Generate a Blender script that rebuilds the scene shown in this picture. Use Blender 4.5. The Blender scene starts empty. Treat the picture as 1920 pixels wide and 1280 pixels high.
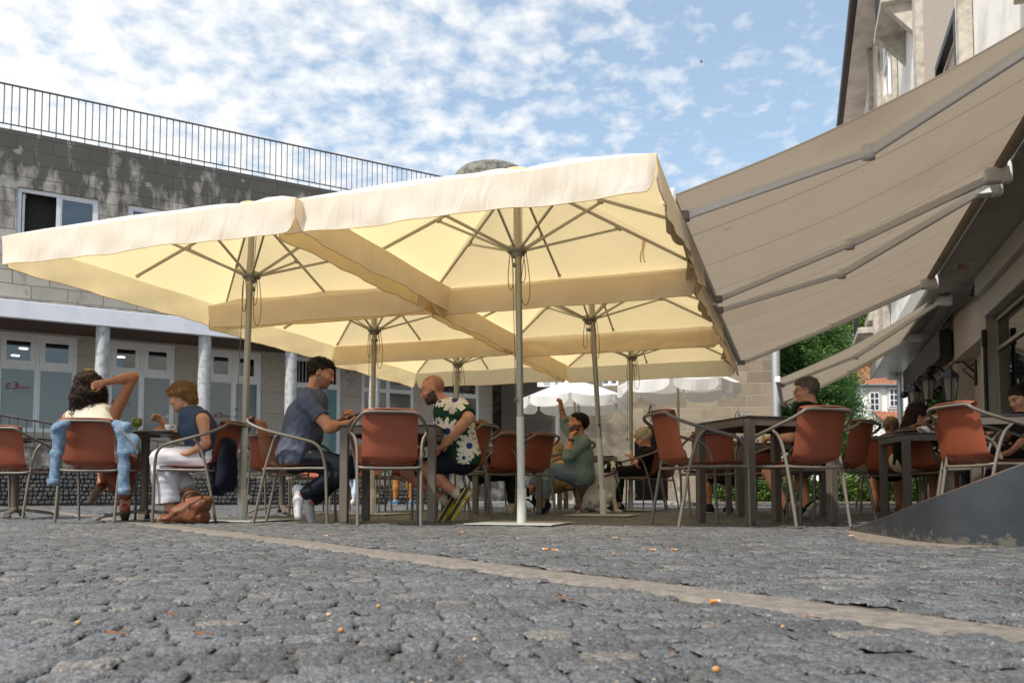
import bpy, math, random
import numpy as np
from mathutils import Vector, Matrix
random.seed(7); rng = np.random.default_rng(7)
R = math.radians
scene = bpy.context.scene
COL = scene.collection
# ---------------------------------------------------------------- camera
CAM_H = 0.24; FPX = 1560.0; PITCH = R(3.0)
cd = bpy.data.cameras.new("camera"); cam = bpy.data.objects.new("camera", cd); COL.objects.link(cam)
cam.location = (0, 0, CAM_H); cam.rotation_euler = (R(90) + PITCH, 0, 0)
cd.sensor_width = 36.0; cd.lens = 36.0 * FPX / 1920.0; cd.shift_y = 201.0 / 1920.0
cd.clip_start = 0.02; cd.clip_end = 3000
cd.dof.use_dof = True; cd.dof.focus_distance = 6.6; cd.dof.aperture_fstop = 8.0
scene.camera = cam
def W(px, py, Y):
    """point at depth Y seen at photo pixel (px, py)"""
    x = (px - 960) / FPX; yc = (841 - py) / FPX
    dy = math.cos(PITCH) - yc * math.sin(PITCH); dz = yc * math.cos(PITCH) + math.sin(PITCH)
    return Vector((x * Y / dy, Y, CAM_H + dz * Y / dy))
def GX(px, Y):
    return (px - 960) / FPX * Y
# ---------------------------------------------------------------- light
SUN_EL, SUN_AZ = R(54), R(224)      # azimuth clockwise from +Y: behind the camera, a little to the left
sundir = Vector((math.sin(SUN_AZ) * math.cos(SUN_EL), math.cos(SUN_AZ) * math.cos(SUN_EL), math.sin(SUN_EL)))
sl = bpy.data.lights.new("sun", 'SUN'); sl.energy = 3.6; sl.angle = R(4); sl.color = (1.0, 0.95, 0.87)
so = bpy.data.objects.new("sun", sl); COL.objects.link(so)
so.rotation_euler = (-sundir).to_track_quat('-Z', 'Y').to_euler(); so.location = (0, -5, 20)
scene.view_settings.view_transform = 'Standard'; scene.view_settings.look = 'None'
scene.view_settings.exposure = 0.5; scene.view_settings.gamma = 1.0
scene.cycles.max_bounces = 8; scene.cycles.transparent_max_bounces = 12
# ---------------------------------------------------------------- sky
world = bpy.data.worlds.new("World"); scene.world = world; world.use_nodes = True
wt = world.node_tree; wt.nodes.clear()
class NT:
    def __init__(s, t): s.t = t
    def n(s, typ, **kw):
        nd = s.t.nodes.new(typ)
        for k, v in kw.items():
            if k.startswith('i_'):
                key = k[2:]
                key = int(key) if key.isdigit() else key.replace('_', ' ')
                nd.inputs[key].default_value = v
            else: setattr(nd, k, v)
        return nd
    def l(s, a, b): s.t.links.new(a, b)
    def math(s, op, a, b=None, clamp=False):
        nd = s.t.nodes.new('ShaderNodeMath'); nd.operation = op; nd.use_clamp = clamp
        for i, v in enumerate((a, b)):
            if v is None: continue
            if isinstance(v, (int, float)): nd.inputs[i].default_value = v
            else: s.l(v, nd.inputs[i])
        return nd.outputs[0]
    def ramp(s, fac, stops, interp='LINEAR'):
        nd = s.t.nodes.new('ShaderNodeValToRGB'); nd.color_ramp.interpolation = interp
        els = nd.color_ramp.elements
        while len(els) < len(stops): els.new(0.5)
        for e, (p, c) in zip(els, stops):
            e.position = p; e.color = c if len(c) == 4 else (*c, 1)
        s.l(fac, nd.inputs[0]); return nd.outputs[0]
    def mix(s, fac, a, b, blend='MIX'):
        nd = s.t.nodes.new('ShaderNodeMix'); nd.data_type = 'RGBA'; nd.blend_type = blend
        for i, v in ((0, fac), (6, a), (7, b)):
            if isinstance(v, (int, float)): nd.inputs[i].default_value = v
            elif isinstance(v, tuple): nd.inputs[i].default_value = v if len(v) == 4 else (*v, 1)
            else: s.l(v, nd.inputs[i])
        return nd.outputs[2]
w = NT(wt)
tc = w.n('ShaderNodeTexCoord')
sep = w.n('ShaderNodeSeparateXYZ'); w.l(tc.outputs['Generated'], sep.inputs[0])
zc = w.math('MAXIMUM', sep.outputs[2], 0.03)
zz = w.math('ADD', zc, 0.22)
cx = w.math('DIVIDE', sep.outputs[0], zz); cy = w.math('DIVIDE', sep.outputs[1], zz)
cmb = w.n('ShaderNodeCombineXYZ'); w.l(cx, cmb.inputs[0]); w.l(cy, cmb.inputs[1])
n1 = w.n('ShaderNodeTexNoise', i_Scale=17.0, i_Detail=5.0, i_Roughness=0.55, i_Distortion=0.1); w.l(cmb.outputs[0], n1.inputs['Vector'])
n2 = w.n('ShaderNodeTexNoise', i_Scale=1.6, i_Detail=3.0); w.l(cmb.outputs[0], n2.inputs['Vector'])
bias = w.math('MULTIPLY', sep.outputs[0], -0.42)          # more cloud to the left
big = w.math('MULTIPLY', n2.outputs[0], 0.50)
val = w.math('ADD', w.math('ADD', n1.outputs[0], big), bias)
cloud = w.ramp(val, [(0.64, (0, 0, 0)), (0.95, (1, 1, 1))])
sky = w.n('ShaderNodeTexSky', sky_type='NISHITA', sun_disc=False, sun_elevation=SUN_EL, sun_rotation=SUN_AZ, altitude=100.0, air_density=1.0, dust_density=1.2, ozone_density=1.4)
skc = w.mix(1.0, sky.outputs[0], (0.200, 0.205, 0.185), 'MULTIPLY')
skc = w.mix(0.30, skc, (0.66, 0.78, 0.92))
n3 = w.n('ShaderNodeTexNoise', i_Scale=9.0, i_Detail=4.0); w.l(cmb.outputs[0], n3.inputs['Vector'])
ccol = w.ramp(n3.outputs[0], [(0.3, (0.90, 0.91, 0.92)), (0.60, (1.0, 0.99, 0.97))])
fin = w.mix(w.math('MULTIPLY', cloud, 0.9), skc, ccol)
bg = w.n('ShaderNodeBackground', i_Strength=0.80); w.l(fin, bg.inputs[0])
wo = w.n('ShaderNodeOutputWorld'); w.l(bg.outputs[0], wo.inputs[0])
# ---------------------------------------------------------------- materials
MATS = {}
def material(name, col, rough=0.6, metal=0.0, spec=0.5, noise=None, bump=None, trans=None, coords='Object', extra=None, coat=0.0):
    """noise=(scale, second colour, lo, hi[, detail]); bump=(scale, strength, distance); trans=(weight, colour)"""
    if name in MATS: return MATS[name]
    m = bpy.data.materials.new(name); m.use_nodes = True; t = m.node_tree; t.nodes.clear(); g = NT(t)
    out = g.n('ShaderNodeOutputMaterial'); p = g.n('ShaderNodeBsdfPrincipled')
    p.inputs['Base Color'].default_value = (*col, 1); p.inputs['Roughness'].default_value = rough
    p.inputs['Metallic'].default_value = metal; p.inputs['Specular IOR Level'].default_value = spec
    p.inputs['Coat Weight'].default_value = coat
    tcd = g.n('ShaderNodeTexCoord')
    vec = tcd.outputs[coords]
    colsock = None
    if noise:
        nn = g.n('ShaderNodeTexNoise', i_Scale=noise[0], i_Detail=noise[4] if len(noise) > 4 else 5.0, i_Roughness=0.6)
        g.l(vec, nn.inputs['Vector'])
        colsock = g.ramp(nn.outputs[0], [(noise[2], col), (noise[3], noise[1])])
    if extra: colsock = extra(g, vec, colsock, p) or colsock
    if colsock is not None: g.l(colsock, p.inputs['Base Color'])
    if bump:
        bn = g.n('ShaderNodeTexNoise', i_Scale=bump[0], i_Detail=4.0); g.l(vec, bn.inputs['Vector'])
        b = g.n('ShaderNodeBump', i_Strength=bump[1], i_Distance=bump[2]); g.l(bn.outputs[0], b.inputs['Height'])
        if p.inputs['Normal'].is_linked:
            g.l(p.inputs['Normal'].links[0].from_socket, b.inputs['Normal'])
        g.l(b.outputs[0], p.inputs['Normal'])
    if trans:
        tr = g.n('ShaderNodeBsdfTranslucent'); tr.inputs[0].default_value = (*trans[1], 1)
        if len(trans) > 2 and colsock is not None: g.l(g.mix(1.0, colsock, trans[1], 'MULTIPLY'), tr.inputs[0])
        mx = g.n('ShaderNodeMixShader', i_Fac=trans[0]); g.l(p.outputs[0], mx.inputs[1]); g.l(tr.outputs[0], mx.inputs[2])
        g.l(mx.outputs[0], out.inputs[0])
    else: g.l(p.outputs[0], out.inputs[0])
    MATS[name] = m; return m
# ---------------------------------------------------------------- mesh builder
def unit(v): v = Vector(v); return v.normalized()
class MB:
    def __init__(s, M=None): s.v = []; s.f = []; s.mi = []; s.M = M; s.cur = 0; s.sm = []; s.smooth = False
    def add(s, vs, fs, smooth=None):
        o = len(s.v)
        for p in vs: s.v.append(tuple(s.M @ Vector(p)) if s.M is not None else tuple(p))
        for f in fs: s.f.append(tuple(i + o for i in f)); s.mi.append(s.cur); s.sm.append(s.smooth if smooth is None else smooth)
        return s
    def box(s, x0, x1, y0, y1, z0, z1, bev=0.0):
        if bev > 0:
            b = min(bev, (x1-x0)*.45, (y1-y0)*.45, (z1-z0)*.45)
            vs = []; idx = {}
            for ix, (X, sx) in enumerate(((x0, 1), (x1, -1))):
                for iy, (Y, sy) in enumerate(((y0, 1), (y1, -1))):
                    for iz, (Z, sz) in enumerate(((z0, 1), (z1, -1))):
                        for a in range(3):
                            p = [X + sx*b, Y + sy*b, Z + sz*b]; p[a] = (X, Y, Z)[a]
                            idx[(ix, iy, iz, a)] = len(vs); vs.append(p)
            F = []
            def q(a, b_, c, d): F.append((a, b_, c, d))
            I = idx
            for k in (0, 1):
                f = [I[(k, 0, 0, 0)], I[(k, 1, 0, 0)], I[(k, 1, 1, 0)], I[(k, 0, 1, 0)]]; F.append(tuple(f if k else f[::-1]))
                f = [I[(0, k, 0, 1)], I[(1, k, 0, 1)], I[(1, k, 1, 1)], I[(0, k, 1, 1)]]; F.append(tuple(f[::-1] if k else f))
                f = [I[(0, 0, k, 2)], I[(1, 0, k, 2)], I[(1, 1, k, 2)], I[(0, 1, k, 2)]]; F.append(tuple(f if k else f[::-1]))
            for i in (0, 1):
                for j in (0, 1):
                    F.append((I[(i, j, 0, 0)], I[(i, j, 0, 1)], I[(i, j, 1, 1)], I[(i, j, 1, 0)]))
                    F.append((I[(i, 0, j, 0)], I[(i, 0, j, 2)], I[(i, 1, j, 2)], I[(i, 1, j, 0)]))
                    F.append((I[(0, i, j, 1)], I[(0, i, j, 2)], I[(1, i, j, 2)], I[(1, i, j, 1)]))
                    for k in (0, 1): F.append((I[(i, j, k, 0)], I[(i, j, k, 1)], I[(i, j, k, 2)]))
            return s.add(vs, F)
        vs = [(x0,y0,z0),(x1,y0,z0),(x1,y1,z0),(x0,y1,z0),(x0,y0,z1),(x1,y0,z1),(x1,y1,z1),(x0,y1,z1)]
        return s.add(vs, [(0,3,2,1),(4,5,6,7),(0,1,5,4),(1,2,6,5),(2,3,7,6),(3,0,4,7)])
    def tube(s, pts, r, n=8, caps=True, closed=False, flat=None):
        pts = [Vector(p) for p in pts]; m = len(pts)
        rs = r if isinstance(r, (list, tuple)) else [r] * m
        T = []
        for i in range(m):
            a = pts[(i-1) % m] if (closed or i > 0) else pts[i]; b = pts[(i+1) % m] if (closed or i < m-1) else pts[i]
            T.append((b - a).normalized())
        up = Vector((0, 0, 1)) if abs(T[0].z) < 0.9 else Vector((1, 0, 0))
        N = (up - T[0] * up.dot(T[0])).normalized(); vs = []
        for i in range(m):
            N = (N - T[i] * N.dot(T[i]));
            N = N.normalized() if N.length > 1e-6 else Vector((1, 0, 0))
            B = T[i].cross(N)
            for k in range(n):
                a = 2*math.pi*k/n
                vs.append(pts[i] + (N*math.cos(a)*(flat or 1) + B*math.sin(a)) * rs[i])
        fs = []
        for i in range(m if closed else m-1):
            j = (i+1) % m
            for k in range(n): fs.append((i*n+k, i*n+(k+1) % n, j*n+(k+1) % n, j*n+k))
        s.add(vs, fs, True)
        if caps and not closed:
            s.add([vs[k] for k in range(n)], [tuple(range(n))[::-1]], False)
            s.add([vs[(m-1)*n+k] for k in range(n)], [tuple(range(n))], False)
        return s
    def lathe(s, prof, c=(0,0,0), n=24, smooth=True):
        vs = []; m = len(prof)
        for (r, z) in prof:
            for k in range(n):
                a = 2*math.pi*k/n; vs.append((c[0]+r*math.cos(a), c[1]+r*math.sin(a), c[2]+z))
        fs = []
        for i in range(m-1):
            for k in range(n): fs.append((i*n+k, i*n+(k+1) % n, (i+1)*n+(k+1) % n, (i+1)*n+k))
        s.add(vs, fs, smooth)
        if prof[0][0] > 1e-4: s.add(vs[:n], [tuple(range(n))[::-1]], False)
        if prof[-1][0] > 1e-4: s.add(vs[-n:], [tuple(range(n))], False)
        return s
    def prism(s, poly, z0, z1):
        n = len(poly); vs = [(x, y, z0) for x, y in poly] + [(x, y, z1) for x, y in poly]
        return s.add(vs, [tuple(range(n))[::-1], tuple(range(n, 2*n))] + [(i, (i+1) % n, n+(i+1) % n, n+i) for i in range(n)])
    def bar(s, a, b, w, h, up=(0,0,1), bev=0.0):
        """rectangular bar from a to b"""
        a = Vector(a); b = Vector(b); T = (b-a).normalized(); up = Vector(up)
        X = T.cross(up).normalized(); Z = X.cross(T)
        old = s.M; L = (b-a).length
        Mx = Matrix(((X.x, T.x, Z.x, a.x), (X.y, T.y, Z.y, a.y), (X.z, T.z, Z.z, a.z), (0,0,0,1)))
        s.M = (old @ Mx) if old is not None else Mx
        s.box(-w/2, w/2, 0, L, -h/2, h/2, bev); s.M = old; return s
    def sheet(s, grid, thick=0.0, smooth=True, closed=False):
        """grid: rows of points; optional thickness along the normal"""
        rws = len(grid); cs = len(grid[0]); P = [[Vector(p) for p in r] for r in grid]
        vs = [p for r in P for p in r]; fs = []
        for i in range(rws-1):
            for j in range(cs-1): fs.append((i*cs+j, i*cs+j+1, (i+1)*cs+j+1, (i+1)*cs+j))
        if thick <= 0: return s.add(vs, fs, smooth)
        nv = [Vector((0,0,0)) for _ in vs]
        for f in fs:
            nn = (vs[f[1]]-vs[f[0]]).cross(vs[f[3]]-vs[f[0]]) + (vs[f[3]]-vs[f[2]]).cross(vs[f[1]]-vs[f[2]])
            for i in f: nv[i] = nv[i] + nn
        v2 = [p + (q.normalized() * thick if q.length > 0 else q) for p, q in zip(vs, nv)]
        n = len(vs); allv = vs + v2
        F = [tuple(reversed(f)) for f in fs] + [tuple(i+n for i in f) for f in fs]
        s.add(allv, F, smooth)
        edge = [j for j in range(cs)] + [i*cs+cs-1 for i in range(1, rws)] + [(rws-1)*cs+j for j in range(cs-2, -1, -1)] + [i*cs for i in range(rws-2, 0, -1)]
        ev = [allv[i] for i in edge] + [allv[i+n] for i in edge]; m = len(edge)
        return s.add(ev, [(i, (i+1) % m, m+(i+1) % m, m+i) for i in range(m)], False)
    def build(s, name, mat, parent=None, world=True):
        me = bpy.data.meshes.new(name)
        off = Vector((0,0,0))
        if parent is not None and world:
            q = parent
            while q is not None: off = off + q.location; q = q.parent
        vs = s.v if off.length == 0 else [(x-off.x, y-off.y, z-off.z) for x, y, z in s.v]
        me.from_pydata(vs, [], s.f)
        ms = mat if isinstance(mat, (list, tuple)) else [mat]
        for m in ms: me.materials.append(m)
        me.polygons.foreach_set('use_smooth', s.sm)
        if len(ms) > 1: me.polygons.foreach_set('material_index', s.mi)
        me.update()
        o = bpy.data.objects.new(name, me); COL.objects.link(o)
        if parent is not None: o.parent = parent
        return o
def tag(o, label=None, cat=None, group=None, kind=None):
    if label: o['label'] = label
    if cat: o['category'] = cat
    if group: o['group'] = group
    if kind: o['kind'] = kind
    return o
def thing(name, label, cat, loc=(0,0,0), rz=0.0, group=None):
    o = bpy.data.objects.new(name, None); COL.objects.link(o); o.location = loc; o.rotation_euler = (0, 0, rz)
    o.empty_display_size = 0.1
    return tag(o, label, cat, group)
def copy_tree(o, parent=None):
    c = o.copy(); COL.objects.link(c); c.parent = parent
    for ch in [k for k in o.children]: copy_tree(ch, c)
    return c
def frameM(o, X, Y):
    """matrix with local x along X, local y along Y (2-D unit vectors), z up, origin o"""
    return Matrix(((X[0], Y[0], 0, o[0]), (X[1], Y[1], 0, o[1]), (0, 0, 1, o[2] if len(o) > 2 else 0), (0, 0, 0, 1)))
ANG = R(19); U2 = (math.sin(ANG), math.cos(ANG)); V2 = (math.cos(ANG), -math.sin(ANG))
def AS(a, s, h=0.0): return Vector((a*U2[0] + s*V2[0], a*U2[1] + s*V2[1], h))
# ================================================================ setting materials
def stone_extra(scale_w, scale_h, mortar=(0.16,0.15,0.14), msize=0.012, tone=0.35, stains=None, vec_rot=None, offs=0.5, streak=None):
    def ex(g, vec, col, p):
        mp = g.n('ShaderNodeMapping'); g.l(vec, mp.inputs[0])
        br = g.n('ShaderNodeTexBrick', offset=offs, i_Scale=1.0, i_Mortar_Size=msize, i_Mortar_Smooth=0.3, i_Bias=0.0, i_Brick_Width=scale_w, i_Row_Height=scale_h)
        br.inputs['Color1'].default_value = (0.3,0.3,0.3,1); br.inputs['Color2'].default_value = (1,1,1,1); br.inputs['Mortar'].default_value = (0.5,0.5,0.5,1)
        sx = g.n('ShaderNodeSeparateXYZ'); g.l(mp.outputs[0], sx.inputs[0])
        cb = g.n('ShaderNodeCombineXYZ'); g.l(sx.outputs[0], cb.inputs[0]); g.l(sx.outputs[2], cb.inputs[1])
        wn = g.n('ShaderNodeTexNoise', i_Scale=3.0, i_Detail=2.0); g.l(vec, wn.inputs['Vector'])
        wm = g.n('ShaderNodeVectorMath', operation='SCALE'); wm.inputs['Scale'].default_value = 0.045; g.l(wn.outputs['Color'], wm.inputs[0])
        wa = g.n('ShaderNodeVectorMath', operation='ADD'); g.l(cb.outputs[0], wa.inputs[0]); g.l(wm.outputs[0], wa.inputs[1])
        g.l(wa.outputs[0], br.inputs['Vector'])
        c = g.mix(tone, col, br.outputs['Color'], 'MULTIPLY')
        sp = g.n('ShaderNodeTexNoise', i_Scale=140.0, i_Detail=2.0); g.l(vec, sp.inputs['Vector'])
        c = g.mix(0.35, c, g.ramp(sp.outputs[0], [(0.3,(0.35,0.35,0.35)),(0.7,(1.25,1.25,1.25))]), 'MULTIPLY')
        c = g.mix(br.outputs['Fac'], c, mortar)
        if stains: c = stains(g, vec, c, sx)
        b = g.n('ShaderNodeBump', i_Strength=0.6, i_Distance=0.02); inv = g.math('SUBTRACT', 1.0, br.outputs['Fac']); g.l(inv, b.inputs['Height']); g.l(b.outputs[0], p.inputs['Normal'])
        return c
    return ex
def weather(top, depth, strength=1.0, dark=(0.055,0.050,0.045)):
    """black lichen and run-off streaks that thin out downwards from height `top`"""
    def st(g, vec, c, sx):
        n = g.n('ShaderNodeTexNoise', i_Scale=1.0, i_Detail=8.0, i_Roughness=0.65)
        mp = g.n('ShaderNodeMapping'); mp.inputs['Scale'].default_value = (2.6, 2.6, 0.9); g.l(vec, mp.inputs[0]); g.l(mp.outputs[0], n.inputs['Vector'])
        h = g.n('ShaderNodeMapRange', i_From_Min=top-depth, i_From_Max=top); g.l(sx.outputs[2], h.inputs[0])
        s = g.math('ADD', n.outputs[0], g.math('MULTIPLY', h.outputs[0], 0.34))
        m = g.ramp(s, [(0.60,(0,0,0)),(0.76,(1,1,1))])
        c = g.mix(g.math('MULTIPLY', m, 0.88*strength), c, dark)
        n2 = g.n('ShaderNodeTexNoise', i_Scale=2.4, i_Detail=6.0); g.l(vec, n2.inputs['Vector'])
        l2 = g.ramp(n2.outputs[0], [(0.63,(0,0,0)),(0.67,(1,1,1))])
        return g.mix(g.math('MULTIPLY', l2, 0.6), c, (0.42,0.41,0.37))
    return st
M_GROUT = material('joint_sand', (0.105,0.09,0.075), 0.95, noise=(18,(0.05,0.045,0.04),0.3,0.7))
def sett_extra(g, vec, col, p):
    at = g.n('ShaderNodeAttribute', attribute_name='tone')
    c = g.ramp(at.outputs['Fac'], [(0.0,(0.064,0.065,0.068)),(0.5,(0.094,0.097,0.101)),(0.9,(0.128,0.132,0.137)),(1.0,(0.155,0.142,0.13))])
    n = g.n('ShaderNodeTexNoise', i_Scale=95.0, i_Detail=5.0, i_Roughness=0.75); g.l(vec, n.inputs['Vector'])
    c = g.mix(0.9, c, g.ramp(n.outputs[0], [(0.34,(0.38,0.37,0.37)),(0.5,(1,1,1)),(0.66,(1.8,1.85,1.9))]), 'MULTIPLY')
    sz = g.n('ShaderNodeSeparateXYZ'); g.l(vec, sz.inputs[0]); dz = g.n('ShaderNodeMapRange', i_From_Min=-.0068, i_From_Max=-.0105); g.l(sz.outputs[2], dz.inputs[0])
    c = g.mix(g.math('MULTIPLY', dz.outputs[0], .85), c, (.085,.064,.046))
    n9 = g.n('ShaderNodeTexNoise', i_Scale=330.0, i_Detail=2.0); g.l(vec, n9.inputs['Vector']); c = g.mix(.6, c, g.ramp(n9.outputs[0], [(.36,(.45,.45,.45)),(.5,(1,1,1)),(.64,(1.9,1.9,1.95))]), 'MULTIPLY')
    n2 = g.n('ShaderNodeTexNoise', i_Scale=1.7, i_Detail=4.0); g.l(vec, n2.inputs['Vector'])
    c = g.mix(0.5, c, g.ramp(n2.outputs[0], [(0.35,(0.72,0.70,0.68)),(0.62,(1.12,1.12,1.12))]), 'MULTIPLY')
    n3 = g.n('ShaderNodeTexNoise', i_Scale=38.0, i_Detail=3.0); g.l(vec, n3.inputs['Vector'])
    return g.mix(g.math('MULTIPLY', g.ramp(n3.outputs[0], [(0.62,(0,0,0)),(0.72,(1,1,1))]), 0.5), c, (0.20,0.155,0.11))
M_SETT = material('grey_sett_stone', (0.15,0.15,0.16), 0.62, spec=0.5, bump=(110,1.0,0.010), extra=sett_extra)
M_FAR = material('far_setts', (0.15,0.155,0.16), 0.8, noise=(7,(0.21,0.21,0.205),0.35,0.7), bump=(25,0.5,0.02))
M_STRIP = material('worn_granite', (0.225,0.195,0.165), 0.9, noise=(26,(0.125,0.108,0.092),0.38,0.68,8.0), bump=(110,0.9,0.008))
M_APRON = material('worn_concrete', (0.21,0.175,0.135), 0.95, noise=(30,(0.10,0.082,0.065),0.40,0.62,8.0), bump=(60,0.5,0.008))
M_BLOCK = material('granite_block_wall', (0.62,0.57,0.50), 0.9, noise=(1.3,(0.45,0.41,0.35),0.35,0.7), extra=stone_extra(0.74,0.31,stains=weather(8.5,3.4),tone=0.30,mortar=(0.22,0.20,0.18)))
M_WARM = material('warm_granite_wall', (0.37,0.30,0.215), 0.9, noise=(1.6,(0.27,0.225,0.17),0.3,0.7), extra=stone_extra(0.9,0.36,mortar=(0.36,0.30,0.23),tone=0.5,msize=0.014))
def dark_stain(g, vec, c, sx):
    n = g.n('ShaderNodeTexNoise', i_Scale=1.2, i_Detail=8.0, i_Roughness=0.65); g.l(vec, n.inputs['Vector'])
    a = g.n('ShaderNodeMapRange', i_From_Min=5.2, i_From_Max=1.2); g.l(sx.outputs[0], a.inputs[0])
    s = g.math('ADD', n.outputs[0], g.math('MULTIPLY', a.outputs[0], 0.42))
    return g.mix(g.math('MULTIPLY', g.ramp(s, [(0.58,(0,0,0)),(0.8,(1,1,1))]), 0.9), c, (0.075,0.064,0.052))
M_WARMD = material('stained_granite_wall', (0.37,0.30,0.215), 0.9, noise=(1.6,(0.27,0.225,0.17),0.3,0.7), extra=stone_extra(0.9,0.36,mortar=(0.33,0.28,0.22),tone=0.5,msize=0.014,stains=dark_stain))
M_PANEL = material('speckled_granite_cladding', (0.60,0.535,0.46), 0.85, noise=(45,(0.41,0.365,0.31),0.4,0.62), extra=stone_extra(1.2,0.62,mortar=(0.2,0.18,0.16),msize=0.005,tone=0.12))
M_CONC = material('stained_concrete', (0.27,0.255,0.23), 0.9, noise=(3.2,(0.06,0.056,0.05),0.40,0.58,8.0), bump=(20,0.3,0.02))
M_COL = material('painted_column', (0.50,0.50,0.50), 0.7, noise=(9,(0.30,0.31,0.32),0.45,0.62,8.0), bump=(30,0.2,0.01))
M_WHITE = material('white_painted_metal', (0.84,0.84,0.86), 0.45, noise=(3,(0.76,0.76,0.78),0.4,0.7))
M_FASCIA = material('white_painted_fascia', (0.80,0.80,0.86), 0.6, noise=(2.5,(0.70,0.70,0.76),0.45,0.7))
M_SOFWOOD = material('brown_board_soffit', (0.105,0.05,0.028), 0.6, noise=(6,(0.07,0.035,0.02),0.4,0.6))
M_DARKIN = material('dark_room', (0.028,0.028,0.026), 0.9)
M_IRON = material('rusty_grey_iron', (0.095,0.095,0.105), 0.6, noise=(7,(0.17,0.085,0.05),0.52,0.62))
M_IRON2 = material('dark_iron', (0.045,0.04,0.036), 0.6, noise=(9,(0.09,0.055,0.035),0.5,0.65))
M_LICH = material('lichen_covered_stone', (0.22,0.21,0.175), 0.95, noise=(4.5,(0.09,0.09,0.08),0.42,0.58,8.0), bump=(20,0.5,0.03))
M_TAR = material('silver_galvanised', (0.50,0.52,0.54), 0.45, metal=0.6)
M_BLACK = material('black_metal', (0.012,0.012,0.013), 0.45)
def glass_mat(name, tint, refl=1.0, opac=0.0, rough=0.02, col=(0.02,0.02,0.02)):
    m = bpy.data.materials.new(name); m.use_nodes = True; t = m.node_tree; t.nodes.clear(); g = NT(t)
    out = g.n('ShaderNodeOutputMaterial'); tr = g.n('ShaderNodeBsdfTransparent'); tr.inputs[0].default_value = (*tint, 1)
    df = g.n('ShaderNodeBsdfDiffuse'); df.inputs[0].default_value = (*col, 1)
    m1 = g.n('ShaderNodeMixShader', i_Fac=opac); g.l(tr.outputs[0], m1.inputs[1]); g.l(df.outputs[0], m1.inputs[2])
    gl = g.n('ShaderNodeBsdfGlossy', i_Roughness=rough)
    fr = g.n('ShaderNodeFresnel', i_IOR=1.5); fm = g.math('ADD', g.math('MULTIPLY', fr.outputs[0], refl), 0.03)
    m2 = g.n('ShaderNodeMixShader'); g.l(fm, m2.inputs[0]); g.l(m1.outputs[0], m2.inputs[1]); g.l(gl.outputs[0], m2.inputs[2])
    g.l(m2.outputs[0], out.inputs[0]); MATS[name] = m; return m
M_GLASS = glass_mat('window_glass', (0.75,0.78,0.80), 1.6)
M_GLASSSKY = glass_mat('sky_reflecting_glass', (0.3,0.35,0.4), 3.2, 0.5, 0.02, (0.03,0.05,0.09))
M_FROST = glass_mat('frosted_window_film', (0.4,0.45,0.46), 1.1, 0.82, 0.05, (0.23,0.27,0.285))
M_FROST2 = glass_mat('pale_blue_window_film', (0.4,0.45,0.46), 1.1, 0.85, 0.05, (0.20,0.34,0.37))
def emis(name, col, s):
    m = bpy.data.materials.new(name); m.use_nodes = True; t = m.node_tree; t.nodes.clear(); g = NT(t)
    out = g.n('ShaderNodeOutputMaterial'); e = g.n('ShaderNodeEmission', i_Strength=s); e.inputs[0].default_value = (*col, 1); g.l(e.outputs[0], out.inputs[0]); return m
M_LAMP = emis('ceiling_lamp_light', (1.0,0.86,0.68), 5.0)
M_RED = material('red_lettering', (0.33,0.03,0.025), 0.5)
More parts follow.
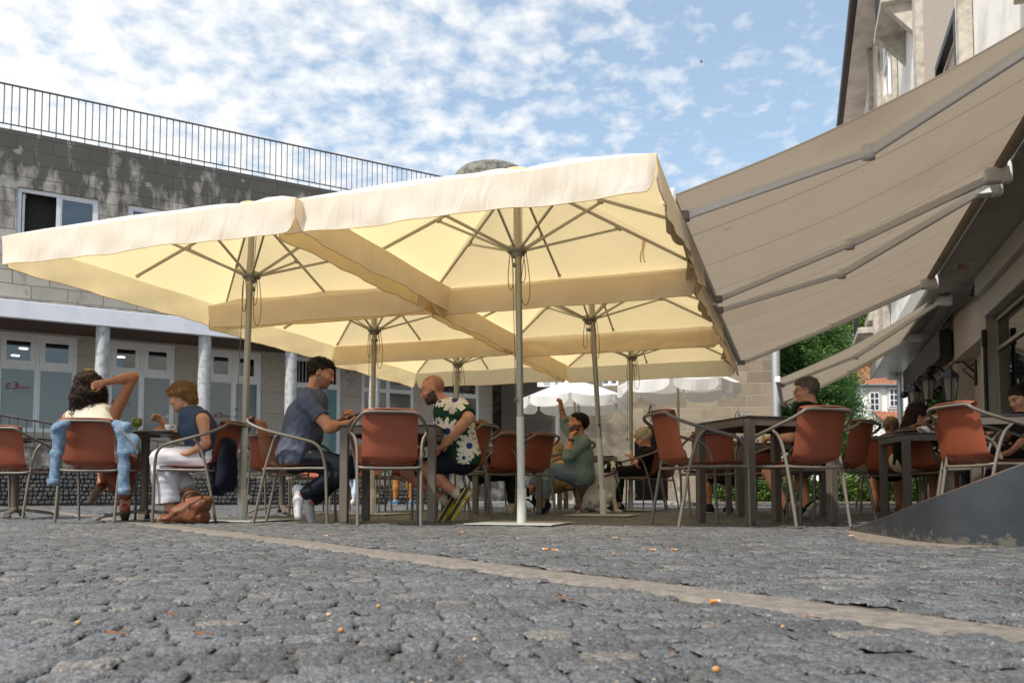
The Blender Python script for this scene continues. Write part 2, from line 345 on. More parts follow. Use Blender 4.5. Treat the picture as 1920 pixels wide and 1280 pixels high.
# ================================================================ ground
mb = MB(); mb.add([(-150,-60,-0.012),(150,-60,-0.012),(150,220,-0.012),(-150,220,-0.012)], [(0,1,2,3)])
tag(mb.build('plaza_ground', M_GROUT), kind='structure')
STRIP_P = np.array([0.627, 1.81]); STRIP_D = np.array([-0.59, 0.807]); STRIP_D = STRIP_D/np.linalg.norm(STRIP_D)
def strip_dist(x, y):
    rx = x-STRIP_P[0]; ry = y-STRIP_P[1]; return rx*(-STRIP_D[1]) + ry*STRIP_D[0]
def setts():
    V = []; F = []; T = []; off = 0
    th = R(9); c, s_ = math.cos(th), math.sin(th)
    rowh = 0.066; y = 0.55
    ri = 0
    while y < 24:
        lod = 9 if y < 2.3 else 6 if y < 4.6 else 4 if y < 10 else 3
        rh = rowh if y < 9 else rowh*1.7
        half = 0.66*y + 1.0
        x = -half + rng.uniform(0, .1)
        xs = []
        while x < half:
            wd = rng.uniform(.055,.098) * (1 if y < 9 else 1.7); xs.append((x, x+wd)); x += wd
        xs = np.array(xs); n = len(xs)
        # local stone coordinates
        k = lod; g1 = np.concatenate([[-1],np.linspace(-.9,.9,k-2),[1]]) if k > 4 else np.linspace(-1, 1, k)
        uu, vv = np.meshgrid(g1, g1, indexing='ij')
        cxs = xs.mean(1); hw = (xs[:,1]-xs[:,0])/2 - rng.uniform(-.0005,.0014,n); hh = rh/2 - rng.uniform(-.0005,.0016,n)
        cyy = y + rng.uniform(-.006,.006,n)
        rot = rng.normal(0,.06,n)
        sup = 1 - 0.06*(np.abs(uu)**4*np.abs(vv)**4)
        ax = rng.normal(0,.0045,(n,4))   # corner jitter
        wts = [(1-uu)*(1-vv)/4,(1+uu)*(1-vv)/4,(1-uu)*(1+vv)/4,(1+uu)*(1+vv)/4]
        ay = rng.normal(0,.0045,(n,4))
        jx = sum(ax[:,i,None,None]*wts[i] for i in range(4)); jy = sum(ay[:,i,None,None]*wts[i] for i in range(4))
        lx = uu[None]*hw[:,None,None]*sup + jx; ly = vv[None]*hh[:,None,None]*sup + jy
        X = cxs[:,None,None] + lx*np.cos(rot)[:,None,None] - ly*np.sin(rot)[:,None,None]
        Y = cyy[:,None,None] + lx*np.sin(rot)[:,None,None] + ly*np.cos(rot)[:,None,None]
        h0 = rng.normal(-.003,.0014,n); tx = rng.normal(0,.022,n); ty = rng.normal(-.006,.034,n)
        drop = rng.uniform(.0008,.0032,n)
        dd = np.maximum(np.abs(uu)*.93, np.abs(vv))[None]; dm = np.maximum(np.abs(uu), np.abs(vv))[None]
        Z = h0[:,None,None] + tx[:,None,None]*lx + ty[:,None,None]*ly - drop[:,None,None]*dd**8
        if k > 4:
            p1 = rng.uniform(0,6.28,(n,1,1)); p2 = rng.uniform(0,6.28,(n,1,1))
            Z = Z + .0010*np.sin(2.6*uu*1.7+p1+1.1*vv)*np.cos(2.9*vv*1.6+p2) + rng.normal(0,.0008,Z.shape)
        edge = (dm > .999) & np.ones((n,1,1),bool); ev = np.where(np.abs(vv)[None] > .999, .0065, .0035)
        Z = np.where(edge, Z-ev, Z)
        # warp into gentle fans
        WX = X + .05*np.sin(Y*1.3+.6*np.sin(X*.8)); WY = Y + .07*np.sin(X*1.05+.5) + .03*np.sin(X*2.3+Y)
        RX = c*WX - s_*WY; RY = s_*WX + c*WY
        cxn = RX.mean((1,2)); cyn = RY.mean((1,2))
        ok = (np.abs(strip_dist(cxn, cyn)) > .125) & (cyn > .3) & (cyn < 20)
        RX, RY, Z = RX[ok], RY[ok], Z[ok]; m = len(RX)
        if m:
            V.append(np.stack([RX, RY, Z], -1).reshape(-1,3))
            idx = np.arange(k*k).reshape(k,k)
            q = np.stack([idx[:-1,:-1], idx[1:,:-1], idx[1:,1:], idx[:-1,1:]], -1).reshape(-1,4)
            F.append((q[None]+ (np.arange(m)*k*k)[:,None,None] + off).reshape(-1,4)); off += m*k*k
            t = np.clip(rng.beta(2.2,2.2,m), 0, .9); t[rng.random(m) < .04] = 1.0
            T.append(np.repeat(t, k*k))
        y += rh; ri += 1
    V = np.concatenate(V); F = np.concatenate(F); T = np.concatenate(T)
    me = bpy.data.meshes.new('cobblestone_paving'); me.from_pydata(V.tolist(), [], F.tolist())
    at = me.attributes.new('tone', 'FLOAT', 'POINT'); at.data.foreach_set('value', T.astype(np.float32))
    me.materials.append(M_SETT); me.polygons.foreach_set('use_smooth', np.ones(len(F), bool)); me.update()
    o = bpy.data.objects.new('cobblestone_paving', me); COL.objects.link(o); tag(o, kind='structure')
setts()
mb = MB(); mb.add([(-60,17,-0.008),(60,17,-0.008),(60,120,-0.008),(-60,120,-0.008)], [(0,1,2,3)])
tag(mb.build('far_paving', M_FAR), kind='structure')
# worn granite strip, as slabs
mb = MB(); nrm = Vector((-STRIP_D[1], STRIP_D[0], 0)); dv = Vector((STRIP_D[0], STRIP_D[1], 0)); P0 = Vector((STRIP_P[0], STRIP_P[1], 0))
t = -2.2
while t < 14:
    L = random.uniform(1.5,2.6); N = 26; g_ = []
    for i in range(N+1):
        tt = t + L*i/N; row = []
        for j in range(9):
            q = -1 + 2*j/8; wd = .104 + random.uniform(-.007,.007) * (abs(q) > .9)
            p = P0 + dv*min(max(tt, t+.0008), t+L-.0008) + nrm*(q*wd)
            row.append((p.x, p.y, -.0035 + random.uniform(-.0012,.0012) - (.012 if abs(q) > .99 else 0) + .0015*math.sin(tt*5)))
        g_.append(row)
    mb.sheet(g_); t += L
tag(mb.build('granite_kerb_strip', M_STRIP), kind='structure')
# ================================================================ office building on the left
DL = (0.861, 0.509); NL = (-0.509, 0.861); OL = (-9.66, 19.5)
FL = frameM((OL[0], OL[1], 0), DL, NL)        # local x along the facade, y inwards, z up
def LF(px, off=0.0):
    """distance along the left facade of the point seen at pixel column px, `off` behind the column line"""
    k = (px-960)/FPX; ox = OL[0]+NL[0]*off; oy = OL[1]+NL[1]*off
    return (k*oy-ox)/(DL[0]-k*DL[1])
ob = thing('office_building', 'long grey granite office building with white windows, round columns and a stained parapet', 'building', (OL[0], OL[1], 0))
T0, T1 = -7.0, 11.6; FLOOR = 1.25; SOF = W(187, 612, 19.5).z; FAS = SOF + 0.40; TOP = W(187, 277, 19.5).z
wz0 = W(20, 495, 19.0).z - .02; wz1 = W(20, 362, 19.0).z
w0, w1 = LF(16), LF(172); w2, w3 = LF(228), LF(400)
mb = MB(FL)
mb.box(T0, w0, 0, .35, FAS, TOP); mb.box(w0, w1, 0, .35, FAS, wz0); mb.box(w0, w1, 0, .35, wz1, TOP)
mb.box(w1, w2, 0, .35, FAS, TOP); mb.box(w2, w3, 0, .35, FAS, wz0); mb.box(w2, w3, 0, .35, wz1, TOP); mb.box(w3, T1, 0, .35, FAS, TOP)
# end wall and roof
wob = mb
o = mb.build('upper_wall', M_BLOCK, ob)
def relocal(o, M):
    """keep procedural textures aligned with the wall: local axes along M"""
    me = o.data; Mi = M.inverted(); off = o.matrix_world.translation.copy() if False else Vector((0,0,0))
    q = o.parent; base = Vector((0,0,0))
    while q is not None: base += q.location; q = q.parent
    T = Matrix.Translation(base) ; me.transform(T); me.transform(Mi); o.matrix_local = Matrix.Translation(-base) @ M
relocal(o, FL)
mb = MB(FL); mb.box(T0, T1, .35, 9, TOP-.6, TOP-.45); mb.build('roof_slab', M_CONC, ob)
mb = MB(FL); mb.box(T0, T1, -.10, .05, SOF, FAS, .01); mb.build('fascia', M_FASCIA, ob)
mb = MB(FL); mb.box(T0, T1, -.04, .0, FAS+.003, FAS+.035); mb.build('ledge', M_CONC, ob)
mb = MB(FL); mb.box(T0, T1, .05, 1.95, SOF+.05, SOF+.12)
mb.build('soffit', M_SOFWOOD, ob)
for i, pxc in enumerate((187, 381, 545, 703)):
    t = LF(pxc); mb = MB(FL); mb.lathe([(.155,FLOOR-.3),(.155,SOF+.03)], (t, .10, 0), 24); mb.build('column', M_COL, ob)
t = LF(187)-2.25; mb = MB(FL); mb.lathe([(.155,FLOOR-.3),(.155,SOF+.03)], (t, .10, 0), 24); mb.build('column', M_COL, ob)
# upper windows
def window(parent, M, x0, x1, z0, z1, y, cols=2, transom=None, fr=.06, glass=(None,None), sash=True, open_col=-1, name='window', upper_thick=.09, wood=M_WHITE):
    """framed window; local x0..x1, z0..z1; frame face at y; returns the frame object"""
    mb = MB(M); f = fr
    mb.box(x0, x1, y, y+.07, z1-f, z1, .006); mb.box(x0, x1, y, y+.07, z0, z0+f, .006)
    mb.box(x0, x0+f, y, y+.07, z0+f, z1-f, .006); mb.box(x1-f, x1, y, y+.07, z0+f, z1-f, .006)
    cw = (x1-x0-2*f)/cols
    zt = transom if transom else z1-f
    for c in range(1, cols): mb.box(x0+f+c*cw-f/2, x0+f+c*cw+f/2, y+.003, y+.067, z0+f, z1-f)
    if transom: mb.box(x0+f, x1-f, y-.003, y+.072, transom-f/2, transom+f/2)
    wo_ = mb.build(name, wood, parent)
    for c in range(cols):
        a = x0+f+c*cw+(f/2 if c else 0); b = x0+f+(c+1)*cw-(f/2 if c < cols-1 else 0)
        regs = [(z0+f, (transom-f/2) if transom else z1-f, 0)]
        if transom: regs.append((transom+f/2, z1-f, 1))
        if c == open_col: continue
        for (za, zb, up) in regs:
            s = upper_thick if up else .03
            if sash:
                ms = MB(M); yy = y+.012
                ms.box(a+.004, b-.004, yy, yy+.045, zb-s, zb-.004); ms.box(a+.004, b-.004, yy, yy+.045, za+.004, za+s)
                ms.box(a+.004, a+s, yy, yy+.045, za+s, zb-s); ms.box(b-s, b-.004, yy, yy+.045, za+s, zb-s)
                ms.build('sash', wood, wo_)
            else: s = .004
            gm = glass[up]
            if gm:
                mg = MB(M); mg.box(a+s, b-s, y+.03, y+.036, za+s, zb-s); mg.build('pane', gm, wo_)
    return wo_
wf = window(ob, FL, w0, w1, wz0, wz1, .06, 2, None, .09, (M_GLASSSKY, None), upper_thick=.05, open_col=0)
mb = MB(FL); hx = w0+.13; mb.bar((hx,.16,wz0+.12),(hx+.10,.75,wz0+.12),.05,.04); mb.bar((hx,.16,wz1-.12),(hx+.10,.75,wz1-.12),.05,.04); mb.bar((hx,.16,wz0+.12),(hx,.16,wz1-.12),.04,.05,(1,0,0)); mb.bar((hx+.10,.75,wz0+.12),(hx+.10,.75,wz1-.12),.04,.05,(1,0,0)); mb.build('open_sash', M_WHITE, wf)
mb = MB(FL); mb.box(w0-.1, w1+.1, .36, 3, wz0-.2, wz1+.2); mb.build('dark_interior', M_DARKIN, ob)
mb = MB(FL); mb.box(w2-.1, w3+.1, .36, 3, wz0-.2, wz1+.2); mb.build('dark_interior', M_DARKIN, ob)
window(ob, FL, w2, w3, wz0, wz1, .06, 2, None, .09, (M_GLASSSKY, M_GLASSSKY), upper_thick=.05)
# ground floor recess
IN = 1.9; yA = OL[1]
def LZ(px, py, off):
    t = LF(px, off); Y = OL[1]+NL[1]*off+DL[1]*t; return W(px, py, Y).z
bays = [(-190, -50, 'win'), (-13, 139, 'win'), (198, 323, 'win'), (383, 487, 'door'), (532, 637, 'door2'), (677, 775, 'win2'), (812, 898, 'lou')]
ZT = LZ(139, 633, IN); ZTR = LZ(139, 694, IN); ZB1 = LZ(139, 812, IN); ZB2 = 1.32
edges = []
back = MB(FL)
prev = T0
for (a, b, k) in bays:
    xa, xb = LF(a, IN), LF(b, IN); back.box(prev, xa, IN, IN+.3, .0, SOF+.6); prev = xb
    zb = ZB1 if k in ('win', 'win2', 'lou') else ZB2
    back.box(xa, xb, IN+.002, IN+.3, ZT, SOF+.6); back.box(xa, xb, IN+.002, IN+.3, 0, zb)
back.box(prev, T1, IN, IN+.3, 0, SOF+.05)
o = back.build('ground_floor_wall', M_PANEL, ob); relocal(o, FL)
mb = MB(FL); mb.box(T0, T1, IN+3.2, IN+3.3, 0, SOF+.3); mb.box(T0, T1, IN+.3, IN+3.2, ZT+.30, ZT+.4); mb.box(T1-.1, T1, IN+.3, IN+3.2, 1.2, ZT+.3); mb.box(T0, T0+.1, IN+.3, IN+3.2, 1.2, ZT+.3); mb.box(T0, T1, IN+.31, IN+3.2, 1.1, 1.2); mb.build('dark_interior', material('office_interior', (0.075,0.072,0.068), 0.8), ob)
for (a, b, k) in bays:
    xa, xb = LF(a, IN), LF(b, IN)
    if k == 'win': window(ob, FL, xa, xb, ZB1, ZT, IN+.02, 2, ZTR, .075, (M_FROST, M_GLASS), upper_thick=.12)
    if k == 'win2': window(ob, FL, xa, xb, ZB1, ZT, IN+.02, 2, ZTR, .06, (M_GLASS, M_FROST), upper_thick=.03)
    if k == 'door':
        d = window(ob, FL, xa, xb, ZB2, ZT, IN+.02, 2, ZTR, .075, (M_FROST, M_GLASS), name='glazed_door', upper_thick=.12)
        hm = MB(FL); xm = (xa+xb)/2
        hm.tube([(xm+.02, IN-.03, ZB2+1.02), (xm+.14, IN-.03, ZB2+1.02)], .012); hm.tube([(xm+.02, IN+.03, ZB2+1.02), (xm+.02, IN-.03, ZB2+1.02)], .014); hm.build('handle', M_TAR, d)
    if k == 'door2':
        d = window(ob, FL, xa, xb, ZB2, ZT, IN+.02, 2, ZTR, .07, (M_FROST2, None), name='glazed_door', upper_thick=.05)
        lm = MB(FL)
        n = 15
        for i in range(n):
            x = xa+.12+(xb-xa-.24)*i/(n-1); lm.box(x-.018, x+.018, IN+.05, IN+.075, ZTR+.08, ZT-.1)
        lm.build('vertical_blind', material('grey_blind', (0.33,0.33,0.33), 0.7), d)
    if k == 'lou':
        d = window(ob, FL, xa, xb, ZB1, ZT, IN+.02, 2, ZTR, .06, (M_GLASS, None), upper_thick=.05)
        lm = MB(FL)
        for i in range(9):
            z = ZTR+.09+(ZT-.1-ZTR-.09)*i/8.5; lm.add([(xa+.1, IN+.04, z), (xb-.1, IN+.04, z), (xb-.1, IN+.10, z+.05), (xa+.1, IN+.10, z+.05), (xa+.1, IN+.045, z+.02), (xb-.1, IN+.045, z+.02), (xb-.1, IN+.105, z+.07), (xa+.1, IN+.105, z+.07)], [(0,3,2,1),(4,5,6,7),(0,1,5,4),(2,3,7,6),(1,2,6,5),(3,0,4,7)])
        lm.build('louvre', M_CONC, d)
# ceiling lamps seen through the upper panes
for (px, py, o_) in ((37, 654, .9), (22, 667, 1.6), (222, 670, 1.2)):
    t = LF(px, IN+o_); mb = MB(FL); mb.lathe([(.001,0),(.10,0),(.10,.02),(.001,.02)], (t, IN+o_, LZ(px, py, IN+o_)), 20); mb.build('ceiling_lamp', M_LAMP, ob)
# wall lamp on the soffit, vent grilles and the small metal emblem
mb = MB(FL); t = LF(523); mb.box(t-.11, t+.11, .25, .45, SOF-.12, SOF+.045, .02); mb.build('soffit_spotlight', M_BLACK, ob)
mb = MB(FL)
for pxx in (650, 664):
    t = LF(pxx, IN); z = LZ(pxx, 693, IN)
    for i in range(6): mb.box(t-.07, t+.07, IN-.02, IN-.003, z-.11+i*.04, z-.09+i*.04)
mb.build('vent_grille', material('dull_grey_metal', (0.2,0.19,0.18), 0.6), ob)
mb = MB(FL); t = LF(657, IN); z = LZ(657, 719, IN)
for (dx, dz) in ((-1,1),(1,1),(-1,-1),(1,-1)):
    mb.tube([(t, IN-.02, z), (t+dx*.09, IN-.02, z+dz*.09)], .016); mb.lathe([(.001,0),(.035,0),(.035,.015),(.001,.015)], (t+dx*.1, IN-.03, z+dz*.1), 12)
mb.tube([(t-.03, IN-.02, z+.03),(t+.03, IN-.02, z+.03),(t+.03, IN-.02, z-.03),(t-.03, IN-.02, z-.03)], .016, closed=True)
mb.build('metal_emblem', M_TAR, ob)
# lettering on the film
def text_part(body, size, M4, parent, name, mat, ext=.002, shear=0.0, space=1.0):
    c = bpy.data.curves.new(name+'_tmp', 'FONT'); c.body = body; c.size = size; c.extrude = ext; c.shear = shear; c.space_character = space
    tmp = bpy.data.objects.new('tmp', c); COL.objects.link(tmp)
    dg = bpy.context.evaluated_depsgraph_get(); me = bpy.data.meshes.new_from_object(tmp.evaluated_get(dg))
    bpy.data.objects.remove(tmp); me.transform(M4); me.materials.clear(); me.materials.append(mat); me.name = name
    o = bpy.data.objects.new(name, me); COL.objects.link(o); o.parent = parent
    if parent:
        q = parent; base = Vector((0,0,0))
        while q is not None: base += q.location; q = q.parent
        me.transform(Matrix.Translation(-base))
    return o
def wall_text(body, px, py, size, shear=0.0, space=1.0):
    t = LF(px, IN); z = LZ(px, py, IN)
    M4 = FL @ Matrix.Translation((t, IN+.03, z)) @ Matrix(((1,0,0,0),(0,0,-1,0),(0,1,0,0),(0,0,0,1)))
    text_part(body, size, M4, ob, 'lettering', M_RED, .004, shear, space)
for (px, s) in ((3, 1.0), (204, .8), (399, .8)):
    py = {3: 728, 204: 757, 399: 782}[px]
    wall_text('ε3', px, py, .27*s, .15); wall_text('Ézaro', px+21*s, py-1, .135*s, .25, 1.05); wall_text('F I L M S S.L.', px+21*s, py+5.5*s, .05*s, 0, 1.35)
# terrace slab, retaining wall
mb = MB(FL); mb.box(T0-3, T1, -.9, IN, .0, FLOOR-.02); o = mb.build('retaining_wall', M_CONC, ob)
# roof railing
rl = thing('roof_railing', 'long grey iron railing along the top of the granite parapet', 'railing', (OL[0], OL[1], TOP))
RH = W(187, 193, 19.5).z
mb = MB(FL); mb.box(T0, T1-.2, .15, .19, RH-.02, RH+.012); mb.build('top_rail', M_IRON, rl)
mb = MB(FL); mb.box(T0, T1-.2, .16, .185, TOP+.16, TOP+.185); mb.build('bottom_rail', M_IRON, rl)
nb = 98; b0 = None
for i in range(nb):
    t = -3.2 + (T1+3.0)*i/(nb-1)
    if b0 is None or i == 1:
        mb = MB(); lo = -.02 if i % 2 == 0 else .165
        if i == 0: mb.box(-.009,.009,-.009,.009, -.02, RH-TOP-.02); b0 = mb.build('baluster', M_IRON, rl, world=False)
        else: mb.box(-.009,.009,-.009,.009, .165, RH-TOP-.02); b1 = mb.build('baluster', M_IRON, rl, world=False)
        bb = (b0 if i == 0 else b1)
    else:
        bb = (b0 if i % 2 == 0 else b1).copy(); COL.objects.link(bb)
    p = FL @ Vector((t, .172, 0)); bb.location = (p.x-OL[0], p.y-OL[1], 0)
# round stone tower behind the parapet
pt = W(921, 318, 32.5)
mb = MB(); mb.lathe([(1.48,0),(1.48,pt.z-.52),(1.44,pt.z-.30),(1.25,pt.z-.10),(.7,pt.z),(.001,pt.z+.02)], (pt.x, pt.y, 0), 40)
tag(mb.build('round_stone_tower', M_LICH), 'round lichen covered stone tower top showing above the cream parasol', 'tower')
# ================================================================ cobbled ramp wall with railing in front of the office building
RA = Vector((-10.6, 14.9, 0)); RB = Vector((-1.6, 17.6, 0)); rd = (RB-RA).normalized(); rn = Vector((-rd.y, rd.x, 0)); RLn = (RB-RA).length
FR_ = frameM(RA, (rd.x, rd.y), (rn.x, rn.y))
rw = thing('ramp_wall', 'low dark cobble faced ramp wall below the office windows', 'wall', RA)
ztop0, ztop1 = 0.86, 0.34
g_ = []
M_COB = material('dark_cobble_facing', (0.045,0.048,0.052), 0.85, noise=(9,(0.09,0.09,0.088),0.4,0.7), bump=(30,.5,.02))
mb = MB(FR_)
mb.add([(-4,0,0),(RLn,0,0),(RLn,.5,0),(-4,.5,0),(-4,.02,ztop0+.2),(RLn,.02,ztop1),(RLn,.5,ztop1),(-4,.5,ztop0+.2)], [(0,3,2,1),(4,5,6,7),(0,1,5,4),(1,2,6,5),(2,3,7,6),(3,0,4,7)])
mb.build('core', M_GROUT, rw)
mb = MB(FR_)
x_ = -3.0; z = .03; row = 0
while z < ztop0+.15:
    x = -3.0 + random.uniform(0,.1)
    while x < RLn:
        wd = random.uniform(.055,.115); zt = ztop0+(ztop1-ztop0)*x/RLn + (.05 if x < 0 else 0)
        if z+.06 < zt and not (.90 < x+wd/2 < 1.27):
            h = .068 + random.uniform(-.010,.004); d = random.uniform(.0,.022); z2 = z+random.uniform(-.006,.006)
            mb.box(x+.006, x+wd-.006, -.03-d, .03, z2, z2+h, .014)
        x += wd
    z += .076; row += 1
mb.build('cobble_facing', M_COB, rw)
mb = MB(FR_); mb.box(.93,1.24,-.07,.02,.0,.80,.01); mb.build('pale_slab', material('pale_granite_slab', (0.33,0.285,0.235), 0.85, noise=(30,(0.22,0.19,0.155),.4,.65)), rw)
# weed growing out of the wall
def leafy(name, c, r, n, mat, seed, size=.04, sq=1.0, label=None, cat=None):
    rr = random.Random(seed); mb = MB()
    for _ in range(n):
        d = Vector((rr.gauss(0,1), rr.gauss(0,1), rr.gauss(0,1))).normalized() * r * rr.random()**.4; d.z *= sq
        p = Vector(c)+d; a = Vector((rr.gauss(0,1), rr.gauss(0,1), rr.gauss(0,.6))).normalized()*size*rr.uniform(.6,1.2); b = a.cross(Vector((rr.gauss(0,1), rr.gauss(0,1), rr.gauss(0,1)))).normalized()*size*.4
        mb.add([p-a, p+b, p+a, p-b], [(0,1,2,3)])
    return mb
M_LEAF = material('fresh_leaf', (0.10,0.22,0.03), 0.55, noise=(8,(0.05,0.13,0.02),.4,.65), trans=(.3,(0.16,0.34,0.04)))
p = FR_ @ Vector((.86,-.08,.70)); mb = leafy('weed', p, .085, 130, M_LEAF, 3, .028)
tag(mb.build('weed', M_LEAF), 'small green weed growing out of the cobble ramp wall', 'plant')
# sloping hand railing
rr_ = thing('ramp_railing', 'dark iron railing sloping down along the ramp in front of the office windows', 'railing', RA)
pa = [(0, W(0, 748, 15.0).z), (RLn, .0)]
def rail_z(x):
    return 1.86 - (x)*0.157
mb = MB(FR_); mb.tube([(x, .12, rail_z(x)) for x in (-4, 0, 3, 6, RLn)], .022, 8); mb.build('hand_rail', M_IRON2, rr_)
mb = MB(FR_); mb.tube([(x, .12, max(rail_z(x)-.93, .12)) for x in (-4, 0, 3, 6, RLn)], .014, 8); mb.build('bottom_rail', M_IRON2, rr_)
x = -3.9; 
while x < RLn:
    mb = MB(FR_); mb.tube([(x, .12, max(rail_z(x)-.95, .1)), (x, .12, rail_z(x))], .009, 6, False); mb.build('baluster', M_IRON2, rr_); x += .142
# sloping concrete kerb under the railing
mb = MB(FR_); mb.add([(-4,.05,.3),(RLn,.05,.1),(RLn,.5,.1),(-4,.5,.3),(-4,.05,rail_z(-4)-.97),(RLn,.05,.28),(RLn,.5,.28),(-4,.5,rail_z(-4)-.97)], [(0,3,2,1),(4,5,6,7),(0,1,5,4),(1,2,6,5),(2,3,7,6),(3,0,4,7)])
mb.build('concrete_kerb', M_CONC, rw)
# ================================================================ warm granite building at the back
GB = W(940, 923, 26.6); GE = W(1462, 923, 25.2)
gx = (Vector((GE.x-GB.x, GE.y-GB.y, 0))).normalized(); gy = Vector((-gx.y, gx.x, 0)); GLn = (GE-GB).length
FG = frameM((GB.x, GB.y, 0), (gx.x, gx.y), (gy.x, gy.y))
gbld = thing('granite_building', 'old warm granite block building closing the far side of the plaza', 'building', (GB.x, GB.y, 0))
def GT(px): return (px-940)/522*GLn
wx0, wx1, gz0, gz1 = GT(1134), GT(1168), W(1150,724,26.2).z, W(1150,690,26.2).z
mb = MB(FG); mb.box(0, wx0, 0, .5, 0, 6.4); mb.box(wx0, wx1, 0, .5, 0, gz0); mb.box(wx0, wx1, 0, .5, gz1, 6.4); mb.box(wx1, GLn, 0, .5, 0, 6.4)
mb.box(GLn-.5, GLn-.01, .5, 8, 0, 6.4)
o = mb.build('wall', M_WARMD, gbld); relocal(o, FG)
window(gbld, FG, wx0, wx1, gz0, gz1, .08, 2, None, .05, (M_GLASSSKY, None), upper_thick=.03)
mb = MB(FG); mb.box(wx0-.1, wx1+.1, .5, 1.5, gz0-.1, gz1+.1); mb.build('dark_interior', M_DARKIN, gbld)
mb = MB(FG); mb.add([(-.4,-.4,6.4),(GLn+.4,-.4,6.4),(GLn+.4,8.4,6.4),(-.4,8.4,6.4),(-.4,4,8.0),(GLn+.4,4,8.0)], [(0,1,5,4),(2,3,4,5),(0,4,3),(1,2,5),(0,3,2,1)])
M_TILE = material('red_clay_tile', (0.34,0.125,0.06), 0.85, noise=(5,(0.22,0.09,0.05),.38,.62,8.0), bump=(14,.6,.05))
mb.build('roof', M_TILE, gbld)
# dark arched opening and a stone step
mb = MB(FG); t = GT(1228); N = 16; prof = [(t-.5+1.0*i/N, 1.80+.5*math.sin(math.pi*i/N)) for i in range(N+1)]
mb.add([(t-.5,-.02,0)]+[(x,-.02,z) for x,z in prof]+[(t+.5,-.02,0)], [tuple(range(N+3))])
mb.build('arched_door', material('dark_blue_door', (0.006,0.006,0.006), .95, spec=.0), gbld)
mb = MB(FG); mb.tube([(GT(1230)-.12,-.12,2.62),(GT(1230)-.02,-.15,2.95),(GT(1230)+.02,-.2,2.7),(GT(1230)+.18,-.14,2.62),(GT(1230)+.05,-.05,2.6)], .022); mb.build('wall_lamp', M_BLACK, gbld)
# ================================================================ far white house with tiled roofs, trees, hedge
HA = W(1604, 923, 40); 
fh = thing('white_house', 'white two storey house with red tiled roofs behind the trees', 'house', (HA.x, HA.y, 0))
FH = frameM((HA.x, HA.y, 0), (1, 0), (0, 1))
def HX(px): return (px-960)/FPX*40-HA.x
def HZ(py): return W(1650, py, 40).z
mb = MB(FH)
wins = [(1633,1651,735,770), (1670,1687,728,762)]
x0h, x1h = -1.0, 9.0
xs = [x0h]; 
mb.box(x0h, x1h, .02, 7, 0, HZ(722)+.0)
mb.build('wall', material('white_render', (0.85,0.85,0.85), .8), fh)
for (a, b, t_, c) in wins:
    m2 = MB(FH); xa, xb, za, zb = HX(a), HX(b), HZ(c), HZ(t_)
    m2.box(xa-.10, xb+.10, -.03, .019, za-.12, zb+.12); fr = m2.build('window_surround', material('pinkish_stone', (0.62,0.57,0.51), .8), fh)
    m2 = MB(FH); m2.box(xa, xb, -.06, -.031, za, zb); wn_ = m2.build('window', M_WHITE, fh)
    for i in range(2):
        for j in range(3):
            m3 = MB(FH); wv = (xb-xa-.15)/2; hv = (zb-za-.2)/3
            m3.box(xa+.05+i*(wv+.05), xa+.05+i*(wv+.05)+wv, -.066, -.061, za+.05+j*(hv+.05), za+.05+j*(hv+.05)+hv); m3.build('pane', material('dark_pane', (0.03,0.035,0.045), .15), wn_)
def tiled_roof(M, x0, x1, y0, y1, z0, z1, parent, name='roof'):
    mb = MB(M); n = int((x1-x0)/.11); g_ = []
    for j in range(9):
        f = j/8; row = []
        for i in range(n+1): row.append((x0+(x1-x0)*i/n, y0+(y1-y0)*f, z0+(z1-z0)*f+.05*(i % 2)+.02*math.sin(j*3)))
        g_.append(row)
    mb.sheet(g_, 0, False); return mb.build(name, M_TILE, parent)
tiled_roof(FH, x0h-.3, x1h, -.12, 4.5, HZ(722), HZ(722)+2.3, fh)
tiled_roof(FH, HX(1640), x1h, -1.9, -.0, HZ(806), HZ(806)+.9, fh)
mb = MB(FH); mb.tube([(x0h-.3,-.15,HZ(722)-.02),(x1h,-.15,HZ(722)-.02)], .07, 8); mb.tube([(HX(1640),-1.95,HZ(806)-.02),(x1h,-1.95,HZ(806)-.02)], .08, 8); mb.build('gutter', material('grey_gutter', (0.16,0.17,0.18), .5), fh)
mb = MB(FH); mb.box(HX(1640)+.1, x1h, -1.7, .0, 0, HZ(806)); mb.build('porch_wall', MATS['white_render'], fh)
M_BARK = material('bark', (0.07,0.05,0.035), .9, noise=(12,(0.035,0.025,0.02),.4,.6))
def leafmat(name, a, b, tr): return material(name, a, .6, noise=(1.1,b,.36,.64), trans=(.25, tr))
M_LF1 = leafmat('conifer_leaf', (0.055,0.13,0.03), (0.12,0.22,0.045), (0.16,0.30,0.05))
M_LF2 = leafmat('deciduous_leaf', (0.08,0.17,0.03), (0.16,0.23,0.045), (0.2,0.32,0.05))
